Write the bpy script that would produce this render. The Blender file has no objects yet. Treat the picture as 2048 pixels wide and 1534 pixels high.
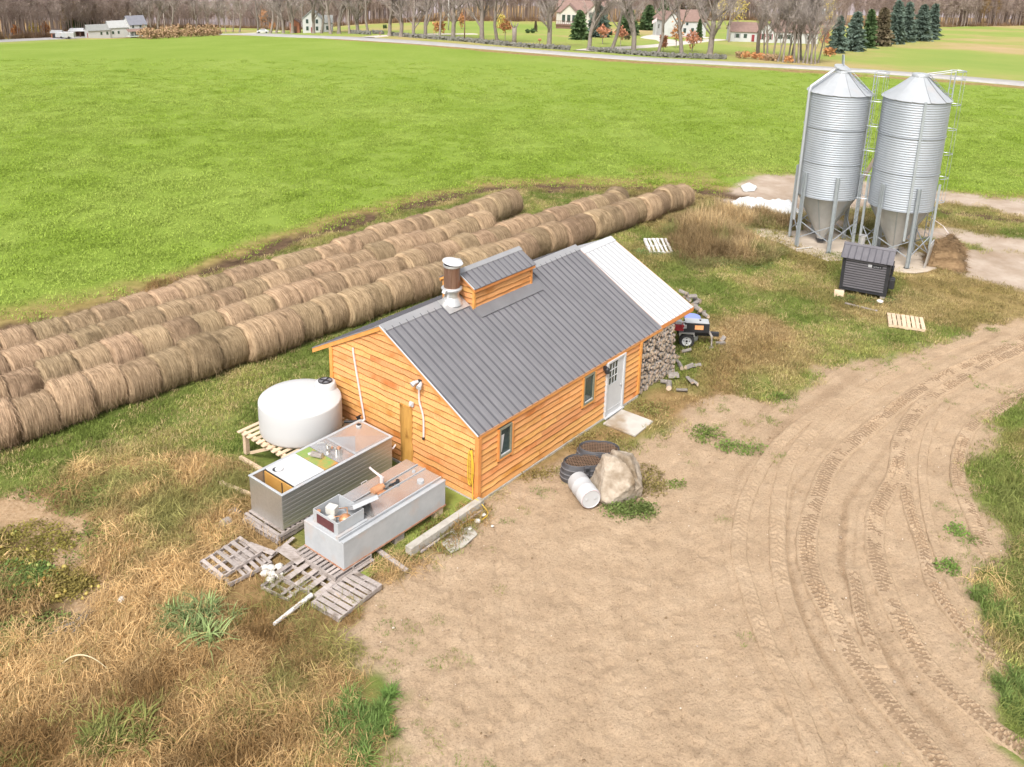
import bpy, bmesh, math, random
import numpy as np
from mathutils import Vector, Matrix, Euler

SC = bpy.context.scene
COL = SC.collection
R = math.radians
rnd = random.Random(7)
nrng = np.random.default_rng(11)

# ------------------------------------------------------------------ camera
CAM_H, FPX, PCX, PCY = 16.2, 1883.0, 1024.0, 439.3     # metres; focal length and principal point in photo pixels
PITCH, ROLL = 0.3099, -0.0271
_c, _s = math.cos(PITCH), math.sin(PITCH)
_R, _D, _F = np.array([1., 0, 0]), np.array([0, -_s, -_c]), np.array([0, _c, -_s])
CAM_X = math.cos(ROLL) * _R + math.sin(ROLL) * _D
CAM_Y = -math.sin(ROLL) * _R + math.cos(ROLL) * _D
CAM_P = np.array([0, 0, CAM_H])
cd = bpy.data.cameras.new('camera')
cam = bpy.data.objects.new('camera', cd)
COL.objects.link(cam)
m = Matrix.Identity(4)
for i in range(3):
    m[i][0] = CAM_X[i]; m[i][1] = -CAM_Y[i]; m[i][2] = -_F[i]; m[i][3] = CAM_P[i]
cam.matrix_world = m
cd.sensor_width = 36.0
cd.sensor_fit = 'HORIZONTAL'
cd.lens = FPX / 2048 * 36
cd.shift_x = 0.0
cd.shift_y = -(767 - PCY) / 2048
cd.clip_start = 0.1
cd.clip_end = 4000
SC.camera = cam

# ------------------------------------------------------------------ sky, sun, exposure
SUN_ELEV, SUN_AZ = 50, 196          # overcast: weak wide sun high behind the viewer (azimuth clockwise from +Y)
w = bpy.data.worlds.new('World'); SC.world = w; w.use_nodes = True
nt = w.node_tree; nt.nodes.clear()
out = nt.nodes.new('ShaderNodeOutputWorld'); bg = nt.nodes.new('ShaderNodeBackground')
sky = nt.nodes.new('ShaderNodeTexSky'); sky.sky_type = 'NISHITA'; sky.sun_disc = False
sky.sun_elevation = R(SUN_ELEV); sky.sun_rotation = R(SUN_AZ)
sky.air_density = 1.0; sky.dust_density = 4.0; sky.ozone_density = 1.0
hs = nt.nodes.new('ShaderNodeHueSaturation'); hs.inputs['Saturation'].default_value = 0.22
nt.links.new(sky.outputs[0], hs.inputs['Color']); nt.links.new(hs.outputs[0], bg.inputs[0])
bg.inputs[1].default_value = 0.098
nt.links.new(bg.outputs[0], out.inputs[0])
sl = bpy.data.lights.new('sun', 'SUN'); sl.energy = 1.5; sl.angle = R(16); sl.color = (1.0, 0.965, 0.91)
so = bpy.data.objects.new('sun', sl); COL.objects.link(so)
so.rotation_euler = Euler((R(90 - SUN_ELEV), 0, R(180 - SUN_AZ)), 'XYZ')
SC.view_settings.view_transform = 'Standard'; SC.view_settings.look = 'None'
SC.view_settings.gamma = 1.0; SC.view_settings.use_curve_mapping = False
SC.view_settings.exposure = 1.37
SC.cycles.max_bounces = 4; SC.cycles.diffuse_bounces = 2; SC.cycles.glossy_bounces = 2
SC.cycles.transparent_max_bounces = 8
SC.cycles.caustics_reflective = False; SC.cycles.caustics_refractive = False

# ------------------------------------------------------------------ terrain shape
def sstep(a, b, x):
    t = np.clip((np.asarray(x, float) - a) / (b - a), 0, 1)
    return t * t * (3 - 2 * t)

def terrain(x, y):
    """height of the land: level round the shed, then falling away to the road and the woods"""
    x = np.asarray(x, float); y = np.asarray(y, float)
    t = np.clip(y - 55, 0, None)
    z = np.where(t < 110, -.03 * t - .00018 * t * t, -5.478 - .0696 * (t - 110))
    return z * (1 + .45 * sstep(-10, -110, x))

def pix(px, py):
    return CAM_X * ((px - PCX) / FPX) + CAM_Y * ((py - PCY) / FPX) + _F

def at(px, py, z=None):
    """the place on the land (or on the level z) that the photo shows at this pixel"""
    r = pix(px, py)
    if z is not None:
        p = CAM_P + r * ((z - CAM_H) / r[2]); return Vector(p)
    t = np.concatenate([np.arange(12, 80, .25), np.geomspace(80, 2500, 1500)])
    P = CAM_P[None] + r[None] * t[:, None]
    d = P[:, 2] - terrain(P[:, 0], P[:, 1])
    i = int(np.argmax(d < 0)) or len(t) - 1
    k = d[i - 1] / (d[i - 1] - d[i])
    return Vector(P[i - 1] + (P[i] - P[i - 1]) * k)

def rise(px, py, top):
    """height of an upright thing that stands at (px, py) and reaches photo row top"""
    p = at(px, py); lo, hi = 0.0, 60.0
    for _ in range(40):
        mid = (lo + hi) / 2
        q = np.array([p.x, p.y, p.z + mid]) - CAM_P
        yy = PCY + FPX * (q @ CAM_Y) / (q @ _F)
        if yy > top: lo = mid
        else: hi = mid
    return lo

# ------------------------------------------------------------------ value noise
def vnoise(x, y, seed=0):
    x = np.asarray(x, float); y = np.asarray(y, float)
    xi = np.floor(x).astype(np.int64); yi = np.floor(y).astype(np.int64)
    fx = x - xi; fy = y - yi
    fx = fx * fx * (3 - 2 * fx); fy = fy * fy * (3 - 2 * fy)
    def h(a, b):
        n = (a * 374761393 + b * 668265263 + seed * 974711) & 0x7fffffff
        n = ((n ^ (n >> 13)) * 1274126177) & 0x7fffffff
        return ((n ^ (n >> 16)) & 0xffff) / 65535.0
    return (h(xi, yi) * (1 - fx) + h(xi + 1, yi) * fx) * (1 - fy) + (h(xi, yi + 1) * (1 - fx) + h(xi + 1, yi + 1) * fx) * fy

def fbm(x, y, s=1.0, o=4, seed=0):
    v = 0; a = .5; n = 0
    for i in range(o):
        v = v + a * vnoise(np.asarray(x) * s, np.asarray(y) * s, seed + i * 17); n += a; a *= .5; s *= 2.03
    return v / n

# ------------------------------------------------------------------ materials
MATS = {}
def mat(name, col, col2=None, scale=4.0, stretch=(1, 1, 1), rough=.7, metal=0.0, bump=0.0, bscale=40.0, col3=None, s3=1.2, t3=.62, objvar=0.0, spec=.4, hue=0.0, detail=5.0, fac=(.3, .7), trans=0.0, emit=None, wrap=False):
    if name in MATS: return MATS[name]
    M = bpy.data.materials.new(name); M.use_nodes = True; t = M.node_tree; N = t.nodes; L = t.links
    b = N['Principled BSDF']
    b.inputs['Roughness'].default_value = rough; b.inputs['Metallic'].default_value = metal
    b.inputs['Specular IOR Level'].default_value = spec
    if trans: b.inputs['Transmission Weight'].default_value = trans
    tc = N.new('ShaderNodeTexCoord'); mp = N.new('ShaderNodeMapping')
    mp.inputs['Scale'].default_value = stretch
    oi = N.new('ShaderNodeObjectInfo')
    ad = N.new('ShaderNodeVectorMath'); ad.operation = 'MULTIPLY_ADD'
    cx = N.new('ShaderNodeCombineXYZ'); L.new(oi.outputs['Random'], cx.inputs[0]); L.new(oi.outputs['Random'], cx.inputs[1]); L.new(oi.outputs['Random'], cx.inputs[2])
    L.new(cx.outputs[0], ad.inputs[0]); ad.inputs[1].default_value = (37, 53, 71); L.new(tc.outputs['Object'], ad.inputs[2])
    L.new(ad.outputs[0], mp.inputs[0])
    cur = None
    def rgb(c):
        n = N.new('ShaderNodeRGB'); n.outputs[0].default_value = (*c, 1); return n.outputs[0]
    cur = rgb(col)
    if col2 is not None:
        nz = N.new('ShaderNodeTexNoise'); nz.inputs['Scale'].default_value = scale; nz.inputs['Detail'].default_value = detail; nz.inputs['Roughness'].default_value = .65
        L.new(mp.outputs[0], nz.inputs['Vector'])
        mr = N.new('ShaderNodeMapRange'); mr.inputs[1].default_value = fac[0]; mr.inputs[2].default_value = fac[1]; L.new(nz.outputs[0], mr.inputs[0])
        mx = N.new('ShaderNodeMix'); mx.data_type = 'RGBA'; L.new(mr.outputs[0], mx.inputs[0]); L.new(cur, mx.inputs[6]); L.new(rgb(col2), mx.inputs[7]); cur = mx.outputs[2]
    if col3 is not None:
        nz = N.new('ShaderNodeTexNoise'); nz.inputs['Scale'].default_value = s3; nz.inputs['Detail'].default_value = 6
        L.new(ad.outputs[0], nz.inputs['Vector'])
        mr = N.new('ShaderNodeMapRange'); mr.inputs[1].default_value = t3 - .06; mr.inputs[2].default_value = t3 + .1; L.new(nz.outputs[0], mr.inputs[0])
        mx = N.new('ShaderNodeMix'); mx.data_type = 'RGBA'; L.new(mr.outputs[0], mx.inputs[0]); L.new(cur, mx.inputs[6]); L.new(rgb(col3), mx.inputs[7]); cur = mx.outputs[2]
    if objvar or hue:
        hsv = N.new('ShaderNodeHueSaturation')
        m1 = N.new('ShaderNodeMapRange'); m1.inputs[3].default_value = 1 - objvar; m1.inputs[4].default_value = 1 + objvar; L.new(oi.outputs['Random'], m1.inputs[0])
        L.new(m1.outputs[0], hsv.inputs['Value'])
        if hue:
            wn = N.new('ShaderNodeTexWhiteNoise'); wn.noise_dimensions = '1D'; L.new(oi.outputs['Random'], wn.inputs['W'])
            m2 = N.new('ShaderNodeMapRange'); m2.inputs[3].default_value = .5 - hue; m2.inputs[4].default_value = .5 + hue; L.new(wn.outputs['Value'], m2.inputs[0]); L.new(m2.outputs[0], hsv.inputs['Hue'])
        L.new(cur, hsv.inputs['Color']); cur = hsv.outputs[0]
    L.new(cur, b.inputs['Base Color'])
    if bump:
        nb = N.new('ShaderNodeTexNoise'); nb.inputs['Scale'].default_value = bscale; nb.inputs['Detail'].default_value = 4
        L.new(mp.outputs[0], nb.inputs['Vector'])
        bp = N.new('ShaderNodeBump'); bp.inputs['Strength'].default_value = bump; bp.inputs['Distance'].default_value = .03
        L.new(nb.outputs[0], bp.inputs['Height']); L.new(bp.outputs[0], b.inputs['Normal'])
    MATS[name] = M
    return M

def tint_mat(name, rough=.75, spec=.25, trans=.25):
    """foliage: colour comes from each plant's own tint"""
    M = bpy.data.materials.new(name); M.use_nodes = True; t = M.node_tree; N = t.nodes; L = t.links
    b = N['Principled BSDF']; b.inputs['Roughness'].default_value = rough; b.inputs['Specular IOR Level'].default_value = spec
    a = N.new('ShaderNodeAttribute'); a.attribute_type = 'INSTANCER'; a.attribute_name = 'tint'
    g = N.new('ShaderNodeNewGeometry')
    hsv = N.new('ShaderNodeHueSaturation'); m1 = N.new('ShaderNodeMapRange'); m1.inputs[3].default_value = .68; m1.inputs[4].default_value = 1.32
    L.new(g.outputs['Random Per Island'], m1.inputs[0]); L.new(m1.outputs[0], hsv.inputs['Value'])
    L.new(a.outputs['Color'], hsv.inputs['Color']); L.new(hsv.outputs[0], b.inputs['Base Color'])
    if trans:
        tr = N.new('ShaderNodeBsdfTranslucent'); L.new(hsv.outputs[0], tr.inputs[0])
        mx = N.new('ShaderNodeMixShader'); mx.inputs[0].default_value = trans
        L.new(b.outputs[0], mx.inputs[1]); L.new(tr.outputs[0], mx.inputs[2]); L.new(mx.outputs[0], N['Material Output'].inputs[0])
    MATS[name] = M
    return M

# ------------------------------------------------------------------ mesh helpers
class MB:
    """collects shapes; build() links them as ONE mesh object"""
    def __init__(s): s.v = []; s.f = []; s.mi = []; s.m = 0
    def add(s, vs, fs):
        o = len(s.v); s.v += [tuple(p) for p in vs]
        for f in fs: s.f.append([o + i for i in f]); s.mi.append(s.m)
        return s
    def box(s, c, d, rot=None, taper=None):
        x, y, z = d[0] / 2, d[1] / 2, d[2] / 2
        vs = [Vector((a * x, b * y, e * z)) for e in (-1, 1) for b in (-1, 1) for a in (-1, 1)]
        if taper: vs = [Vector((q.x * (taper if q.z > 0 else 1), q.y * (taper if q.z > 0 else 1), q.z)) for q in vs]
        if rot is not None:
            m = rot if isinstance(rot, Matrix) else Euler(rot).to_matrix()
            vs = [m @ q for q in vs]
        vs = [q + Vector(c) for q in vs]
        return s.add(vs, [(0, 2, 3, 1), (4, 5, 7, 6), (0, 1, 5, 4), (2, 6, 7, 3), (0, 4, 6, 2), (1, 3, 7, 5)])
    def bar(s, p, q, w, h=None, up=(0, 0, 1)):
        p, q = Vector(p), Vector(q); h = h or w; d = q - p; L = d.length
        x = d.normalized(); u = Vector(up)
        if abs(x.dot(u)) > .98: u = Vector((0, 1, 0))
        y = u.cross(x).normalized(); z = x.cross(y)
        m = Matrix((x, y, z)).transposed()
        return s.box((p + q) / 2, (L, w, h), m)
    def tube(s, pts, r, n=8, caps=True):
        pts = [Vector(p) for p in pts]; k = len(pts)
        rr = r if isinstance(r, (list, tuple)) else [r] * k
        vs = []; prev = None
        for i, p in enumerate(pts):
            d = (pts[min(i + 1, k - 1)] - pts[max(i - 1, 0)]).normalized()
            u = prev if prev is not None else (Vector((0, 0, 1)) if abs(d.z) < .9 else Vector((1, 0, 0)))
            a = d.cross(u)
            if a.length < 1e-5: a = d.cross(Vector((1, .3, .2)))
            a.normalize(); b2 = a.cross(d).normalized(); prev = b2
            for j in range(n):
                t = 2 * math.pi * j / n
                vs.append(p + (a * math.cos(t) + b2 * math.sin(t)) * rr[i])
        fs = [(i * n + j, i * n + (j + 1) % n, (i + 1) * n + (j + 1) % n, (i + 1) * n + j) for i in range(k - 1) for j in range(n)]
        if caps: fs += [tuple(range(n))[::-1], tuple((k - 1) * n + j for j in range(n))]
        return s.add(vs, fs)
    def lathe(s, prof, n=24, c=(0, 0, 0), cap0=True, cap1=True, sx=1, sy=1):
        vs = [(c[0] + r * sx * math.cos(2 * math.pi * j / n), c[1] + r * sy * math.sin(2 * math.pi * j / n), c[2] + z) for r, z in prof for j in range(n)]
        k = len(prof)
        fs = [(i * n + j, i * n + (j + 1) % n, (i + 1) * n + (j + 1) % n, (i + 1) * n + j) for i in range(k - 1) for j in range(n)]
        if cap0: fs.append(tuple(range(n))[::-1])
        if cap1: fs.append(tuple((k - 1) * n + j for j in range(n)))
        return s.add(vs, fs)
    def prism(s, poly, h, z0=0):
        n = len(poly)
        vs = [(p[0], p[1], z0) for p in poly] + [(p[0], p[1], z0 + h) for p in poly]
        return s.add(vs, [tuple(range(n))[::-1], tuple(range(n, 2 * n))] + [(i, (i + 1) % n, n + (i + 1) % n, n + i) for i in range(n)])
    def build(s, name, mats, parent=None, smooth=False, bevel=0, loc=None, rot=None):
        me = bpy.data.meshes.new(name); me.from_pydata(s.v, [], s.f)
        mats = mats if isinstance(mats, (list, tuple)) else [mats]
        for m_ in mats: me.materials.append(m_)
        if len(mats) > 1: me.polygons.foreach_set('material_index', s.mi)
        if smooth: me.polygons.foreach_set('use_smooth', [True] * len(me.polygons))
        me.update()
        o = bpy.data.objects.new(name, me); COL.objects.link(o)
        if parent: o.parent = parent
        if loc is not None: o.location = loc
        if rot is not None: o.rotation_euler = rot
        if bevel:
            b = o.modifiers.new('bevel', 'BEVEL'); b.width = bevel; b.segments = 2; b.limit_method = 'ANGLE'
        if smooth and smooth != 'all':
            try: me.set_sharp_from_angle(angle=R(smooth if smooth is not True else 40))
            except Exception: pass
        return o

def tag(o, label=None, cat=None, group=None, kind=None):
    if label: o['label'] = label
    if cat: o['category'] = cat
    if group: o['group'] = group
    if kind: o['kind'] = kind
    return o
def thing(name, label, cat, loc=(0, 0, 0), rz=0, group=None):
    o = bpy.data.objects.new(name, None); COL.objects.link(o); o.empty_display_size = .2
    o.location = loc; o.rotation_euler = (0, 0, rz)
    return tag(o, label, cat, group)
def copy_tree(o, parent=None):
    c = o.copy(); COL.objects.link(c); c.parent = parent
    for ch in [k for k in bpy.data.objects if k.parent == o]:
        copy_tree(ch, c)
    return c
def mesh_np(name, V, F4=None, F3=None):
    """mesh from numpy arrays, fast"""
    me = bpy.data.meshes.new(name)
    V = np.asarray(V, np.float32); n4 = 0 if F4 is None else len(F4); n3 = 0 if F3 is None else len(F3)
    me.vertices.add(len(V)); me.vertices.foreach_set('co', V.ravel())
    loops = []; starts = []
    if n4: loops.append(np.asarray(F4).ravel()); starts.append(np.arange(n4) * 4)
    if n3: loops.append(np.asarray(F3).ravel()); starts.append(n4 * 4 + np.arange(n3) * 3)
    lo = np.concatenate(loops).astype(np.int32)
    me.loops.add(len(lo)); me.loops.foreach_set('vertex_index', lo)
    me.polygons.add(n4 + n3); me.polygons.foreach_set('loop_start', np.concatenate(starts).astype(np.int32))
    me.update(calc_edges=True); me.validate()
    return me

# ================================================================== GROUND
def P2(pts): return np.array([[p.x, p.y] for p in (at(a, b) for a, b in pts)])
SAND = P2([(770, 1640), (768, 1534), (790, 1440), (772, 1372), (705, 1335), (690, 1290), (745, 1212), (808, 1150), (870, 1098), (975, 1018), (1085, 948), (1180, 905), (1300, 868), (1370, 830), (1440, 785), (1530, 792), (1620, 752), (1705, 722), (1800, 702), (1880, 672), (2048, 628), (2300, 560), (2300, 700), (2048, 800), (1990, 880), (1960, 950), (1992, 1015), (2012, 1100), (1958, 1150), (1946, 1225), (1985, 1320), (2008, 1420), (2060, 1500), (2140, 1640)])
DRYF = P2([(-300, 1010), (0, 1000), (120, 950), (230, 905), (350, 905), (470, 915), (540, 985), (600, 1100), (700, 1180), (790, 1125), (860, 1095), (700, 1330), (785, 1440), (765, 1640), (-300, 1640)])
LOT = [P2([(1420, 392), (1500, 355), (1600, 345), (1720, 360), (1850, 378), (2048, 398), (2300, 420), (2300, 460), (2048, 432), (1900, 408), (1800, 402), (1700, 425), (1600, 432), (1500, 428), (1440, 408)]),
       P2([(1600, 420), (1780, 448), (1880, 456), (2048, 475), (2300, 505), (2300, 545), (2048, 505), (1880, 482), (1760, 480), (1590, 470)]),
       P2([(1880, 490), (2048, 510), (2300, 540), (2300, 600), (2048, 580), (1940, 560), (1880, 525)])]
STRAWR = P2([(1430, 640), (1500, 620), (1560, 640), (1600, 660), (1540, 740), (1480, 800), (1400, 850), (1320, 850), (1300, 800), (1390, 770), (1400, 700)])
DRYR = P2([(1810, 545), (1880, 500), (2048, 515), (2300, 540), (2300, 660), (2048, 650), (1950, 645), (1880, 620), (1830, 590)])
WEEDW = P2([(965, 1012), (1080, 930), (1200, 850), (1270, 800), (1330, 770), (1420, 790), (1300, 860), (1190, 905), (1090, 945), (990, 1015)])
MUDL = P2([(-200, 690), (0, 662), (120, 640), (250, 606), (420, 540), (560, 488), (700, 445), (850, 405), (960, 380), (1060, 371), (1250, 374), (1400, 381), (1480, 392)])
MUD2 = P2([(1060, 378), (1200, 392), (1330, 388), (1450, 405), (1600, 440)])
MUD3 = P2([(1800, 405), (1900, 425), (2048, 440), (2300, 470)])
CUTP = P2([(-60, 990), (0, 985), (75, 975), (145, 1025), (205, 1115), (235, 1160), (160, 1245), (70, 1295), (60, 1240), (40, 1110), (-60, 1070)])
GARD = P2([(-150, 1030), (20, 1060), (60, 1130), (150, 1150), (160, 1190), (90, 1250), (0, 1290), (-150, 1300)])
ROADN = P2([(-500, 120), (-150, 92), (150, 78), (300, 71), (430, 71), (700, 79.5), (1000, 103), (1300, 125), (1640, 143), (2048, 174), (2500, 212)])
WL = P2([(-500, 105), (-200, 88), (0, 78), (100, 75), (170, 66), (300, 58), (420, 55), (520, 57), (700, 50), (800, 46), (1000, 43), (1100, 42), (1250, 44), (1350, 43), (1500, 40), (1650, 50), (1875, 54), (2048, 51), (2300, 50), (2600, 52)])
_wa = np.argsort(WL[:, 0] / WL[:, 1]); WL_A, WL_Y = (WL[:, 0] / WL[:, 1])[_wa], WL[_wa, 1]

def sdist(poly, x, y):
    """signed distance, positive inside"""
    x = np.asarray(x, float).ravel(); y = np.asarray(y, float).ravel()
    d = np.full(x.shape, 1e9); ins = np.zeros(x.shape, bool); n = len(poly)
    for i in range(n):
        ax, ay = poly[i]; bx, by = poly[(i + 1) % n]
        ex, ey = bx - ax, by - ay
        t = np.clip(((x - ax) * ex + (y - ay) * ey) / (ex * ex + ey * ey + 1e-12), 0, 1)
        d = np.minimum(d, np.hypot(x - ax - t * ex, y - ay - t * ey))
        c = ((ay > y) != (by > y)) & (x < (bx - ax) * (y - ay) / (by - ay + 1e-12) + ax)
        ins ^= c
    return np.where(ins, d, -d)
def ldist(line, x, y):
    x = np.asarray(x, float).ravel(); y = np.asarray(y, float).ravel(); d = np.full(x.shape, 1e9)
    for i in range(len(line) - 1):
        ax, ay = line[i]; bx, by = line[i + 1]; ex, ey = bx - ax, by - ay
        t = np.clip(((x - ax) * ex + (y - ay) * ey) / (ex * ex + ey * ey + 1e-12), 0, 1)
        d = np.minimum(d, np.hypot(x - ax - t * ex, y - ay - t * ey))
    return d
def line_y(line, x): return np.interp(x, line[:, 0], line[:, 1])

def masks(x, y):
    x = np.asarray(x, float).ravel(); y = np.asarray(y, float).ravel()
    n1 = fbm(x, y, .45, 4, 1) - .5; n2 = fbm(x, y, 2.2, 3, 5) - .5; n3 = fbm(x, y, .12, 3, 9) - .5
    S = sstep(-.25, .35, sdist(SAND, x, y) + 1.5 * n1 + .9 * n2)
    lot = np.max([sdist(p, x, y) for p in LOT], axis=0)
    LT = sstep(-.5, .6, lot + 2.2 * n1 + .8 * n2)
    D = sstep(-.8, .9, sdist(DRYF, x, y) + 2.4 * n1 + .8 * n2)
    near = 1 - sstep(58, 70, y)
    # patchy straw-coloured turf east of the shed and round the silos
    right = sstep(2, 9, x - .55 * (y - 30) * 0) * near * sstep(24, 30, y)
    D = np.maximum(D, right * sstep(.47, .62, fbm(x, y, .33, 4, 21)) * .7)
    D = np.maximum(D, sstep(-.6, .8, sdist(STRAWR, x, y) + 2 * n1))
    DR = sstep(-1.2, 1.2, sdist(DRYR, x, y) + 3.2 * n1 + n2); D = np.maximum(D, .75 * DR)
    WW = sstep(-.9, .4, sdist(WEEDW, x, y) + 1.2 * n1); D = np.maximum(D, .95 * WW)
    C = sstep(-.2, .3, sdist(CUTP, x, y) + .8 * n1 + .5 * n2)
    G = sstep(-.3, .3, sdist(GARD, x, y) + .9 * n1 + .6 * n2)
    # hay field: everything beyond the muddy wheel track, up to the road
    side = y - line_y(MUDL, x)
    F = sstep(-.4, .8, side + 1.2 * n1)
    md = np.minimum(np.minimum(ldist(MUDL, x, y), ldist(MUD2, x, y) + .25), ldist(MUD3, x, y) + .2)
    Mu = 1 - sstep(.3, .95, md + 1.3 * n1 + 1.1 * n2)
    edge = 1 - sstep(.6, 3.4, np.abs(side - .8) + 2.5 * n1)
    D = np.maximum(D, .8 * edge * (x > -30))
    D = np.maximum(D, sstep(-2, 3, y - np.interp(x / np.maximum(y, 1), WL_A, WL_Y)))
    rd = y - line_y(ROADN, x)
    beyond = sstep(-1.5, .5, rd)
    verge = (1 - sstep(.5, 4, np.abs(rd + .8) + 4 * n1)) 
    return dict(sand=np.clip(np.maximum(S, 0), 0, 1), lot=LT, dry=np.clip(D, 0, 1), cut=C, garden=G, field=F * (1 - beyond), mud=Mu, bare=np.maximum(WW, .7 * DR), beyond=beyond, verge=verge, n1=n1, n2=n2, n3=n3)

# ---- one big sheet, finer near the yard
ROWS = np.concatenate([np.arange(-60, 8, 4.0), np.geomspace(8, 1500, 900)])
us = np.linspace(-1.0, 1.0, 620); us = np.sign(us) * (np.abs(us) ** 1.15) * 1.15
GX = np.where(ROWS[:, None] > 12, us[None] * ROWS[:, None], us[None] * 12 * np.where(ROWS[:, None] < 8, 6, 1)); GY = np.repeat(ROWS[:, None], len(us), 1)
mk_ = masks(GX, GY)
gx, gy = GX.ravel(), GY.ravel()
relief = (fbm(gx, gy, .8, 4, 3) - .5) * .10 + (fbm(gx, gy, 5., 3, 4) - .5) * .05
rough_sand = (fbm(gx, gy, 3.2, 4, 31) - .5) * .06 + (np.abs(fbm(gx, gy, 1.3, 3, 33) - .5) * -.05) - .05 * sstep(.60, .72, fbm(gx, gy, 5.6, 3, 35)) + .06 * (fbm(gx, gy, 8.5, 2, 37) - .5)
softn = 1 - sstep(60, 120, gy)
flat_shed = sstep(.0, 1.2, np.hypot(np.maximum(np.abs(gx + 0) - 200, 0), 0) + 1.2)
hz = relief * (1 - .55 * mk_['sand']) + rough_sand * mk_['sand'] * .9 - .10 * mk_['mud'] + .05 * mk_['dry'] * (fbm(gx, gy, 1.1, 3, 61) - .4)
field_bump = (fbm(gx, gy * .55, .42, 4, 71) - .5) * .10 * mk_['field']
hz = (hz + field_bump * sstep(30, 50, gy)) * np.where(gy > 8, 1, 0) * (.35 + .65 * softn)
ARC = P2([(2048, 690), (1850, 785), (1725, 880), (1640, 990), (1625, 1110), (1670, 1250), (1770, 1395), (1900, 1540)])
arc_d = ldist(ARC, gx, gy) * np.where(gx > np.interp(gy, ARC[::-1, 1], ARC[::-1, 0]), 1, -1)
streak = (vnoise(arc_d * 7.5, gy * .10, 44) - .5) * .045 * mk_['sand'] * np.exp(-(arc_d / 5.) ** 2)
hz = hz + streak * (gy > 8)
gz = terrain(gx, gy) + hz - .03
# the hill across the road on the right and the rise to the woods
V = np.stack([gx, gy, gz], 1)
nr, nc = GX.shape
idx = np.arange(nr * nc).reshape(nr, nc)
F4 = np.stack([idx[:-1, :-1], idx[:-1, 1:], idx[1:, 1:], idx[1:, :-1]], -1).reshape(-1, 4)
def relief_at(x, y):
    """height of the built sheet near (x, y)"""
    return float(terrain(x, y)) - .03
mk_['streak'] = np.clip(.5 + streak / .045, 0, 1)
fm = {k: mk_[k][F4].mean(1) for k in ('sand', 'field', 'lot')}
sel_yard = (fm['sand'] > .5)
sel_field = (fm['field'] > .5) & ~sel_yard
sel_rest = ~sel_yard & ~sel_field

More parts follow.
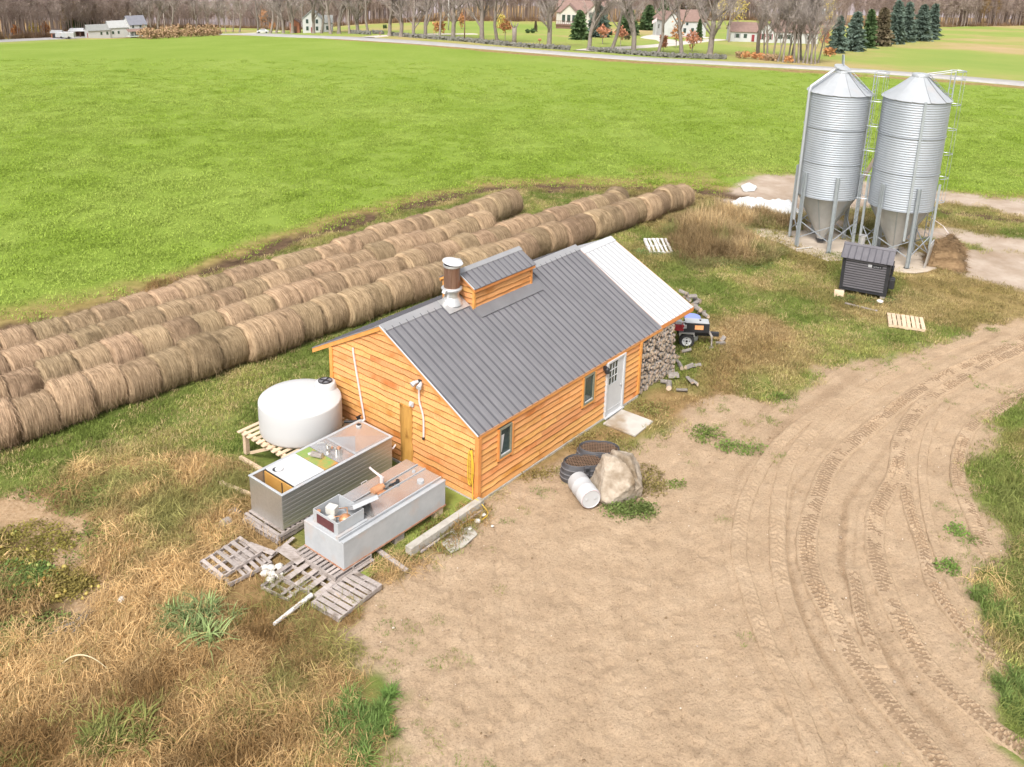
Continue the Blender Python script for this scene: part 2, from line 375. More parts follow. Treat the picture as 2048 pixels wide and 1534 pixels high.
def ground_material():
    M = bpy.data.materials.new('land'); M.use_nodes = True; t = M.node_tree; N = t.nodes; L = t.links
    b = N['Principled BSDF']; b.inputs['Roughness'].default_value = .95; b.inputs['Specular IOR Level'].default_value = .15
    tc = N.new('ShaderNodeTexCoord')
    def att(n):
        a = N.new('ShaderNodeAttribute'); a.attribute_name = n; return a.outputs['Fac']
    def noise(scale, detail=6, rough=.6, vec=None, stretch=None):
        n = N.new('ShaderNodeTexNoise'); n.inputs['Scale'].default_value = scale; n.inputs['Detail'].default_value = detail; n.inputs['Roughness'].default_value = rough
        src = tc.outputs['Object']
        if stretch:
            mp = N.new('ShaderNodeMapping'); mp.inputs['Scale'].default_value = stretch; L.new(src, mp.inputs[0]); src = mp.outputs[0]
        L.new(src, n.inputs['Vector']); return n.outputs[0]
    def ramp(f, stops):
        r = N.new('ShaderNodeValToRGB'); L.new(f, r.inputs[0]); e = r.color_ramp.elements
        while len(e) < len(stops): e.new(.5)
        for k, (p, c) in zip(e, stops): k.position = p; k.color = (*c, 1)
        return r.outputs[0]
    def mix(f, a, c, mode='MIX'):
        m_ = N.new('ShaderNodeMix'); m_.data_type = 'RGBA'; m_.blend_type = mode
        if isinstance(f, float): m_.inputs[0].default_value = f
        else: L.new(f, m_.inputs[0])
        L.new(a, m_.inputs[6]); L.new(c, m_.inputs[7]); return m_.outputs[2]
    # turf near the shed: green to yellow-green, patchy
    turf = ramp(noise(.55, 8, .62), [(.28, (.085, .125, .024)), (.48, (.150, .185, .042)), (.62, (.215, .220, .070)), (.78, (.29, .24, .11))])
    fieldA = ramp(noise(.11, 9, .64, stretch=(1, .6, 1)), [(.20, (.165, .238, .030)), (.45, (.190, .262, .038)), (.62, (.215, .282, .050)), (.85, (.265, .305, .080))])
    fieldB = ramp(noise(2.2, 8, .72, stretch=(1, .42, 1)), [(.25, (.82, .86, .80)), (.5, (.99, .99, .98)), (.78, (1.09, 1.07, 1.05))])
    field = mix(1.0, fieldA, fieldB, 'MULTIPLY')
    dry = ramp(noise(1.6, 9, .68), [(.25, (.125, .075, .030)), (.45, (.240, .152, .066)), (.62, (.335, .222, .105)), (.8, (.43, .30, .155))])
    lawn = ramp(noise(.03, 7, .62, stretch=(1, .7, 1)), [(.3, (.20, .27, .055)), (.48, (.25, .29, .070)), (.58, (.33, .28, .105)), (.72, (.42, .29, .17))])
    sandc = ramp(noise(.9, 9, .66), [(.22, (.305, .216, .138)), (.5, (.380, .275, .180)), (.78, (.445, .332, .226))])
    peb = ramp(noise(19, 5, .75), [(.32, (.60, .55, .50)), (.47, (1, 1, 1)), (.70, (1.16, 1.14, 1.12))])
    sandc = mix(1.0, sandc, peb, 'MULTIPLY')
    sandc = mix(1.0, sandc, ramp(att('streak'), [(.0, (.74, .70, .66)), (.4, (1, 1, 1)), (1.0, (1.06, 1.05, 1.04))]), 'MULTIPLY')
    lotc = ramp(noise(.5, 8, .65), [(.3, (.30, .22, .155)), (.55, (.42, .335, .265)), (.8, (.52, .44, .37))])
    cutc = ramp(noise(7, 6, .7), [(.3, (.27, .17, .09)), (.55, (.40, .275, .165)), (.8, (.47, .35, .23))])
    mudc = ramp(noise(2.5, 6), [(.3, (.060, .036, .020)), (.7, (.145, .092, .055))])
    gard = ramp(noise(3.0, 6), [(.3, (.055, .040, .016)), (.6, (.13, .085, .035)), (.8, (.10, .13, .03))])
    col = mix(att('field'), turf, field)
    col = mix(att('beyond'), col, lawn)
    col = mix(att('dry'), col, dry)
    col = mix(att('verge'), col, dry)
    col = mix(att('lot'), col, lotc)
    col = mix(att('sand'), col, sandc)
    col = mix(att('cut'), col, cutc)
    col = mix(att('garden'), col, gard)
    col = mix(att('mud'), col, mudc)
    L.new(col, b.inputs['Base Color'])
    hn = noise(9, 8, .7); hn2 = noise(55, 4, .7)
    ad = N.new('ShaderNodeMath'); ad.operation = 'MULTIPLY_ADD'; L.new(hn2, ad.inputs[0]); ad.inputs[1].default_value = .35; L.new(hn, ad.inputs[2])
    bp = N.new('ShaderNodeBump'); bp.inputs['Strength'].default_value = .75; bp.inputs['Distance'].default_value = .09
    L.new(ad.outputs[0], bp.inputs['Height']); L.new(bp.outputs[0], b.inputs['Normal'])
    return M
LAND = ground_material()
def sheet(name, sel):
    f = F4[sel]; used = np.unique(f); remap = np.zeros(len(V), np.int64); remap[used] = np.arange(len(used))
    me = mesh_np(name, V[used], remap[f]); me.materials.append(LAND)
    me.polygons.foreach_set('use_smooth', np.ones(len(me.polygons), bool))
    for k in ('sand', 'lot', 'dry', 'cut', 'garden', 'field', 'mud', 'beyond', 'verge', 'streak'):
        a = me.attributes.new(k, 'FLOAT', 'POINT'); a.data.foreach_set('value', mk_[k][used].astype(np.float32))
    o = bpy.data.objects.new(name, me); COL.objects.link(o); o['kind'] = 'structure'
    return o
sheet('ground', sel_rest); sheet('dirt_yard', sel_yard); sheet('hay_field', sel_field)

# ---- road and driveways
def smooth_line(pts, step=4.0):
    pts = [Vector(p) for p in pts]; out = []
    for i in range(len(pts) - 1):
        p0, p1, p2, p3 = pts[max(i - 1, 0)], pts[i], pts[i + 1], pts[min(i + 2, len(pts) - 1)]
        n = max(2, int((p2 - p1).length / step))
        for k in range(n):
            t = k / n
            out.append(.5 * ((2 * p1) + (p2 - p0) * t + (2 * p0 - 5 * p1 + 4 * p2 - p3) * t * t + (3 * p1 - p0 - 3 * p2 + p3) * t ** 3))
    out.append(pts[-1]); return out
def strip(name, line, width, material, lift=.05, edge=.3, seed=0, kind='structure'):
    """a paved strip draped over the land"""
    vs, fs = [], []
    for i, p in enumerate(line):
        d = (line[min(i + 1, len(line) - 1)] - line[max(i - 1, 0)]); d.z = 0; d.normalize(); s_ = Vector((d.y, -d.x, 0))
        wv = width if not callable(width) else width(i / (len(line) - 1))
        for k, u in enumerate((-.5, -.46, 0, .46, .5)):
            q = p + s_ * (u * wv + (vnoise(i * .37, seed + k * 5.) - .5) * edge * (abs(u) > .45))
            z = float(terrain(q.x, q.y)) + lift - (.12 if abs(u) == .5 else 0) + (.03 if u == 0 else 0)
            vs.append((q.x, q.y, z))
    for i in range(len(line) - 1):
        for k in range(4): fs.append((i * 5 + k, i * 5 + k + 1, (i + 1) * 5 + k + 1, (i + 1) * 5 + k))
    b_ = MB(); b_.add(vs, fs); o = b_.build(name, material, smooth='all'); o['kind'] = kind
    return o
m_road = mat('asphalt_grey', (.29, .275, .265), (.38, .36, .345), scale=.7, rough=.9, bump=.2, bscale=30, stretch=(1, 1, 1))
m_drive = mat('gravel_drive', (.47, .42, .37), (.56, .50, .45), scale=.5, rough=.95)
roadc = smooth_line([at(a, b) for a, b in [(-420, 118), (-150, 90), (150, 75), (300, 68.5), (430, 68.5), (560, 71), (700, 76.5), (850, 86), (1000, 97.5), (1150, 109), (1300, 119), (1470, 128), (1640, 136.5), (1850, 151), (2048, 168), (2500, 206)]], 5)
strip('road', roadc, 6.4, m_road, .10, .4)
strip('driveway', smooth_line([at(a, b) for a, b in [(1168, 102), (1200, 98), (1260, 95), (1320, 91), (1400, 82), (1440, 79)]], 3), 4.2, m_drive, .08)
strip('driveway', smooth_line([at(a, b) for a, b in [(1345, 88), (1330, 80), (1300, 76), (1330, 70), (1380, 74), (1420, 76)]], 3), 4.6, m_drive, .10, seed=3)
strip('driveway', smooth_line([at(a, b) for a, b in [(735, 75), (770, 71.5), (840, 69), (950, 68)]], 3), 3.4, m_drive, .08, seed=9)
strip('driveway', smooth_line([at(a, b) for a, b in [(470, 68), (520, 65.5), (560, 63)]], 3), 5.0, m_drive, .08, seed=5)

# ---- wheel ruts pressed into the yard: tread lugs are real relief
m_rut = mat('pressed_sand', (.27, .185, .112), (.39, .275, .175), scale=4, rough=.95, bump=.4, bscale=60)
m_rutd = mat('damp_sand', (.170, .110, .064), (.285, .195, .120), scale=6, rough=.95, bump=.4, bscale=60)
def rut(pts, width, depth, lug, seed, fade=.12):
    line = smooth_line([at(a, b) for a, b in pts], .04)
    nacross = 15; vs, fs, dm = [], [], []; L_ = len(line); s_len = 0
    for i, p in enumerate(line):
        d = line[min(i + 2, L_ - 1)] - line[max(i - 2, 0)]; d.z = 0; d.normalize(); sd = Vector((d.y, -d.x, 0))
        s_len += (p - line[i - 1]).length if i else 0
        env = min(1, i / (fade * L_ + 1), (L_ - 1 - i) / (fade * L_ + 1)) * (.45 + .9 * float(fbm(s_len * .25, seed, 1, 3, seed)))
        env = min(env, 1.1) * (.45 + .55 * float(sstep(.34, .56, fbm(s_len * .8, seed * 3.1, 1, 3, seed + 50))))
        wob = (float(fbm(s_len * .35, seed + 3, 1, 3, seed)) - .5) * .16
        for k in range(nacross):
            u = k / (nacross - 1) * 2 - 1
            q = p + sd * (u * width * .62 + wob)
            berm = math.exp(-((abs(u) - .78) / .12) ** 2) * .75
            inside = 1 if abs(u) < .68 else 0
            ph = s_len / lug + (.55 if u > 0 else 0) - abs(u) * .8
            tread = (1 if (ph % 1) < .5 else 0) * inside * (.2 + .8 * env); dm.append(1 if inside and (ph % 1) >= .5 and env > .30 and depth > .03 and float(fbm(q.x, q.y, 2.6, 3, 88)) > .40 else 0)
            h = depth * env * (berm + tread * .75) + .012 * (1 - abs(u)) + (float(vnoise(q.x * 9, q.y * 9, 3)) - .5) * .02
            edge_ = 1 - float(sstep(.80, 1.0, abs(u)))
            gz_ = (float(fbm(q.x, q.y, .8, 4, 3)) - .5) * .045 + ((float(fbm(q.x, q.y, 3.2, 4, 31)) - .5) * .054 - abs(float(fbm(q.x, q.y, 1.3, 3, 33)) - .5) * .045)
            edge_ *= float(sstep(0, .06, i / L_)) * float(sstep(0, .06, (L_ - 1 - i) / L_)); vs.append((q.x, q.y, -.03 + gz_ + (.030 + h) * edge_ - .05 * (1 - edge_)))
    for i in range(L_ - 1):
        for k in range(nacross - 1): fs.append((i * nacross + k, i * nacross + k + 1, (i + 1) * nacross + k + 1, (i + 1) * nacross + k))
    b_ = MB(); b_.add(vs, fs); b_.mi = [1 if sum(dm[q] for q in f) >= 2 else 0 for f in fs]; o = b_.build('wheel_rut', [LAND, m_rutd], smooth=22); o['kind'] = 'structure'
    for kk in ('sand', 'lot', 'dry', 'cut', 'garden', 'field', 'mud', 'beyond', 'verge', 'streak'):
        a_ = o.data.attributes.new(kk, 'FLOAT', 'POINT'); a_.data.foreach_set('value', np.full(len(vs), {'sand': 1.0, 'streak': .5}.get(kk, 0.0), np.float32))
rut([(2110, 645), (2048, 676), (1950, 722), (1850, 772), (1776, 823), (1725, 867), (1681, 908), (1650, 952), (1630, 1000), (1620, 1045), (1617, 1102), (1628, 1159), (1651, 1209), (1677, 1262), (1704, 1312), (1735, 1350), (1769, 1395), (1807, 1437), (1845, 1483), (1900, 1545), (1990, 1640)], .52, .044, .14, 1, .03)
rut([(2110, 660), (2048, 693), (1963, 734), (1912, 761), (1861, 795), (1824, 833), (1803, 884), (1792, 942), (1768, 990), (1751, 1040), (1753, 1108), (1772, 1178), (1799, 1239), (1829, 1292), (1864, 1342), (1902, 1380), (1951, 1422), (1997, 1464), (2060, 1505), (2150, 1580)], .50, .044, .14, 2, .03)
rut([(2120, 745), (2048, 782), (1998, 816), (1950, 846), (1926, 884), (1916, 942), (1933, 1000), (1959, 1064), (1997, 1133), (2020, 1170)], .42, .042, .14, 3, .06)
rut([(1815, 930), (1812, 960), (1818, 1018), (1841, 1083), (1864, 1163), (1902, 1224), (1944, 1277), (1997, 1330), (2040, 1370)], .34, .04, .16, 4, .1)
rut([(1700, 1130), (1710, 1170), (1722, 1222), (1740, 1270), (1770, 1340)], .34, .045, .16, 5, .25)
rut([(1900, 700), (1800, 738), (1700, 790), (1600, 850), (1530, 920), (1490, 1000), (1480, 1100), (1500, 1200), (1540, 1300), (1590, 1400), (1640, 1534), (1680, 1640)], .40, .026, .2, 6, .15)
rut([(1980, 668), (1870, 705), (1760, 765), (1660, 830), (1590, 900), (1560, 980), (1555, 1080), (1570, 1180), (1610, 1290), (1660, 1390), (1720, 1500), (1780, 1620)], .42, .024, .2, 7, .15)
rut([(1900, 800), (1860, 850), (1845, 920), (1850, 1000), (1868, 1080), (1895, 1150), (1935, 1220)], .26, .02, .15, 8, .15)

# ================================================================== GRASS AND WEEDS (uncountable: stuff)
def blades(n, rad, hmin, hmax, wid, bend, seed, seg=2, upright=.25, droop=1.0):
    """a tuft of bent blades as one mesh"""
    g = np.random.default_rng(seed)
    ang = g.uniform(0, 2 * np.pi, n); rr = rad * np.sqrt(g.uniform(0, 1, n)); bx, by = rr * np.cos(ang), rr * np.sin(ang)
    h = g.uniform(hmin, hmax, n); da = g.uniform(0, 2 * np.pi, n); lean = g.uniform(upright * .4, upright, n) + bend * g.uniform(0, 1, n) ** 2
    dx, dy = np.cos(da), np.sin(da); px_, py_ = -dy, dx
    w_ = wid * g.uniform(.6, 1.3, n)
    vs = []; f4 = []; f3 = []
    for k in range(seg + 1):
        t = k / seg
        out_ = h * lean * (t ** 1.6); z = h * (t - droop * .5 * lean * t * t * t)
        if k < seg:
            ww = w_ * (1 - .35 * t) / 2
            vs.append(np.stack([bx + dx * out_ - px_ * ww, by + dy * out_ - py_ * ww, z], 1)); vs.append(np.stack([bx + dx * out_ + px_ * ww, by + dy * out_ + py_ * ww, z], 1))
        else: vs.append(np.stack([bx + dx * out_, by + dy * out_, z], 1))
    V_ = np.concatenate(vs); i = np.arange(n)
    for k in range(seg - 1): f4.append(np.stack([2 * k * n + i, (2 * k + 1) * n + i, (2 * k + 3) * n + i, (2 * k + 2) * n + i], 1))
    k = seg - 1; f3.append(np.stack([2 * k * n + i, (2 * k + 1) * n + i, 2 * seg * n + i], 1))
    return V_, (np.concatenate(f4) if f4 else None), np.concatenate(f3)
def leaves(n, rad, hmin, hmax, size, seed, flat=.6):
    """a broad-leaved clump"""
    g = np.random.default_rng(seed); vs = []; fs = []
    ang = g.uniform(0, 2 * np.pi, n); rr = rad * np.sqrt(g.uniform(0, 1, n)); c = np.stack([rr * np.cos(ang), rr * np.sin(ang), g.uniform(hmin, hmax, n) * (1 - .5 * (rr / rad) ** 2)], 1)
    u = g.normal(size=(n, 3)); u[:, 2] *= (1 - flat); u /= np.linalg.norm(u, axis=1)[:, None]
    nn = np.cross(u, g.normal(size=(n, 3)) * [.4, .4, .2] + [0, 0, 1]); nn /= np.linalg.norm(nn, axis=1)[:, None]
    s = size * g.uniform(.5, 1.2, n)[:, None]
    V_ = np.concatenate([c - u * s * .5, c + nn * s * .32, c + u * s * .6 - [0, 0, .15 * size], c - nn * s * .32]); i = np.arange(n)
    return V_, np.stack([i, n + i, 2 * n + i, 3 * n + i], 1), None
GAIN = 1.35
TINT = tint_mat('plant_tint', trans=.4)
LIB = {}
def lib(name, variants):
    c = bpy.data.collections.new('library_' + name)
    for k, (V_, q, t_) in enumerate(variants):
        me = mesh_np(name, V_, q, t_); me.materials.append(TINT)
        c.objects.link(bpy.data.objects.new('%s_%02d' % (name, k), me))
    LIB[name] = c
lib('turf', [blades(90, .42, .06, .17, .016, .9, 100 + k, 2, .5) for k in range(4)])
lib('meadow', [blades(150, .95, .06, .14, .034, 1.2, 200 + k, 2, .6) for k in range(4)])
lib('dry', [blades(105, .42, .10, .38, .012, 1.5, 300 + k, 3, .7, 1.2) for k in range(5)])
lib('tall', [blades(85, .34, .35, 1.0, .018, .75, 400 + k, 3, .35, .8) for k in range(4)])
lib('lily', [blades(46, .16, .35, .75, .035, .8, 500 + k, 3, .6, 1.2) for k in range(3)])
lib('herb', [leaves(44, .26, .01, .16, .065, 600 + k) for k in range(4)])

def gn_scatter(name, libname, pts, rot, scl, tint, label=None, cat=None):
    n = len(pts)
    me = bpy.data.meshes.new(name); me.vertices.add(n); me.vertices.foreach_set('co', np.asarray(pts, np.float32).ravel())
    def put(k, ty, arr, prop='value'):
        a = me.attributes.new(k, ty, 'POINT'); a.data.foreach_set(prop, np.asarray(arr, np.float32).ravel() if ty != 'INT' else np.asarray(arr, np.int32).ravel())
    put('rot', 'FLOAT_VECTOR', rot, 'vector'); put('scl', 'FLOAT_VECTOR', scl, 'vector')
    put('vi', 'INT', nrng.integers(0, 100, n)); put('tint', 'FLOAT_COLOR', np.concatenate([np.clip(np.asarray(tint) * GAIN, 0, .8), np.ones((n, 1))], 1), 'color')
    me.update()
    o = bpy.data.objects.new(name, me); COL.objects.link(o); o['kind'] = 'stuff'
    if label: o['label'] = label
    if cat: o['category'] = cat
    tree = bpy.data.node_groups.new(name, 'GeometryNodeTree'); N = tree.nodes; L = tree.links
    tree.interface.new_socket('Geometry', in_out='INPUT', socket_type='NodeSocketGeometry'); tree.interface.new_socket('Geometry', in_out='OUTPUT', socket_type='NodeSocketGeometry')
    gi, go = N.new('NodeGroupInput'), N.new('NodeGroupOutput')
    ci = N.new('GeometryNodeCollectionInfo'); ci.inputs['Collection'].default_value = LIB[libname]; ci.inputs['Separate Children'].default_value = True; ci.inputs['Reset Children'].default_value = True
    ip = N.new('GeometryNodeInstanceOnPoints'); ip.inputs['Pick Instance'].default_value = True
    def na(k, ty):
        a = N.new('GeometryNodeInputNamedAttribute'); a.data_type = ty; a.inputs['Name'].default_value = k; return a.outputs['Attribute']
    L.new(gi.outputs[0], ip.inputs['Points']); L.new(ci.outputs[0], ip.inputs['Instance'])
    L.new(na('vi', 'INT'), ip.inputs['Instance Index'])
    L.new(na('rot', 'FLOAT_VECTOR'), ip.inputs['Rotation']); L.new(na('scl', 'FLOAT_VECTOR'), ip.inputs['Scale'])
    L.new(ip.outputs[0], go.inputs[0])
    md = o.modifiers.new('scatter', 'NODES'); md.node_group = tree
    return o

# places that stay free of plants (shed, tanks, pallets, silo pads ...), in world metres
SHED_O = Vector((-.7821, 23.5309, 0)); SHED_YAW = .8912
SU = Vector((math.cos(SHED_YAW), math.sin(SHED_YAW), 0)); SV = Vector((-math.sin(SHED_YAW), math.cos(SHED_YAW), 0))
def sh(u, v, z=0): return SHED_O + SU * u + SV * v + Vector((0, 0, z))
def shed_uv(x, y):
    dx, dy = np.asarray(x) - SHED_O.x, np.asarray(y) - SHED_O.y
    return dx * SU.x + dy * SU.y, dx * SV.x + dy * SV.y
BALE_ROWS = [(1.085, 43.27, -15.75, 10.3), (1.075, 45.95, -16.9, 6.6), (1.10, 48.85, -17.7, -1.25), (1.125, 51.7, -18.6, .15)]   # slope, intercept, x from, x to
def free(x, y):
    u, v = shed_uv(x, y)
    ok = ~((u > -.05) & (u < 12.2) & (v > -.1) & (v < 6.4))
    ok &= ~((u > -5.2) & (u < 0) & (v > .25) & (v < 4.4))
    ok &= ~((u > -3.1) & (u < 0) & (v > 4.3) & (v < 7.3))
    ok &= ~((u > 5.9) & (u < 7.7) & (v > -1.7) & (v < .1))
    for s, b, x0, x1 in BALE_ROWS:
        d = np.abs(s * x + b - y) / math.hypot(1, s); ok &= ~((d < .55) & (x > x0 - .3) & (x < x1 + .3))
    for cx_, cy_, r_ in ((16.59, 47.95, 1.7), (19.69, 45.94, 1.7), (16.5, 40.9, .9)): ok &= np.hypot(x - cx_, y - cy_) > r_
    return ok
def scatter_pts(n, x0, x1, y0, y1):
    return nrng.uniform(x0, x1, n), nrng.uniform(y0, y1, n)
def mixc(a, b, t): return np.asarray(a)[None] * (1 - t[:, None]) + np.asarray(b)[None] * t[:, None]
def tf(x, y, smin, smax, tilt=.15, zs=None):
    n = len(x); s = nrng.uniform(smin, smax, n)
    pts = np.stack([x, y, terrain(x, y) - .05 + (fbm(x, y, .8, 4, 3) - .5) * .08], 1)
    rot = np.stack([nrng.normal(0, tilt, n), nrng.normal(0, tilt, n), nrng.uniform(0, 6.283, n)], 1)
    return pts, rot, np.stack([s, s, s * (1 if zs is None else zs)], 1)
def keep(x, y, p):
    uu, vv = shed_uv(x, y); clut = (uu > -7.0) & (uu < -4.2) & (vv > -.8) & (vv < 3.6)
    k = (nrng.uniform(size=len(x)) < p * np.where(clut, .16, 1)) & free(x, y)
    # only what the lens takes in, with a margin on every side
    q = np.stack([x, y, terrain(x, y)], 1) - CAM_P
    d = q @ _F; sx = PCX + FPX * (q @ CAM_X) / d; sy = PCY + FPX * (q @ CAM_Y) / d
    k &= (sx > -260) & (sx < 2300) & (sy < 1760)
    return k
# turf round the shed and silos
x, y = scatter_pts(52000, -30, 32, 17, 66); mk = masks(x, y)
p = (1 - mk['field']) * (1 - mk['sand']) * (1 - mk['lot']) * (1 - mk['mud']) * (1 - mk['cut']) * (1 - mk['garden'] * .8) * (1 - .96 * sstep(.25, .7, mk['dry'] * (x < 0))) * (1 - .82 * mk['bare'])
k = keep(x, y, p); x, y = x[k], y[k]; mk = {a: b[k] for a, b in mk.items()}
t1 = sstep(.35, .7, fbm(x, y, .5, 4, 41)); gcol = mixc((.125, .160, .034), (.265, .265, .080), t1); st_ = (nrng.uniform(size=len(x)) < .10 + .30 * t1)[:, None]; gcol = np.where(st_, np.array([[.34, .27, .13]]), gcol)
gcol = gcol * (1 - mk['dry'][:, None]) + mixc((.23, .165, .07), (.33, .245, .125), t1) * mk['dry'][:, None]
gcol *= nrng.uniform(.75, 1.3, (len(x), 1))
gn_scatter('grass', 'turf', *tf(x, y, .7, 1.35), gcol, 'short patchy grass round the shed and silos', 'grass')
# hay field, as far as single tufts can be made out
x, y = scatter_pts(36000, -78, 72, 30, 132); mk = masks(x, y)
k = keep(x, y, mk['field'] * (1 - mk['lot']) * (1 - .7 * mk['mud']) * (1 - .6 * mk['dry']) * (1 - .92 * sstep(55, 130, y))); x, y = x[k], y[k]
t1 = sstep(.3, .7, fbm(x, y * .6, .3, 4, 51)); c_ = mixc((.195, .265, .036), (.245, .305, .062), t1) * nrng.uniform(.92, 1.1, (len(x), 1))
gn_scatter('field_grass', 'meadow', *tf(x, y, .7, 1.35), c_, 'bright green hay field grass beyond the bales', 'grass')
# long dead grass in the near left corner, by the pallets, the boulder and on the right bank
x, y = scatter_pts(17000, -16, 16, 11, 40); mk = masks(x, y)
bank = (sdist(SAND, x, y) < -.1) & (x > 9) & (y < 31)
p = np.maximum(sstep(.45, .9, mk['dry']) * (x < 0), bank * .55) * (1 - mk['sand']) * (1 - mk['cut']) * (1 - .6 * mk['garden'])
u_, v_ = shed_uv(x, y)
p = np.maximum(p, .55 * ((u_ > -7.5) & (u_ < -.3) & (v_ > -1.3) & (v_ < .2)) * (1 - mk['sand']))
k = keep(x, y, p); x, y = x[k], y[k]
t1 = fbm(x, y, .55, 4, 81); c_ = mixc((.205, .125, .050), (.455, .315, .155), sstep(.3, .65, t1))
gr = np.maximum(.7 * sstep(.64, .76, fbm(x, y, .42, 4, 91)), .6 * (nrng.uniform(size=len(x)) < .08)); gr = np.maximum(gr, (x > 9) * (.15 + .75 * sstep(.38, .6, fbm(x, y, .8, 3, 93))))
c_ = c_ * (1 - gr[:, None]) + np.array([[.150, .185, .048]]) * gr[:, None]; c_ *= nrng.uniform(.7, 1.3, (len(x), 1))
hs_ = .65 + .7 * sstep(.35, .65, fbm(x, y, .35, 3, 95))
gn_scatter('dead_grass', 'dry', *tf(x, y, .7, 1.3, .3, hs_), c_, 'long tangled dead grass in the near left corner', 'grass')
# sparse weeds on the sand and along its edge
x, y = scatter_pts(16000, -3, 22, 13, 40); mk = masks(x, y); e = np.abs(sdist(SAND, x, y)); u_, v_ = shed_uv(x, y)
p = mk['sand'] * (.30 * np.exp(-e / .55) * (fbm(x, y, .5, 3, 77) > .48) + .02 * (fbm(x, y, .5, 3, 78) > .60) + .28 * ((u_ > 8) & (u_ < 12.5) & (v_ > -4.5) & (v_ < -1.5)) * (fbm(x, y, .9, 3, 79) > .56))
k = keep(x, y, p); x, y = x[k], y[k]
c_ = mixc((.095, .165, .025), (.20, .20, .06), nrng.uniform(size=len(x)))
gn_scatter('yard_weeds', 'turf', *tf(x, y, .35, .8), c_, 'small green weeds scattered along the edges of the sand', 'weeds')
# tall rusty weeds on the mound between the bales and the silos
MOUND = [P2([(1335, 490), (1345, 440), (1400, 420), (1500, 424), (1600, 440), (1600, 462), (1500, 455), (1470, 470), (1540, 490), (1560, 520), (1500, 530), (1440, 520), (1400, 540), (1360, 520)]), P2([(1690, 445), (1760, 450), (1740, 470), (1690, 465)])]
x, y = scatter_pts(9000, 6, 22, 42, 58); d_ = np.max([sdist(p_, x, y) for p_ in MOUND], axis=0)
k = keep(x, y, sstep(-.35, .5, d_ + 1.2 * (fbm(x, y, .8, 3, 66) - .5)) * .42); x, y, d_ = x[k], y[k], d_[k]
t1 = sstep(.3, .7, fbm(x, y, .7, 3, 67)); c_ = mixc((.195, .135, .066), (.40, .295, .16), t1); g1 = np.maximum(sstep(.55, .72, fbm(x, y, .9, 3, 68)) * .75, .7 * (d_ < .25))[:, None]
c_ = (c_ * (1 - g1) + np.array([[.16, .18, .055]]) * g1) * nrng.uniform(.7, 1.25, (len(x), 1))
gn_scatter('tall_weeds', 'tall', *tf(x, y, .75, 1.3, .12, (.40 + .7 * sstep(-.2, 1.2, d_)) * (.55 + .9 * fbm(x, y, 1.1, 3, 69))), c_, 'tall rusty brown weeds growing between the bales and silos', 'weeds')
# low broad-leaved plants: garden patch, weedy skirt of the shed, mound foot, boulder foot
def patch(n, cx_, cy_, rx, ry): 
    a = nrng.uniform(0, 6.283, n); r_ = np.sqrt(nrng.uniform(size=n)); return cx_ + rx * r_ * np.cos(a), cy_ + ry * r_ * np.sin(a)
HX, HY, HC = [], [], []
def herbs(px_, py_, n, rx, ry, col):
    c = at(px_, py_); a, b = patch(n, c.x, c.y, rx, ry); HX.append(a); HY.append(b); HC.append((np.array([col]) * .8 + np.array([[.05, .035, .012]])) * nrng.uniform(.7, 1.35, (n, 1)))
herbs(25, 1165, 110, .8, .8, (.085, .185, .045)); herbs(50, 1095, 120, 1.1, 1.1, (.15, .14, .03)); herbs(130, 1168, 100, .8, .5, (.16, .135, .035)); herbs(60, 1260, 40, 1.1, .6, (.105, .16, .045))
herbs(160, 1000, 26, .8, .8, (.085, .15, .03)); herbs(190, 1080, 22, .7, .8, (.09, .15, .03)); herbs(120, 985, 30, 1.3, .6, (.09, .16, .03))
herbs(1420, 512, 60, 1.6, .8, (.085, .155, .055)); herbs(1300, 505, 30, .8, .5, (.085, .155, .05)); herbs(1480, 530, 36, 1.6, .6, (.075, .145, .05))
herbs(1735, 598, 60, 1.5, .6, (.065, .125, .035)); herbs(1410, 690, 22, .5, .4, (.155, .20, .035)); herbs(1360, 745, 40, .8, .6, (.12, .17, .03))
herbs(1262, 1018, 50, .75, .4, (.075, .135, .035)); herbs(1300, 960, 26, .35, .7, (.16, .14, .05)); herbs(1480, 895, 16, .7, .3, (.085, .165, .035)); herbs(1420, 870, 18, .6, .4, (.095, .165, .035)); herbs(1565, 795, 12, .5, .25, (.09, .165, .03)); herbs(1350, 965, 5, .15, .1, (.10, .18, .03))
herbs(1912, 1058, 8, .14, .1, (.085, .185, .035)); herbs(1893, 1135, 8, .13, .1, (.085, .185, .035)); herbs(1940, 1080, 6, .2, .12, (.09, .18, .035))
herbs(800, 1110, 14, .5, .4, (.10, .13, .035)); herbs(1080, 945, 14, .9, .3, (.17, .14, .05)); herbs(1190, 880, 20, .8, .4, (.17, .15, .05)); herbs(1300, 820, 18, .8, .4, (.15, .16, .05))
x, y, c_ = np.concatenate(HX), np.concatenate(HY), np.concatenate(HC); k = free(x, y)
gn_scatter('ground_cover', 'herb', *tf(x[k], y[k], .7, 1.4), c_[k], 'low leafy weeds in patches over the yard', 'weeds')
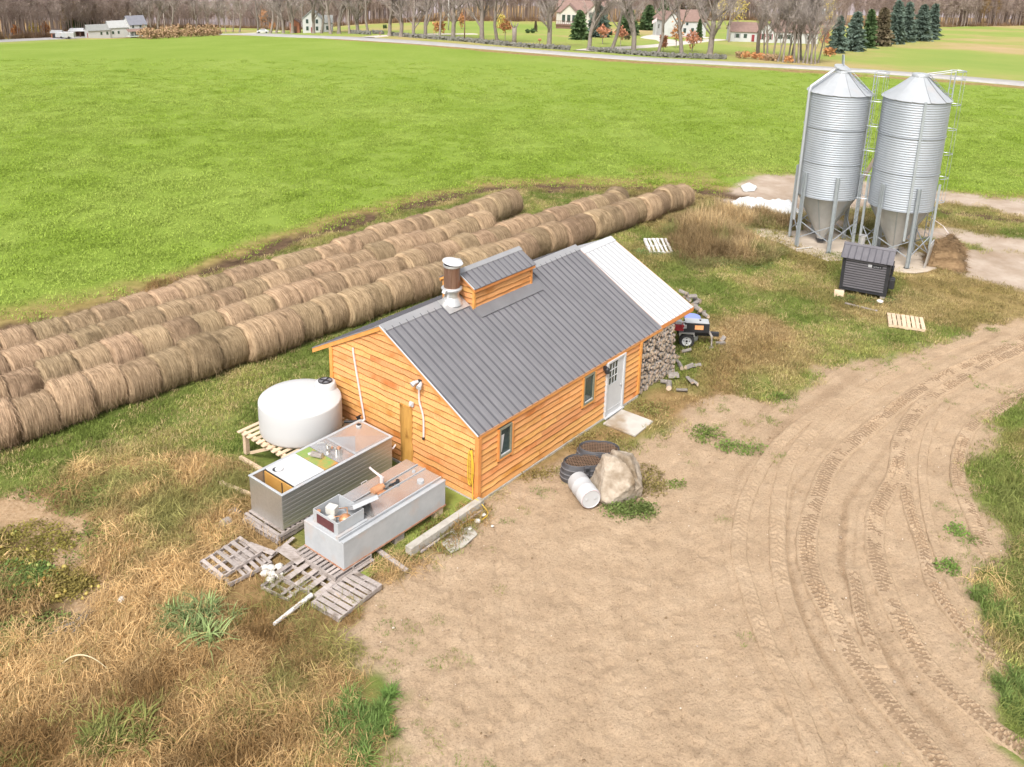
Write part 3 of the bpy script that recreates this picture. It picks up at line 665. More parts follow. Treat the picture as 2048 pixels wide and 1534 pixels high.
# strap-leaved clumps
def lilies(px_, py_, n, rx, ry, name, label, col, s=(.7, 1.3)):
    c = at(px_, py_); a, b = patch(n, c.x, c.y, rx, ry)
    gn_scatter(name, 'lily', *tf(a, b, *s, .2), np.array([col]) * nrng.uniform(.75, 1.3, (n, 1)), label, 'grass clump')
lilies(405, 1255, 26, .95, .55, 'green_grass_clump', 'lush pale green grass clump among the dead grass', (.185, .235, .095), (.5, 1.25))
lilies(715, 1460, 60, .75, 1.0, 'green_verge_grass', 'green grass patch at the near edge of the sand', (.125, .185, .050), (.35, .7))
lilies(780, 1385, 9, .16, .14, 'green_grass_tuft', 'small green grass tuft on the edge of the sand', (.115, .185, .045), (.3, .5))
lilies(1990, 1215, 40, .5, .8, 'bank_grass', 'green grass creeping onto the sand from the right bank', (.135, .185, .050), (.35, .6))
lilies(2045, 1400, 40, .5, .9, 'bank_grass_low', 'green grass on the right bank nearest the viewer', (.130, .180, .050), (.35, .7))
lilies(230, 1480, 20, .7, .5, 'faded_grass_clump', 'half green grass clump low in the left corner', (.16, .17, .05), (.6, 1.0))

# ---- pebbles on the sand
def pebble(seed):
    g = np.random.default_rng(seed); bm = bmesh.new(); bmesh.ops.create_icosphere(bm, subdivisions=1, radius=1)
    for q in bm.verts: q.co *= g.uniform(.75, 1.15); q.co.z *= .6
    V_ = np.array([q.co[:] for q in bm.verts]); F_ = np.array([[q.index for q in f_.verts] for f_ in bm.faces]); bm.free(); return V_, None, F_
lib('pebble', [pebble(k) for k in range(4)])
x, y = scatter_pts(5200, -5, 18, 12.5, 34); mk = masks(x, y); u_, v_ = shed_uv(x, y)
k = keep(x, y, mk['sand'] * .42 + .8 * ((v_ > -1) & (v_ < -.05) & (u_ > -1.5) & (u_ < 3))); x, y = x[k], y[k]; n = len(x)
s = .008 + .016 * nrng.uniform(size=n) ** 4 + .03 * (nrng.uniform(size=n) > .985); pts, rot, _ = tf(x, y, 1, 1); pts[:, 2] += .03
gn_scatter('pebbles', 'pebble', pts, rot, np.stack([s, s, s], 1), mixc((.26, .19, .13), (.62, .56, .50), nrng.uniform(size=n) ** 2), 'small pale pebbles strewn over the sand', 'pebbles')

# clods of trodden sand
x, y = scatter_pts(9000, -5, 19, 12.5, 33); mk = masks(x, y); k = keep(x, y, mk['sand'] * sstep(.45, .65, fbm(x, y, .6, 3, 58)) * .5); x, y = x[k], y[k]; n = len(x)
s = .012 + .035 * nrng.uniform(size=n) ** 3; pts, rot, _ = tf(x, y, 1, 1); pts[:, 2] += .012
gn_scatter('sand_clods', 'pebble', pts, rot, np.stack([s, s, s * .7], 1), mixc((.17, .115, .065), (.30, .21, .135), nrng.uniform(size=n)), 'trodden clods of sand over the yard', 'clods')

# garden left-overs: squash among the withered vines, sticks, an arched stalk
m_sq = {'y': mat('yellow_squash', (.38, .27, .05), (.34, .30, .09), scale=4, rough=.5), 'o': mat('orange_squash', (.52, .20, .05), rough=.5), 'g': mat('green_squash', (.20, .25, .06), (.34, .33, .09), scale=5, rough=.5)}
SQ = []
for k in range(3):
    b_ = MB(); b_.lathe([(.02, -.055), (.05, -.05), (.072, -.02), (.075, .012), (.055, .045), (.02, .052)], 12); SQ.append(b_)
sq_mesh = {}
for kk in m_sq:
    o = SQ[0].build('squash', m_sq[kk], smooth='all'); sq_mesh[kk] = o.data; bpy.data.objects.remove(o)
for k in range(46):
    a, c = (rnd.gauss(45, 44), rnd.gauss(1120, 46)) if k < 26 else (rnd.gauss(115, 38), rnd.gauss(1172, 24)) if k < 40 else (rnd.gauss(60, 14), rnd.gauss(1235, 8))
    p = at(a, c, .06); kk = rnd.choice('yyyyggo'); o = bpy.data.objects.new('squash', sq_mesh[kk]); COL.objects.link(o); o.location = p; s_ = rnd.uniform(.4, .85); o.scale = (s_, s_, s_); o.rotation_euler = (rnd.uniform(-1, 1), rnd.uniform(-1, 1), rnd.uniform(0, 6))
    tag(o, {'y': 'small yellow squash among the withered garden vines', 'g': 'small greenish squash among the withered garden vines', 'o': 'small orange squash among the withered garden vines'}[kk], 'squash', 'squash left in the garden patch')
m_stick = mat('dead_stick', (.17, .14, .11), (.26, .22, .18), scale=6, rough=.9)
for k in range(9):
    p = at(150 + rnd.gauss(0, 14), 1246 + rnd.gauss(0, 8), .05); a = R(rnd.uniform(20, 80)); L_ = rnd.uniform(.4, .9)
    o = MB().tube([(-L_ / 2, 0, 0), (0, rnd.uniform(-.06, .06), .05), (L_ / 2, rnd.uniform(-.1, .1), .02 + rnd.uniform(0, .1))], [.02, .016, .006], 5).build('dead_branch', m_stick, smooth='all'); o.location = p; o.rotation_euler = (0, 0, a); tag(o, 'dead grey stick in the small brush pile by the garden', 'stick', 'brush pile by the garden')
p0, p1 = at(122, 1330, 0), at(222, 1345, 0); pm = (p0 + p1) / 2 + Vector((0, 0, .75)); m_stalk = mat('straw_stalk', (.46, .38, .22), (.52, .45, .30), scale=5, rough=.7)
pts = [(p0 * (1 - t_) ** 2 + pm * 2 * t_ * (1 - t_) + p1 * t_ * t_) - p0 for t_ in [q / 14 for q in range(15)]]
o = MB().tube(pts, [.022 - .001 * q for q in range(15)], 6).build('arched_stalk', m_stalk, smooth='all'); o.location = p0; tag(o, 'pale arched stalk bent over the dead grass', 'stalk')

# ================================================================== THE SHED
m_bark_edge = mat('bark_edge', (.27, .115, .034), (.60, .29, .10), scale=1.3, rough=.8)
m_board = mat('varnished_pine', (.55, .238, .076), (.68, .345, .138), scale=3.0, stretch=(.35, 6, 6), rough=.55, bump=.25, bscale=18, objvar=.11, hue=.010, col3=(.43, .16, .035), s3=1.1, t3=.60, spec=.35)
m_trim = mat('pine_trim', (.57, .22, .055), (.66, .285, .088), scale=5, stretch=(1, 1, 1), rough=.55, objvar=.08, hue=.008)
m_dark = mat('dark_gap', (.05, .028, .012), rough=.9)
m_ribshade = mat('dark_rib_shade', (.078, .075, .086), (.10, .097, .108), scale=1, rough=.5)  # shade lines of the roof ribs painted in as a darker rib colour
m_ribshadew = mat('pale_rib_shade', (.29, .29, .30), rough=.5)  # same painted rib shade, fainter, for the white roof
m_roof = mat('slate_grey_roof_metal', (.155, .150, .158), (.190, .183, .192), scale=.8, rough=.42, metal=.15, spec=.5)
m_roofw = mat('white_roof_metal', (.43, .43, .435), (.47, .47, .475), scale=.6, rough=.45, spec=.4)
m_flat = mat('grey_flat_sheet', (.165, .16, .166), (.21, .205, .21), scale=1.5, rough=.35, metal=.2)
m_cap = mat('grey_ridge_metal', (.27, .265, .27), (.33, .325, .33), scale=1.2, rough=.4, metal=.2)
m_flash = mat('bare_tin_flashing', (.50, .49, .485), (.62, .61, .60), scale=3, rough=.35, metal=.6)
m_conc = mat('weathered_concrete', (.34, .31, .27), (.45, .42, .37), scale=4, rough=.95, bump=.35, bscale=25, col3=(.20, .18, .13), s3=2)
m_white = mat('white_paint', (.46, .46, .465), (.52, .52, .52), scale=2, rough=.5)
m_glass = mat('dark_window_glass', (.018, .030, .030), (.05, .075, .07), scale=1.6, rough=.05, spec=.8)
m_frame_g = mat('green_window_frame', (.16, .17, .13), (.22, .21, .15), scale=6, rough=.6)
m_rust = mat('rusty_brown_pipe', (.20, .105, .072), (.36, .23, .17), scale=5, stretch=(2, 2, .2), rough=.3, metal=.6)
m_black = mat('black_metal', (.018, .018, .02), (.03, .03, .033), scale=5, rough=.45)
m_pvc = mat('pale_pvc_pipe', (.56, .47, .45), (.64, .56, .54), scale=3, rough=.45)
SL_, SW_, HE, HR, VR = 8.66, 6.32, 2.244, 4.413, 3.953
SLOPE = (HR - HE) / VR
SPAN_D = 10.02; SPAN_W = 12.45
shed = thing('shed', 'orange varnished board shed with a grey metal roof and a roof cupola', 'shed', SHED_O, SHED_YAW)
def zr(v): return HE + SLOPE * v if v < VR else HR - SLOPE * (v - VR)
# foundation
b_ = MB(); b_.box((SL_ / 2, SW_ / 2, -.06), (SL_ + .08, SW_ + .08, .24)); b_.build('foundation', m_conc, shed, bevel=.02)
# inner core so no light leaks through the lap joints
b_ = MB()
def gable_poly(ins, drop): return [(ins, .1), (SW_ - ins, .1), (SW_ - ins, zr(SW_ - ins) - drop), (VR, HR - drop), (ins, zr(ins) - drop)]
gp = gable_poly(.05, .12); n = len(gp)
b_.add([(.05, a, c) for a, c in gp] + [(SL_ - .05, a, c) for a, c in gp], [tuple(range(n))[::-1], tuple(range(n, 2 * n))] + [(i, (i + 1) % n, n + (i + 1) % n, n + i) for i in range(n)])
b_.build('wall_core', m_dark, shed)
def board(parent, p0, along, up, outw, L0, L1, z0, z1, seed, thick=.050, name='siding_board', l0t=None, l1t=None):
    """one lapped board: bottom edge proud and slightly wavy; l0t / l1t are the ends along its top edge"""
    p0, along, up, outw = Vector(p0), Vector(along), Vector(up), Vector(outw)
    L0t = L0 if l0t is None else l0t; L1t = L1 if l1t is None else l1t
    k = max(3, int((L1 - L0) / .28)); g = random.Random(seed); vs = []
    wob = [g.uniform(-.016, .014) for _ in range(k + 1)]
    for i in range(k + 1):
        t = i / k; lb = L0 + (L1 - L0) * t; lt = L0t + (L1t - L0t) * t
        vs += [p0 + along * lb + up * (z0 + .006 + wob[i] + 1.5 * abs(wob[i - 1])) + outw * (thick + .006), p0 + along * lb + up * (z0 - .022 + wob[i]) + outw * (thick - .006), p0 + along * lb + up * (z0 - .022 + wob[i]) + outw * .0,
               p0 + along * lt + up * z1 + outw * .0, p0 + along * lt + up * z1 + outw * (.012)]
    fs = []
    for i in range(k):
        a, b2 = i * 5, (i + 1) * 5
        for j in range(5): fs.append((a + j, b2 + j, b2 + (j + 1) % 5, a + (j + 1) % 5))
    fs += [(0, 4, 3, 2, 1), tuple(k * 5 + j for j in range(5))]
    q = MB(); q.add(vs, [f[::-1] for f in fs]); q.mi = [1 if (i < 5 * k and i % 5 == 0) else 0 for i in range(len(fs))]; return q.build(name, [m_board, m_bark_edge], parent)
COURSE = .203
# gable end facing the tanks
z = .06; i = 0
while z < HR - .22:
    z1 = min(z + COURSE, HR - .13)
    a0, a1 = max(.04, (z - HE + .12) / SLOPE), min(SW_ - .04, VR + (HR - .12 - z) / SLOPE)
    t0, t1 = max(.04, (z1 - HE + .12) / SLOPE), min(SW_ - .04, VR + (HR - .12 - z1) / SLOPE)
    if t1 - t0 < .05: t0 = t1 = VR
    cuts = [a0, a1] if a1 - a0 < 4.2 or rnd.random() < .35 else [a0, a0 + (a1 - a0) * rnd.choice((.36, .45, .55, .62)), a1]
    for c in range(len(cuts) - 1):
        s0, s1 = cuts[c], cuts[c + 1] - (.004 if c < len(cuts) - 2 else 0)
        f = lambda s: t0 if s == a0 else (t1 if s == a1 else s)
        board(shed, (.03, 0, 0), (0, 1, 0), (0, 0, 1), (-1, 0, 0), s0, s1, z, z1, 100 + i, l0t=f(s0), l1t=f(s1) if c == len(cuts) - 2 else s1); i += 1
    z = z1
# long wall with two windows and the door
OPEN = [(.86, 1.50, 1.0, 2.05), (5.12, 5.79, 1.0, 2.10), (6.47, 7.60, -.1, 2.12)]
z = .06
while z < HE - .12:
    z1 = min(z + COURSE, HE - .09)
    segs = [(.04, SL_ - .04)]
    for (a, c, zl, zh) in OPEN:
        if z1 > zl + .02 and z < zh - .02:
            ns = []
            for s0, s1 in segs:
                if c <= s0 or a >= s1: ns.append((s0, s1)); continue
                if a > s0: ns.append((s0, a))
                if c < s1: ns.append((c, s1))
            segs = ns
    for s0, s1 in segs:
        cuts = [s0] + ([] if s1 - s0 < 2.8 else sorted(s0 + (s1 - s0) * q for q in (rnd.uniform(.35, .65),))) + [s1]
        for c in range(len(cuts) - 1):
            board(shed, (0, .03, 0), (1, 0, 0), (0, 0, 1), (0, -1, 0), cuts[c], cuts[c + 1] - .003, z, z1, 400 + i); i += 1
    z = z1
# far gable and back wall, plain boards
for q, (p0, al, ow, Ln) in enumerate((((SL_ - .03, 0, 0), (0, 1, 0), (1, 0, 0), SW_), ((0, SW_ - .03, 0), (1, 0, 0), (0, 1, 0), SL_))):
    for c in range(13):
        z0 = .06 + c * .226
        a0, a1 = .04, Ln - .04
        if q == 0: a0 = max(a0, (z0 + .22 - HE + .12) / SLOPE)
        elif z0 + .22 > zr(SW_) - .1: continue
        if a1 - a0 > .3:
            o = board(shed, p0, al, (0, 0, 1), ow, a0, a1, z0, z0 + .226, 700 + c + 20 * q)
# corner boards
for (cu, cv, dz, hh) in ((-.02, -.02, .1, HE - .12), (-.02, SW_ - .06, .1, zr(SW_) - .14), (SL_ - .06, -.02, .1, HE - .12)):
    b_ = MB(); b_.box((cu + .035, cv + .035, dz + (hh - dz) / 2), (.14, .14, hh - dz)); b_.build('corner_board', m_trim, shed, bevel=.006)
# ---- roofs
def roof_panel(parent, u0, u1, v0, v1, zf, material, name='roof_panel', ribs=3, lift=0.0, rh=.042, nrm=1):
    """ribbed sheet between u0..u1 running down the slope from v1 to v0"""
    b = MB(); prof = []; wd = (u1 - u0) / ribs
    for k in range(ribs):
        a = u0 + k * wd
        prof += [(a, 0), (a + .012, rh), (a + .040, rh), (a + .052, 0), (a + wd * .4, 0), (a + wd * .42, .005), (a + wd * .46, .005), (a + wd * .48, 0)]
    prof.append((u1, 0)); n = len(prof)
    vs = [(a, v0, zf(v0) + h + lift) for a, h in prof] + [(a, v1, zf(v1) + h + lift) for a, h in prof]
    vs += [(u0, v0, zf(v0) + lift - .012), (u1, v0, zf(v0) + lift - .012), (u0, v1, zf(v1) + lift - .012), (u1, v1, zf(v1) + lift - .012)]
    fs = [(k, k + 1, n + k + 1, n + k) for k in range(n - 1)] + [(2 * n, 2 * n + 2, 2 * n + 3, 2 * n + 1), (0, n, 2 * n + 2, 2 * n), (n - 1, 2 * n + 1, 2 * n + 3, 2 * n - 1)]
    b.add(vs, fs if nrm > 0 else [f[::-1] for f in fs]); b.mi = [1 if (i < n - 1 and i % 8 < 3) else 0 for i in range(len(fs))]; return b.build(name, [material, m_ribshadew if material == m_roofw else m_ribshade], parent)
npan = 11; pw = (SPAN_D + .04) / npan
for k in range(npan):
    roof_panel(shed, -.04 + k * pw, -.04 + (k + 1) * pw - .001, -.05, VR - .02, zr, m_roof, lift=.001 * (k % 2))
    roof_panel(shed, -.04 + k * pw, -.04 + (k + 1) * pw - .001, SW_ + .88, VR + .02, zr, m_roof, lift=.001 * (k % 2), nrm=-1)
def ridge(parent, u0, u1, vr, zf, w, material, name='ridge_cap', lift=.038):
    b = MB(); vs = []
    for u in (u0, u1): vs += [(u, vr - w, zf(vr - w) + lift), (u, vr, zf(vr) + lift + .012), (u, vr + w, zf(vr + w) + lift), (u, vr - w, zf(vr - w) + lift - .03), (u, vr + w, zf(vr + w) + lift - .03)]
    b.add(vs, [(0, 5, 6, 1), (1, 6, 7, 2), (3, 8, 5, 0), (2, 7, 9, 4), (0, 1, 2, 4, 3), (5, 8, 9, 7, 6)]); return b.build(name, material, parent)
ridge(shed, -.05, 2.5, VR, zr, .24, m_cap); ridge(shed, 6.62, SPAN_D + .0, VR, zr, .24, m_cap)
# rakes and fascia boards
def rake(parent, u, va, vb, zf, h=.155, t=.035, material=m_trim, name='rake_board'):
    b = MB(); vs = []
    for du in (0, -t): vs += [(u + du, va, zf(va) - .014), (u + du, vb, zf(vb) - .014), (u + du, vb, zf(vb) - h), (u + du, va, zf(va) - h)]
    b.add(vs, [(0, 1, 2, 3), (7, 6, 5, 4), (0, 4, 5, 1), (1, 5, 6, 2), (2, 6, 7, 3), (3, 7, 4, 0)]); return b.build(name, material, parent)
rake(shed, -.035, -.04, VR, zr, .12); rake(shed, -.036, VR, SW_ + .87, zr)
rake(shed, SPAN_D + .03, -.04, VR, zr, .10); rake(shed, SPAN_D + .03, VR, SW_ + .87, zr)
# pale drip edge along the near rake
b_ = MB(); b_.bar((-.075, -.05, zr(-.05) + .012), (-.075, VR, HR + .012), .03, .03); b_.build('drip_edge', m_white, shed)
b_ = MB(); b_.bar((-.075, SW_ + .88, zr(SW_ + .88) + .012), (-.075, VR, HR + .012), .02, .02); b_.build('drip_edge', m_cap, shed)
b_ = MB(); b_.box((SPAN_D / 2, -.03, HE - .075), (SPAN_D + .04, .03, .12)); b_.build('fascia', m_trim, shed)
b_ = MB(); b_.box((SPAN_D / 2, SW_ + .86, zr(SW_ + .86) - .08), (SPAN_D + .04, .03, .12)); b_.build('fascia', m_trim, shed)
# white roofed bay at the far end, over the firewood
HRW = HR - .255; SLW = (HRW - (HE + .02)) / (VR - .07)
def zw(v): return HE + .02 + SLW * (v - .07) if v < VR else HRW - SLW * (v - VR)
npw = 3; pww = (SPAN_W - SPAN_D) / npw
for k in range(npw):
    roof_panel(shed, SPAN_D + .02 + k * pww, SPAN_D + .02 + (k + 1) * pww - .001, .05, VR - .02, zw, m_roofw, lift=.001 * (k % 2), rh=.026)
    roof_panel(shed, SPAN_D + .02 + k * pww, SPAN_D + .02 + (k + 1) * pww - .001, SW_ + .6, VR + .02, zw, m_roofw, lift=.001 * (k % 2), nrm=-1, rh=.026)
ridge(shed, SPAN_D + .02, SPAN_W + .02, VR, zw, .24, m_roofw, lift=.032)
b_ = MB(); b_.box(((SPAN_D + SPAN_W) / 2 + .02, .06, HE - .075), (SPAN_W - SPAN_D + .02, .03, .17)); b_.build('fascia', m_trim, shed)
rake(shed, SPAN_W + .055, .05, VR, zw, .13, material=m_trim); rake(shed, SPAN_W + .055, VR, SW_ + .6, zw, .13)
for (pu, pv) in ((SPAN_W - .55, .9), (SPAN_W - .12, SW_ - .1), (SPAN_W - .12, VR)):
    b_ = MB(); b_.box((pu, pv, (zw(pv) - .12) / 2), (.14, .14, zw(pv) - .12)); b_.build('post', m_trim, shed)
# cupola
cup = bpy.data.objects.new('cupola', None); COL.objects.link(cup); cup.parent = shed
CU0, CU1, CV0 = 3.47, 6.45, 3.29; CV1 = 2 * VR - CV0; CE = 4.80; CR = 5.23; CS = (CR - CE) / (VR - CV0 + .12)
def zc(v): return CR - CS * abs(v - VR)
b_ = MB(); gpc = [(CV0 + .04, 3.9), (CV1 - .04, 3.9), (CV1 - .04, zc(CV1) - .06), (VR, CR - .05), (CV0 + .04, zc(CV0) - .06)]; n = 5
b_.add([(CU0 + .04, a, c) for a, c in gpc] + [(CU1 - .04, a, c) for a, c in gpc], [tuple(range(n))[::-1], tuple(range(n, 2 * n))] + [(i2, (i2 + 1) % n, n + (i2 + 1) % n, n + i2) for i2 in range(n)]); b_.build('cupola_core', m_dark, cup)
for c in range(4):
    z0 = 4.03 + c * .185; z1 = z0 + .185
    for (vv, ow) in ((CV0 + .03, (0, -1, 0)), (CV1 - .03, (0, 1, 0))):
        board(cup, (0, vv, 0), (1, 0, 0), (0, 0, 1), ow, CU0 + .02, CU1 - .02, z0, min(z1, CE - .02), 900 + c)
for c in range(6):
    z0 = 4.03 + c * .185; z1 = min(z0 + .185, CR - .03)
    if z0 > CR - .1: break
    f = lambda zz: max(CV0 + .02, VR - max(.02, (CR - .04 - zz) / CS))
    for (uu, ow) in ((CU0 + .03, (-1, 0, 0)), (CU1 - .03, (1, 0, 0))):
        board(cup, (uu, 0, 0), (0, 1, 0), (0, 0, 1), ow, f(z0), 2 * VR - f(z0), z0, z1, 930 + c, l0t=f(z1), l1t=2 * VR - f(z1))
for (uu, vv) in ((CU0, CV0), (CU1, CV0), (CU0, CV1), (CU1, CV1)):
    b_ = MB(); b_.box((uu, vv, 4.42 if vv == CV0 else 4.42), (.08, .08, .74)); b_.build('corner_post', m_trim, cup)
b_ = MB(); b_.box(((CU0 + CU1) / 2, CV0 - .10, CE - .085), (CU1 - CU0 + .18, .03, .09)); b_.build('fascia', m_trim, cup)
b_ = MB(); b_.box(((CU0 + CU1) / 2, CV1 + .10, CE - .085), (CU1 - CU0 + .18, .03, .09)); b_.build('fascia', m_trim, cup)
rake(cup, CU0 - .075, CV0 - .11, VR, zc, .10); rake(cup, CU0 - .075, VR, CV1 + .11, zc, .10)
npc = 4; pwc = (CU1 - CU0 + .24) / npc
for k in range(npc):
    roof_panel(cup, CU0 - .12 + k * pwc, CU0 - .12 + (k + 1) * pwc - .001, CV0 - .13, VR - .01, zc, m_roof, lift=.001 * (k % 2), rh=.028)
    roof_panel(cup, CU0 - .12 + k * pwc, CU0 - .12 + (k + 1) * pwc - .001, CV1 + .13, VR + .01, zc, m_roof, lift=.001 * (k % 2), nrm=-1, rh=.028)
ridge(cup, CU0 - .13, CU1 + .13, VR, zc, .15, m_cap, lift=.034)
b_ = MB(); b_.bar((CU0 - .13, CV0 - .13, zc(CV0 - .13) + .012), (CU0 - .13, VR, CR + .012), .022, .03); b_.build('drip_edge', m_white, cup)
# flashing sheet in front of the cupola and tin saddle of the smoke stack
def slope_plate(u0, u1, v0, v1, lift, material, name, t=.006):
    b = MB(); vs = [(a, c, zr(c) + lift + d) for d in (0, -t) for a, c in ((u0, v0), (u1, v0), (u1, v1), (u0, v1))]
    b.add(vs, [(0, 1, 2, 3), (7, 6, 5, 4), (0, 4, 5, 1), (1, 5, 6, 2), (2, 6, 7, 3), (3, 7, 4, 0)]); return b.build(name, material, shed)
slope_plate(3.42, 6.72, 2.90, 3.30, .052, m_flat, 'flashing'); slope_plate(6.46, 6.72, 3.301, VR, .052, m_flat, 'flashing')
slope_plate(2.44, 3.40, 3.40, VR, .056, m_flash, 'stack_flashing')
stk = bpy.data.objects.new('smoke_stack', None); COL.objects.link(stk); stk.parent = shed
su_, sv_ = 2.98, 3.82
b_ = MB(); b_.lathe([(.36, 4.26), (.30, 4.42), (.24, 4.50), (.235, 4.72), (.33, 4.74), (.345, 4.80), (.30, 4.84)], 28, (su_, sv_, 0)); b_.build('stack_base', m_flash, stk, smooth=35)
b_ = MB(); b_.lathe([(.265, 4.80), (.265, 5.50), (.275, 5.51), (.275, 5.60), (.262, 5.61)], 28, (su_, sv_, 0)); b_.build('pipe', m_rust, stk, smooth=35)
b_ = MB(); b_.lathe([(.272, 5.53), (.29, 5.54), (.29, 5.60), (.272, 5.61)], 28, (su_, sv_, 0)); b_.build('collar', m_flash, stk, smooth=35)
b_ = MB(); b_.lathe([(.33, 0), (.34, .015), (.33, .03), (.05, .06)], 28, (0, 0, 0)); b_.box((.16, .0, .04), (.36, .05, .03)); b_.box((.34, .03, .0), (.14, .14, .05), (0, .3, 0)); o = b_.build('rain_lid', m_white, stk, smooth=35); o.location = (su_ + .03, sv_, 5.66); o.rotation_euler = (R(9), R(4), 0)
b_ = MB(); b_.box((su_ - .36, sv_ - .02, 4.76), (.14, .12, .11), (.2, .3, .2)); b_.tube([(su_ - .28, sv_, 4.77), (su_ - .42, sv_, 4.79)], .03, 8); b_.build('counterweight', m_white, stk, bevel=.02)
# windows: frame, glass, sill, curtain
def window(u0, u1, z0, z1, curtain=False):
    wn = bpy.data.objects.new('window', None); COL.objects.link(wn); wn.parent = shed
    b = MB(); t = .055
    for (a, c, e, g_) in ((u0, u0 + t, z0, z1), (u1 - t, u1, z0, z1), (u0 + t, u1 - t, z1 - t, z1), (u0 + t, u1 - t, z0, z0 + t)): b.box(((a + c) / 2, -.022, (e + g_) / 2), (c - a, .07, g_ - e))
    b.build('frame', m_frame_g, wn)
    b = MB(); b.box(((u0 + u1) / 2, .0, (z0 + z1) / 2), (u1 - u0 - 2 * t, .012, z1 - z0 - 2 * t)); b.build('pane', m_glass, wn)
    b = MB(); b.box(((u0 + u1) / 2, -.03, z0 + .085), (u1 - u0 - 2 * t, .03, .03)); b.build('sash_rail', m_white, wn)
    b = MB()
    for (a, c, e, g_) in ((u0 - .07, u0, z0 - .06, z1), (u1, u1 + .07, z0 - .06, z1), (u0, u1, z0 - .075, z0)): b.box(((a + c) / 2, -.028, (e + g_) / 2), (c - a, .06, g_ - e))
    b.build('casing', m_trim, wn)
    if curtain:
        b = MB(); k = 6; vs = []
        for i2 in range(k + 1):
            a = u0 + t + .01 + (u1 - u0 - 2 * t) * .42 * i2 / k; dy = -.008 - .006 * (i2 % 2)
            vs += [(a, dy, z1 - .25), (a - .10 * i2 / k, dy, z0 + .18)]
        b.add(vs, [(2 * i2, 2 * i2 + 1, 2 * i2 + 3, 2 * i2 + 2) for i2 in range(k)]); b.build('curtain', m_white, wn)
window(.90, 1.46, 1.04, 2.03, True); window(5.16, 5.75, 1.04, 2.08)
# door with nine panes
dr = bpy.data.objects.new('door', None); COL.objects.link(dr); dr.parent = shed
b_ = MB()
for (a, c, e, g_) in ((6.47, 6.55, .02, 2.12), (7.50, 7.60, .02, 2.12), (6.55, 7.50, 2.05, 2.12)): b_.box(((a + c) / 2, -.03, (e + g_) / 2), (c - a, .10, g_ - e))
b_.build('door_frame', m_white, dr, bevel=.006)
b_ = MB(); b_.box((7.025, -.006, .62), (.94, .045, 1.16)); b_.box((6.61, -.006, 1.62), (.11, .045, .84)); b_.box((7.33, -.006, 1.62), (.33, .045, .84)); b_.box((6.915, -.006, 2.02), (.50, .045, .05))
b_.box((7.025, -.035, .24), (.94, .012, .025)); b_.build('door_leaf', m_white, dr)
for r_ in range(3):
    for c in range(3):
        b_ = MB(); b_.box((6.665 + .083 + c * .167, -.004, 1.20 + .133 + r_ * .266), (.16, .01, .258)); b_.build('pane', m_glass, dr)
b_ = MB()
for c in (1, 2): b_.box((6.665 + c * .167, -.014, 1.60), (.024, .03, .80))
for r_ in (1, 2): b_.box((6.915, -.0145, 1.20 + r_ * .266), (.50, .03, .024))
b_.build('muntin', m_white, dr)
b_ = MB(); b_.tube([(7.40, -.03, .98), (7.40, -.09, .98)], .028, 10); b_.build('handle', m_flash, dr, smooth=True)
b_ = MB(); b_.box((7.03, -.06, .035), (1.14, .14, .05)); b_.build('threshold', m_white, dr)
b_ = MB(); b_.box((6.33, -.06, 1.98), (.10, .10, .14)); b_.lathe([(.04, -.16), (.085, -.13), (.085, .02), (.03, .07)], 12, (6.33, -.15, 1.97)); b_.build('porch_lamp', m_black, shed, smooth=35)
# fittings on the gable
b_ = MB(); b_.tube([(-.04, 5.21, 3.28), (-.05, 5.19, 3.1), (-.05, 4.95, 1.9), (-.07, 4.72, .95), (-.22, 4.55, 1.02), (-.60, 4.18, 1.36)], .032, 8); b_.build('sap_pipe', m_pvc, shed, smooth=True)
b_ = MB(); b_.tube(smooth_line([(-.05, 2.30, 2.92), (-.06, 2.29, 2.5), (-.05, 2.14, 2.02), (-.055, 2.12, 1.40), (-.055, 2.13, 1.34)], .06), .030, 8); b_.build('sap_pipe', m_pvc, shed, smooth=True)
b_ = MB(); b_.box((-.07, 2.12, 1.31), (.05, .06, .08)); b_.build('pipe_coupling', m_black, shed)
fl = bpy.data.objects.new('flood_light', None); COL.objects.link(fl); fl.parent = shed
b_ = MB(); b_.box((-.05, 2.28, 3.14), (.05, .12, .12)); b_.build('bracket', m_black, fl)
for dv in (-.12, .10):
    b_ = MB(); b_.tube([(-.06, 2.28 + dv * .5, 3.13), (-.14, 2.28 + dv, 3.11), (-.26, 2.28 + dv * 1.3, 3.06)], [.04, .06, .085], 12); b_.build('lamp_head', m_white, fl, smooth=35)
b_ = MB(); b_.box((-.06, 2.62, 2.27), (.08, .15, .15)); b_.tube([(-.10, 2.62, 2.27), (-.14, 2.62, 2.27)], .05, 10); b_.build('outlet_box', m_white, shed, bevel=.015)
# live-edge slab fixed upright on the gable
b_ = MB(); vs = []; g = random.Random(3)
for k in range(12):
    zz = .02 + k * 2.10 / 11; a = 2.62 + g.uniform(-.03, .03); c = 3.09 + .05 * k / 11 + g.uniform(-.02, .02)
    vs += [(-.025, a, zz), (-.025, c, zz), (-.095, c - .04, zz), (-.11, (a + c) / 2, zz), (-.095, a + .04, zz)]
b_.add(vs, [(k * 5 + j, k * 5 + (j + 1) % 5, (k + 1) * 5 + (j + 1) % 5, (k + 1) * 5 + j) for k in range(11) for j in range(5)] + [(0, 1, 2, 3, 4)[::-1], (55, 56, 57, 58, 59)])
m_slab = mat('yellow_pine_slab', (.36, .18, .04), (.48, .26, .065), scale=4, stretch=(4, 4, .4), rough=.6, col3=(.22, .10, .02), s3=3)
b_.build('slab_board', m_slab, shed, smooth=60)

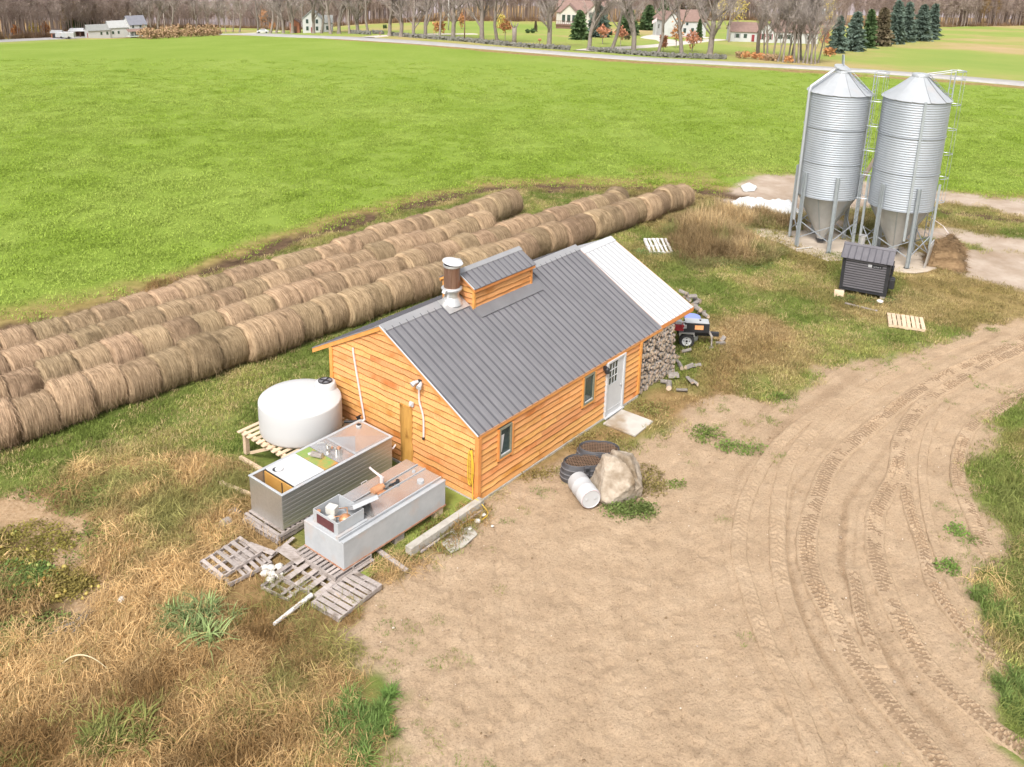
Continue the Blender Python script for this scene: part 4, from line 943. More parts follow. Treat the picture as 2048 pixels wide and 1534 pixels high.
# ================================================================== TANKS, PALLETS AND CLUTTER BY THE GABLE
m_steel = mat('brushed_stainless', (.48, .46, .43), (.56, .54, .51), scale=2.5, stretch=(.4, 6, 6), rough=.34, metal=.75, bump=.05, bscale=8)
m_steel_top = mat('stainless_top', (.60, .575, .56), (.66, .65, .64), scale=1.1, rough=.25, metal=.75, col3=(.56, .46, .41), s3=.7, t3=.56)
m_galv_white = mat('chalky_white_steel', (.36, .37, .385), (.43, .44, .45), scale=3, rough=.5, metal=.1, col3=(.44, .36, .32), s3=1.4, t3=.60)
m_rustedge = mat('rust_stained_steel', (.30, .12, .06), (.42, .25, .17), scale=6, rough=.7)
m_poly = mat('white_poly_plastic', (.46, .457, .455), (.48, .477, .475), scale=.8, rough=.5, spec=.4)
m_pal = mat('grey_pallet_wood', (.27, .225, .20), (.40, .35, .325), scale=4, stretch=(1, 6, 6), rough=.85, bump=.3, bscale=20, objvar=.18, col3=(.16, .125, .10), s3=2.5)
m_newpal = mat('new_pallet_wood', (.50, .36, .24), (.62, .48, .34), scale=4, stretch=(1, 6, 6), rough=.8, objvar=.12)
m_mossw = mat('mossy_wood', (.20, .17, .09), (.22, .24, .06), scale=5, rough=.9, objvar=.15)
m_copper = mat('copper_fitting', (.55, .25, .12), (.62, .33, .18), scale=6, rough=.4, metal=.4)
m_painted = mat('patchy_green_orange_paint', (.16, .28, .07), (.30, .27, .08), scale=3, rough=.55, col3=(.50, .19, .06), s3=1.5, t3=.52)
m_motor = mat('cream_motor', (.50, .48, .43), (.56, .54, .50), scale=5, rough=.5)
def lz(u, v, z=0): return tuple(sh(u, v, z))
tkA = thing('bulk_tank', 'ribbed stainless steel bulk tank with open left end, by the white round tank', 'tank', lz(-4.75, 2.78, .30), SHED_YAW)
TL, TW, TH = 4.03, 1.43, 1.08
def local_box(b, u0, u1, v0, v1, z0, z1): b.box(((u0 + u1) / 2, (v0 + v1) / 2, (z0 + z1) / 2), (u1 - u0, v1 - v0, z1 - z0))
b_ = MB(); local_box(b_, 0, TL, .02, .05, .0, TH); 
for k in range(8): local_box(b_, 0, TL, .013, .022, .03 + k * .128, .03 + k * .128 + .085)
b_.build('side_wall', m_steel, tkA, bevel=.008)
b_ = MB(); local_box(b_, 0, TL, TW - .04, TW, .0, TH); b_.build('side_wall', m_steel, tkA)
b_ = MB(); local_box(b_, 0, .03, .051, TW - .041, 0, TH); b_.build('end_wall', m_steel, tkA); b_ = MB(); local_box(b_, TL - .03, TL, .051, TW - .041, 0, TH); b_.build('end_wall', m_steel, tkA)
b_ = MB(); local_box(b_, .031, TL - .031, .051, TW - .041, .02, .12); b_.build('floor_pan', m_steel, tkA)
b_ = MB()
for (a0, a1, c0, c1) in ((-.02, TL + .02, -.03, .06), (-.02, TL + .02, TW - .06, TW + .03), (-.02, .05, .06, TW - .06), (TL - .05, TL + .02, .06, TW - .06)): local_box(b_, a0, a1, c0, c1, TH, TH + .035)
b_.build('rim', m_galv_white, tkA, bevel=.008)
b_ = MB(); local_box(b_, .50, 1.52, .08, TW - .07, TH - .01, TH + .045); b_.build('white_lid', m_white, tkA, bevel=.01)
b_ = MB(); local_box(b_, 1.54, 2.02, .08, TW - .07, TH - .01, TH + .04); b_.build('painted_lid', m_painted, tkA, bevel=.008)
b_ = MB(); local_box(b_, 2.04, 2.62, .06, TW - .06, TH - .02, TH + .025); b_.build('pump_deck', m_steel_top, tkA)
# pyramid-topped lid
b_ = MB(); u0, u1, v0, v1 = 2.64, TL - .03, .06, TW - .05; zt = TH + .02
b_.add([(u0, v0, zt), (u1, v0, zt), (u1, v1, zt), (u0, v1, zt), (u0 + .05, v0 + .05, zt + .03), (u1 - .05, v0 + .05, zt + .03), (u1 - .05, v1 - .05, zt + .03), (u0 + .05, v1 - .05, zt + .03), ((u0 + u1) / 2 - .1, (v0 + v1) / 2, zt + .09), (u0, v0, zt - .05), (u1, v0, zt - .05), (u1, v1, zt - .05), (u0, v1, zt - .05)],
       [(0, 1, 5, 4), (1, 2, 6, 5), (2, 3, 7, 6), (3, 0, 4, 7), (4, 5, 8), (5, 6, 8), (6, 7, 8), (7, 4, 8), (9, 10, 1, 0), (10, 11, 2, 1), (11, 12, 3, 2), (12, 9, 0, 3)]); b_.build('hopped_lid', m_steel_top, tkA)
b_ = MB(); b_.lathe([(.07, 0), (.085, .02), (.085, .05), (.075, .06)], 18, (3.72, 1.12, TH + .06)); b_.build('filler_cap', m_white, tkA, smooth=35)
b_ = MB(); b_.lathe([(.0001, 0), (.072, 0), (.072, .01)], 18, (3.72, 1.12, TH + .121), cap0=False); b_.build('filler_hole', m_black, tkA)
b_ = MB(); b_.lathe([(.10, 0), (.115, .01), (.115, .03), (.09, .035)], 18, (.70, 1.03, TH + .046)); b_.build('vent_cap', m_white, tkA, smooth=35)
b_ = MB(); b_.lathe([(.115, 0), (.12, .008)], 18, (.66, 1.08, TH + .046)); b_.build('vent_ring', m_black, tkA)
m_amber = mat('amber_panel', (.42, .21, .05), (.50, .28, .08), scale=2, rough=.5)
b_ = MB(); local_box(b_, .44, .47, .08, TW - .07, .30, TH - .02); b_.build('inner_panel', m_amber, tkA); b_ = MB(); local_box(b_, .43, .439, .55, .59, .35, TH - .06); b_.build('panel_strap', m_black, tkA)
b_ = MB(); b_.tube([(2.34, .52, TH + .03), (2.34, .52, TH + .16)], .05, 10); b_.tube([(2.34, .52, TH + .16), (2.30, .86, TH + .20)], .035, 8); b_.tube([(2.30, .86, TH + .05), (2.30, .86, TH + .22)], .06, 10); b_.box((2.36, .40, TH + .10), (.10, .09, .15)); b_.box((2.22, .70, TH + .13), (.16, .05, .07)); b_.tube([(2.3, 1.0, TH + .2), (2.2, 1.22, TH + .12)], .02, 6); b_.build('pump', [m_steel], tkA, smooth=35)
b_ = MB(); b_.box((2.38, .46, TH + .20), (.09, .09, .07), (.2, .2, .3)); b_.tube([(2.26, .62, TH + .17), (2.26, .62, TH + .23)], .03, 8); b_.build('pump_valve', m_rustedge, tkA)
b_ = MB(); b_.tube([(TL, .10, .62), (TL + .10, .06, .64), (TL + .17, .03, .74)], .026, 8); b_.build('drain_spout', m_pvc, tkA, smooth=True)
b_ = MB(); b_.tube([(TL - .1, TW - .12, TH + .04), (TL - .04, TW - .10, TH + .10), (TL - .02, TW - .18, TH + .04)], .016, 6); b_.build('lifting_eye', m_galv_white, tkA, smooth=True)
# split log lying on the painted lid
def log_mesh(name, L, r, seed, material, split=False):
    g = random.Random(seed); b = MB(); n = 9 if not split else 5; vs = []
    ang = [2 * math.pi * j / n for j in range(n)] if not split else [0, .5, 1.1, 1.7, 2.2]
    rr = [r * g.uniform(.86, 1.1) for _ in ang]
    ringp = [(rr[j] * math.cos(a), rr[j] * math.sin(a)) for j, a in enumerate(ang)] + ([(0, -.02)] if split else [])
    n = len(ringp)
    for x in (-L / 2, -L / 6, L / 6, L / 2):
        k = g.uniform(.96, 1.04); vs += [(x, p[0] * k, p[1] * k) for p in ringp]
    b.add(vs, [(i2 * n + j, i2 * n + (j + 1) % n, (i2 + 1) * n + (j + 1) % n, (i2 + 1) * n + j) for i2 in range(3) for j in range(n)])
    b.m = 1; b.add(vs[:n], [tuple(range(n))[::-1]]); b.add(vs[-n:], [tuple(range(n))])
    return b
m_bark = mat('grey_bark', (.17, .145, .125), (.30, .27, .245), scale=5, stretch=(2, 8, 8), rough=.95, bump=.5, bscale=20, objvar=.15)
m_end = mat('cut_wood_end', (.40, .29, .205), (.54, .43, .33), scale=9, rough=.9, objvar=.28, hue=.01, col3=(.20, .14, .10), s3=5)
o = log_mesh('l', .34, .085, 5, None).build('firewood_log', [m_bark, m_end], smooth=45); o.location = sh(-2.94, 3.52, 1.50); o.rotation_euler = (0, 0, SHED_YAW - R(70)); tag(o, 'short grey log lying on the painted tank lid', 'log')
o = MB().box((0, 0, 0), (.13, .09, .05)).build('white_scrap', m_white, bevel=.015); o.location = sh(-2.98, 3.78, 1.445); o.rotation_euler = (0, 0, .4); tag(o, 'small white scrap beside the log on the tank lid', 'scrap')

tkB = thing('bulk_tank', 'chalky white steel bulk tank with a compressor box, nearest the sand', 'tank', lz(-4.75, .34, .30), SHED_YAW)
TL, TW, TH = 3.76, 1.55, .80
b_ = MB(); local_box(b_, 0, TL, 0, TW, 0, TH - .03); b_.build('body', m_galv_white, tkB, bevel=.02)
b_ = MB(); local_box(b_, -.01, TL + .01, -.012, TW + .01, -.03, .015); b_.build('bottom_edge', m_rustedge, tkB)
b_ = MB(); local_box(b_, 0, TL, -.01, .10, TH - .03, TH + .012); local_box(b_, .0, TL, .16, .20, TH - .03, TH + .045); b_.build('edge_rail', m_galv_white, tkB, bevel=.005)
b_ = MB(); local_box(b_, 1.20, TL, .20, .80, TH - .03, TH + .03); b_.build('cover', m_steel_top, tkB, bevel=.006)
b_ = MB(); local_box(b_, 1.20, TL, 1.12, TW + .01, TH - .03, TH + .03); b_.build('cover', m_steel_top, tkB, bevel=.006)
b_ = MB(); local_box(b_, 2.62, TL, .805, 1.115, TH - .03, TH + .022); b_.build('cover', m_steel_top, tkB)
b_ = MB()
for v_ in (.80, 1.11): local_box(b_, 1.2, TL + .005, v_ - .012, v_ + .012, TH + .031, TH + .055)
b_.build('cover_seam', m_galv_white, tkB)
b_ = MB(); local_box(b_, 1.25, 2.60, .815, 1.10, TH - .028, TH - .02); b_.build('trough', m_steel, tkB)
b_ = MB(); b_.tube([(1.35, .93, TH), (2.5, .98, TH + .02)], .03, 8); b_.box((1.8, .95, TH + .03), (.35, .12, .07)); b_.build('agitator_shaft', m_steel, tkB)
b_ = MB(); b_.tube([(1.92, 1.0, TH + .10), (2.20, .98, TH + .10)], [.11, .12], 14); b_.tube([(2.20, .98, TH + .10), (2.30, .97, TH + .12)], .08, 10); b_.box((2.12, .92, TH + .02), (.26, .2, .08)); b_.build('agitator_motor', m_copper, tkB, smooth=40)
b_ = MB(); b_.tube([(2.36, 1.10, TH), (2.36, 1.10, TH + .30)], .055, 10); b_.build('standpipe', m_pvc, tkB, smooth=True); b_ = MB(); b_.tube([(2.36, 1.10, TH + .30), (2.28, 1.28, TH + .42), (2.20, 1.42, TH + .55)], [.04, .032, .03], 8); b_.build('hose_end', m_pvc, tkB, smooth=True)
b_ = MB(); b_.tube([(2.46, .92, TH + .05), (2.78, .86, TH + .08)], .03, 8); b_.build('outlet_arm', m_black, tkB); b_ = MB(); b_.lathe([(.05, 0), (.06, .05), (.05, .11)], 12, (2.74, .87, TH + .02)); b_.build('valve', m_black, tkB, smooth=40)
b_ = MB(); b_.lathe([(.10, 0), (.10, .045), (.085, .05), (.06, .052)], 18, (3.22, .45, TH + .03)); b_.build('filler_cap', m_galv_white, tkB, smooth=35)
b_ = MB(); b_.lathe([(.05, 0), (.05, .03)], 12, (3.45, .95, TH + .022)); b_.build('bung', m_galv_white, tkB)
b_ = MB(); b_.tube([(2.05, TW + .01, TH - .03), (2.05, TW + .06, TH + .03), (2.25, TW + .06, TH + .03), (2.25, TW + .01, TH - .03)], .018, 6); b_.build('side_handle', m_galv_white, tkB)
# compressor box with its lid swung off
b_ = MB()
for (a0, a1, c0, c1) in ((.12, .14, .32, 1.30), (.98, 1.0, .32, 1.30), (.14, .98, .32, .34), (.14, .98, 1.28, 1.30)): local_box(b_, a0, a1, c0, c1, TH - .03, TH + .36)
b_.build('compressor_box', m_galv_white, tkB)
b_ = MB(); local_box(b_, .105, .119, .48, 1.14, TH + .03, TH + .29); m_grille = mat('dark_red_grille', (.085, .025, .028), (.12, .04, .04), scale=8, rough=.7); b_.build('grille', m_grille, tkB)
b_ = MB(); b_.lathe([(.05, 0), (.15, .03), (.17, .11), (.13, .19), (.04, .23)], 18, (.62, .62, TH)); b_.build('compressor', m_copper, tkB, smooth=50)
b_ = MB(); b_.box((.52, 1.02, TH + .26), (.22, .28, .22), (0, 0, .3)); b_.box((.34, .86, TH + .10), (.2, .2, .2)); b_.build('control_box', m_motor, tkB, bevel=.02)
b_ = MB(); b_.tube([(.36, .9, TH + .15), (.44, .7, TH + .24), (.6, .62, TH + .2)], .015, 6); b_.tube([(.7, .62, TH + .15), (.84, .8, TH + .25), (.8, 1.1, TH + .1)], .013, 6); b_.tube([(.22, 1.2, TH), (.22, 1.2, TH + .30)], .06, 10); b_.build('copper_tubing', m_copper, tkB)
b_ = MB(); b_.box((0, 0, 0), (.95, .72, .025)); b_.box((-.47, 0, -.05), (.02, .72, .10)); b_.box((.47, 0, -.05), (.02, .72, .10)); b_.box((0, -.35, -.05), (.92, .02, .10)); b_.box((0, .35, -.05), (.92, .02, .10)); o = b_.build('box_lid', m_galv_white, tkB); o.location = (1.22, .72, TH + .28); o.rotation_euler = (R(-8), R(34), R(68))
b_ = MB(); local_box(b_, .02, 1.05, .22, .31, TH - .03, TH + .05); b_.build('front_sill', m_galv_white, tkB, bevel=.006)

# supports under the tanks
def pallet(name, label, loc, rz, L=1.2, W=1.0, nb=7, material=m_pal, group=None, tilt=(0, 0), missing=(), stringers=3, bottom=3, bw=.095, jit=1):
    t = thing(name, label, 'pallet', loc, rz, group); t.rotation_euler = (tilt[0], tilt[1], rz); g = random.Random(sum(map(ord, label)))
    for k in range(stringers):
        b = MB(); b.box((0, -W / 2 + .02 + (W - .04) * k / (stringers - 1), .065), (L, .04, .09)); b.build('stringer', material, t)
    for k in range(nb):
        if k in missing: continue
        b = MB(); b.box((-L / 2 + bw / 2 + (L - bw) * k / (nb - 1) + g.uniform(-.012, .012) * jit, g.uniform(-.012, .012) * jit, .121), (bw * g.uniform(.85, 1.15), W * g.uniform(.985, 1.015), .018), (0, 0, g.uniform(-.02, .02) * jit)); b.build('deck_board', material, t)
    for k in range(bottom):
        b = MB(); b.box((-L / 2 + bw / 2 + (L - bw) * k / max(1, bottom - 1), 0, .011), (bw, W, .018)); b.build('bottom_board', material, t)
    return t
for k, (u, v, z, r_) in enumerate([(-4.35, 3.5, .15, 0), (-4.4, 3.52, .01, .04), (-2.75, 3.5, .15, 0), (-1.3, 3.5, .15, 0)]):
    pallet('pallet', ['weathered pallet directly under the ribbed tank near end', 'lowest weathered pallet under the ribbed tank near end', 'weathered pallet under the middle of the ribbed tank', 'weathered pallet under the shed end of the ribbed tank'][k], lz(u, v, z), SHED_YAW + r_, 1.25, 1.5, 8, m_mossw if k > 1 else m_pal, 'pallets under the tanks')
for k, (u, v, z, r_) in enumerate([(-4.45, 1.12, .15, 0), (-4.42, 1.05, .01, -.03)]):
    pallet('pallet', ['upper grey pallet under the white steel tank', 'lower grey pallet under the white steel tank'][k], lz(u, v, z), SHED_YAW + r_ + math.pi / 2, 1.62, 1.25, 11, m_pal, 'pallets under the tanks')
for k, (u, v) in enumerate([(-2.75, .48), (-1.22, .48), (-2.75, 1.75), (-1.22, 1.75)]):
    o = MB().box((0, 0, .13), (.34, .22, .26)).build('wood_block', m_newpal if k == 1 else m_pal, bevel=.01); o.location = lz(u, v, .01); o.rotation_euler = (0, 0, SHED_YAW)
    tag(o, ['wood block under the middle of the white tank front edge', 'pale wood block under the shed end of the white tank', 'wood block under the white tank back edge middle', 'wood block under the white tank back corner by the shed'][k], 'block', 'blocks under the white tank')
pallet('pallet', 'leftmost grey pallet lying in the dead grass with wide gaps', lz(-6.25, 3.02, .12), SHED_YAW + R(2), 1.28, .88, 6, m_pal, tilt=(R(4), R(-2)), bw=.11)
pallet('pallet', 'broken pallet lying under the leftmost grey pallet', lz(-6.15, 2.72, .0), SHED_YAW + R(-6), 1.2, 1.0, 7, m_pal, missing=(0, 1))
pallet('pallet', 'grey pallet half under the tank pallets with a wide sheet on it', lz(-5.30, 1.02, .02), SHED_YAW + R(94), 1.55, .95, 5, m_pal, bw=.15)
pallet('pallet', 'grey pallet with close boards lying at the edge of the sand', lz(-5.15, -.22, .02), SHED_YAW + R(4), 1.5, .95, 9, m_pal, bw=.12)
pallet('pallet', 'old rotten pallet sunk in the dead grass', lz(-6.0, 1.25, -.05), SHED_YAW + R(98), .95, .5, 5, m_pal, missing=(2,))
def plank(name, label, p, q, w, h, material, cat='plank', group=None):
    p, q = Vector(p), Vector(q); o = MB().bar((0, 0, 0), q - p, w, h).build(name, material, bevel=.006); o.location = p; return tag(o, label, cat, group)
plank('plywood_sheet', 'grey plywood offcut lying on the pallets', sh(-5.33, 1.93, .22), sh(-4.98, 1.93, .24), .92, .02, m_pal, 'board')
plank('plank', 'grey plank pointing to the leftmost pallet from the tank', sh(-5.62, 3.15, .19), sh(-5.40, 2.35, .17), .17, .03, m_pal)
plank('timber', 'pale timber lying in the grass left of the ribbed tank', sh(-4.36, 6.28, .08), sh(-4.1, 4.55, .12), .12, .10, m_newpal, 'timber')
plank('timber', 'second pale timber, behind, poking from the tank stand', sh(-3.18, 6.98, .10), sh(-3.2, 5.2, .14), .11, .09, m_newpal, 'timber')
plank('timber', 'thin grey timber poking out from under the white tank', sh(-3.5, -.66, .06), sh(-3.45, .95, .14), .12, .07, m_pal, 'timber')
plank('timber', 'long pale grey squared beam running from the shed corner', sh(-2.98, -.18, .13), sh(-.02, -.17, .13), .22, .24, m_conc, 'beam')
plank('plank', 'thin plank lying along the foot of the grey beam', sh(-2.7, -.36, .03), sh(-.2, -.36, .03), .06, .05, m_pal)
plank('plank', 'grey slat lying between the two tanks near ends', sh(-5.1, 2.6, .05), sh(-4.9, 1.6, .05), .09, .03, m_pal)
plank('plank', 'second grey slat beneath the ribbed tank corner', sh(-5.75, 2.35, .07), sh(-4.6, 2.55, .12), .10, .03, m_pal)
m_birch = mat('white_birch_pole', (.52, .49, .46), (.60, .57, .54), scale=5, stretch=(1, 1, 1), rough=.7, col3=(.22, .19, .17), s3=7, t3=.6)
o = MB().tube([(0, 0, 0), (.5, .03, .03), (1.18, .06, .07)], [.045, .055, .06], 9).build('pipe', m_birch, smooth=True); o.location = sh(-6.97, .28, .12); o.rotation_euler = (0, 0, SHED_YAW); tag(o, 'whitish round pole lying in the dead grass by the pallets', 'pole')
m_moss = mat('green_mossy_slab', (.15, .19, .035), (.24, .28, .06), scale=4, rough=.95, col3=(.16, .13, .07), s3=2.5)
b_ = MB(); b_.box((0, 0, 0), (4.6, 2.1, .06)); o = b_.build('mossy_slab', m_moss, bevel=.02); o.location = sh(-2.32, 1.0, -.012); o.rotation_euler = (0, 0, SHED_YAW); tag(o, 'green mossy concrete slab under the white steel tank', 'slab')
b_ = MB(); b_.prism([(-.62, -.30), (-.2, -.38), (.45, -.30), (.6, .08), (.1, .25), (-.5, .2)], .05); o = b_.build('flat_stone', m_conc, bevel=.02); o.location = sh(-1.55, -.68, -.02); o.rotation_euler = (0, 0, SHED_YAW); tag(o, 'flat greenish stone on the sand beside the grey beam', 'stone')
# stones
def rock(name, label, loc, size, seed, material, cat='stone', group=None, rz=0, sub=3, rough_=.16, cut=0):
    bm = bmesh.new(); bmesh.ops.create_icosphere(bm, subdivisions=sub, radius=1); g = random.Random(seed)
    off = Vector((g.uniform(0, 90), g.uniform(0, 90), g.uniform(0, 90)))
    from mathutils import noise as mn
    planes = [(Vector((g.gauss(0, 1), g.gauss(0, 1), g.gauss(0, .7))).normalized(), g.uniform(.62, .85)) for _ in range(cut)]
    for q in bm.verts:
        d = q.co.copy(); r_ = 1 + rough_ * (mn.noise(d * 1.3 + off) * 1.6 + mn.noise(d * 3.1 + off) * .5)
        p = d * r_
        for nrm_, dist in planes:
            e = p.dot(nrm_) - dist
            if e > 0: p -= nrm_ * e * .9
        q.co = Vector((p.x * size[0], p.y * size[1], p.z * size[2]))
    me = bpy.data.meshes.new(name); bm.to_mesh(me); bm.free(); me.materials.append(material)
    me.polygons.foreach_set('use_smooth', [True] * len(me.polygons))
    try: me.set_sharp_from_angle(angle=R(38))
    except Exception: pass
    o = bpy.data.objects.new(name, me); COL.objects.link(o); o.location = loc; o.rotation_euler = (0, 0, rz)
    return tag(o, label, cat, group)
m_stone = mat('grey_fieldstone', (.22, .19, .165), (.36, .32, .285), scale=5, rough=.9, bump=.4, bscale=14)
m_pstone = mat('pale_stone', (.46, .43, .39), (.58, .55, .51), scale=5, rough=.9, bump=.3)
rock('field_stone', 'dark rounded stone in the grass left of the ribbed tank', sh(-4.95, 4.78, .06), (.20, .13, .13), 1, m_stone)
rock('field_stone', 'brownish stone beside the dark rounded stone, nearer', sh(-5.4, 4.52, .05), (.24, .17, .14), 2, m_stone, rz=1)
rock('field_stone', 'pale round stone in the dead grass by the garden patch', at(244, 1200, .06), (.10, .09, .11), 3, m_pstone)
rock('field_stone', 'pale stone leaning by the foot of the tank stand', sh(-2.92, 5.5, .12), (.13, .10, .19), 4, m_pstone)
for k, (px_, py_, s_) in enumerate([(955, 1042, .09), (968, 1030, .07), (940, 1058, .06), (922, 1056, .055), (905, 1063, .08), (985, 1052, .05)]):
    rock('field_stone', 'small white stone on the ground by the shed corner', at(px_, py_, .03), (s_, s_ * .8, s_ * .7), 10 + k, m_pstone, group='white stones by the shed corner', sub=2)
for k, (u, v) in enumerate([(-5.72, 2.05), (-5.85, 1.85), (-5.75, 1.7), (-5.6, 1.78), (-5.95, 2.0), (-5.55, 1.95), (-6.02, 1.7), (-5.82, 2.2)]):
    rock('field_stone', 'whitish rubble stone heaped between the grey pallets', sh(u, v, .06), (.12, .10, .08), 30 + k, m_pstone, group='rubble between the pallets', sub=2)

# ---- round white water tank on its wooden stand
std = thing('tank_stand', 'raised timber slat stand carrying the round white tank', 'stand', lz(-1.62, 6.05, 0), SHED_YAW)
for (a, c) in ((-1.2, 1.1), (-1.2, -1.1), (1.2, 1.1), (1.2, -1.1), (0, 1.1), (0, -1.1)):
    b_ = MB(); b_.box((a, c, .33), (.14, .14, .66)); b_.build('post', m_newpal, std)
for c in (-1.2, 0, 1.2):
    b_ = MB(); b_.box((c, 0, .71), (.09, 2.66, .10)); b_.build('joist', m_newpal, std)
for k in range(11):
    b_ = MB(); b_.box((0, -1.22 + k * .244, .775), (2.78, .13, .028)); b_.build('slat', m_newpal, std)
b_ = MB(); b_.bar((-1.2, .9, .1), (-1.2, -.1, .66), .05, .09); b_.build('brace', m_newpal, std); b_ = MB(); b_.bar((-1.2, -1.05, .62), (-.6, -1.1, .1), .05, .09); b_.build('brace', m_newpal, std)
wt = thing('water_tank', 'large round white plastic tank with a black-lidded neck', 'tank', lz(-1.56, 6.0, .79), SHED_YAW); wt.scale = (1, 1, 1.08)
prof = [(1.16, 0), (1.24, .03), (1.27, .10), (1.275, .35), (1.275, .60), (1.27, .955), (1.262, .985), (1.235, 1.005), (1.0, 1.03), (.6, 1.055), (.2, 1.07), (.02, 1.07)]
b_ = MB(); b_.lathe(prof, 64); b_.build('tank_body', m_poly, wt, smooth=50)
b_ = MB(); b_.lathe([(.37, .80), (.36, 1.0), (.335, 1.14), (.315, 1.20), (.29, 1.215)], 32, (.93, -.10, 0)); b_.build('neck', m_poly, wt, smooth=50)
b_ = MB(); b_.lathe([(.205, 1.215), (.21, 1.235), (.20, 1.245), (.17, 1.245), (.16, 1.235), (.02, 1.235)], 28, (.93, -.10, 0)); m_lidg = mat('grey_translucent_lid', (.10, .10, .115), (.20, .20, .215), scale=3, rough=.4); b_.build('lid', m_lidg, wt, smooth=35)
b_ = MB()
for a in (.3, 1.87): b_.box((.93, -.10, 1.252), (.37, .03, .02), (0, 0, a))
b_.lathe([(.20, 1.236), (.222, 1.236), (.222, 1.256), (.20, 1.256)], 28, (.93, -.10, 0), False, False); b_.build('lid_spokes', m_black, wt)
b_ = MB(); b_.tube([(.95, -.92, .16), (1.15, -1.12, .16), (1.32, -1.22, .16)], .045, 10); b_.tube([(1.30, -1.22, .05), (1.30, -1.22, .28)], .06, 10); b_.box((1.30, -1.22, .31), (.20, .04, .03)); b_.build('outlet_valve', m_black, wt, smooth=40)

# ---- yellow hose on its hook at the corner
m_hose = mat('yellow_hose', (.62, .40, .035), (.70, .48, .06), scale=3, rough=.4)
hs_ = thing('garden_hose', 'coiled yellow hose hanging on the near shed corner', 'hose', lz(0, 0, 0), SHED_YAW)
g = random.Random(4)
for k in range(4):
    zt, zb, vc = 1.74 - .02 * k, .66 + .09 * g.random() - .05 * k, .16 + .02 * k
    wv = .025 + .030 * k; pts = []
    for j in range(25):
        a = 2 * math.pi * j / 24; pts.append((-.075 - .018 * (k % 3) - .02 * abs(math.sin(a)), vc + wv * math.sin(a) + .02 * math.cos(2 * a), (zt + zb) / 2 + (zt - zb) / 2 * math.cos(a)))
    b_ = MB(); b_.tube(pts, .011, 6, False); b_.build('hose_loop', m_hose, hs_, smooth=True)
b_ = MB(); b_.tube(smooth_line([(-.09, .12, .9), (-.10, .10, .4), (-.12, .06, .12), (-.18, -.12, .27), (-.10, -.42, .03), (-.28, -.62, .02), (-.62, -.62, .02), (-.75, -.45, .03), (-1.2, -.40, .03)], .05), .0125, 6); b_.build('hose_tail', m_hose, hs_, smooth=True)
b_ = MB(); b_.tube([(0, .18, 1.72), (-.13, .18, 1.74), (-.13, .18, 1.80)], .012, 6); b_.build('hook', m_black, hs_)

# ---- door slab
b_ = MB(); b_.box((0, 0, 0), (1.22, 1.24, .07)); o = b_.build('doorstep', mat('stained_concrete', (.42, .385, .345), (.49, .455, .41), scale=3, rough=.9, col3=(.27, .20, .13), s3=.9, t3=.57), bevel=.012); o.location = sh(6.82, -.80, .012); o.rotation_euler = (0, 0, SHED_YAW + R(2)); tag(o, 'pale stained concrete slab in front of the shed door', 'doorstep')

# ================================================================== YARD THINGS EAST OF THE SHED
def at_y(px, py, Y):
    r = pix(px, py); return Vector(CAM_P + r * (Y / r[1]))
m_tub = mat('dark_grey_moulded_plastic', (.045, .044, .048), (.075, .073, .078), scale=3, rough=.55, spec=.4)
m_rim = mat('scuffed_grey_plastic', (.12, .115, .12), (.18, .172, .175), scale=4, rough=.6)
m_grid = mat('rusty_brown_grid', (.11, .065, .04), (.19, .12, .08), scale=6, rough=.8)
m_soil = mat('dead_brown_soil', (.018, .014, .009), (.05, .045, .02), scale=9, rough=.95)
def tub(label, loc, rz):
    t = thing('plastic_tub', label, 'tub', loc, rz, 'dark plastic tubs by the long wall'); t.scale = (1.12, 1.12, 1.15)
    def outline(k, n=56):
        out_ = []
        for j in range(n):
            a = 2 * math.pi * j / n; ca, sa = math.cos(a), math.sin(a)
            r_ = (.62 * abs(ca) ** 2 + .46 * abs(sa) ** 2) ; w_ = 1 - .10 * math.exp(-(ca / .30) ** 2)
            out_.append((r_ * k * ca * 1.02, .80 * r_ * k * sa * w_ * 1.05))
        return out_
    def loft(levels, name, m_, cap=False):
        vs = []; n = 56
        for k, z in levels: vs += [(x, y, z) for x, y in outline(k)]
        fs = [(i2 * n + j, i2 * n + (j + 1) % n, (i2 + 1) * n + (j + 1) % n, (i2 + 1) * n + j) for i2 in range(len(levels) - 1) for j in range(n)]
        if cap: fs.append(tuple((len(levels) - 1) * n + j for j in range(n)))
        b = MB(); b.add(vs, fs); return b.build(name, m_, t, smooth=40)
    loft([(1.0, 0), (1.03, .10), (.99, .13), (.99, .22), (1.02, .235), (.96, .26), (.95, .36), (.98, .37), (.92, .40), (.90, .50), (.86, .52), (.83, .50), (.83, .38)], 'shell', m_tub)
    for z, k in ((.115, 1.035), (.235, 1.025), (.372, .985)): loft([(k - .02, z - .012), (k, z - .006), (k, z + .008), (k - .02, z + .012)], 'rib_band', m_rim)
    loft([(.83, .41), (.835, .42)], 'soil', m_soil, True)
    b = MB()
    for k in range(-7, 8):
        x = k * .072; w_ = .80 * .47 * math.sqrt(max(0, 1 - (x / .54) ** 2)) * .92
        if w_ > .05: b.box((x, 0, .455), (.018, 2 * w_, .016))
    for k in range(-4, 5):
        y = k * .075; w_ = .52 * math.sqrt(max(0, 1 - (y / .37) ** 2)) * .95
        if w_ > .05: b.box((0, y, .468), (2 * w_, .018, .016))
    b.build('grid', m_grid, t)
    b = MB(); b.box((0, -.36, .40), (.15, .07, .22)); b.box((0, -.40, .20), (.11, .07, .28)); b.build('latch', m_tub, t, bevel=.015)
    b = MB(); b.box((0, -.375, .44), (.09, .07, .09)); b.build('latch_pocket', m_black, t)
    return t
_d = SU * 1.03 - SV * .86; TR = math.atan2(_d.y, _d.x)
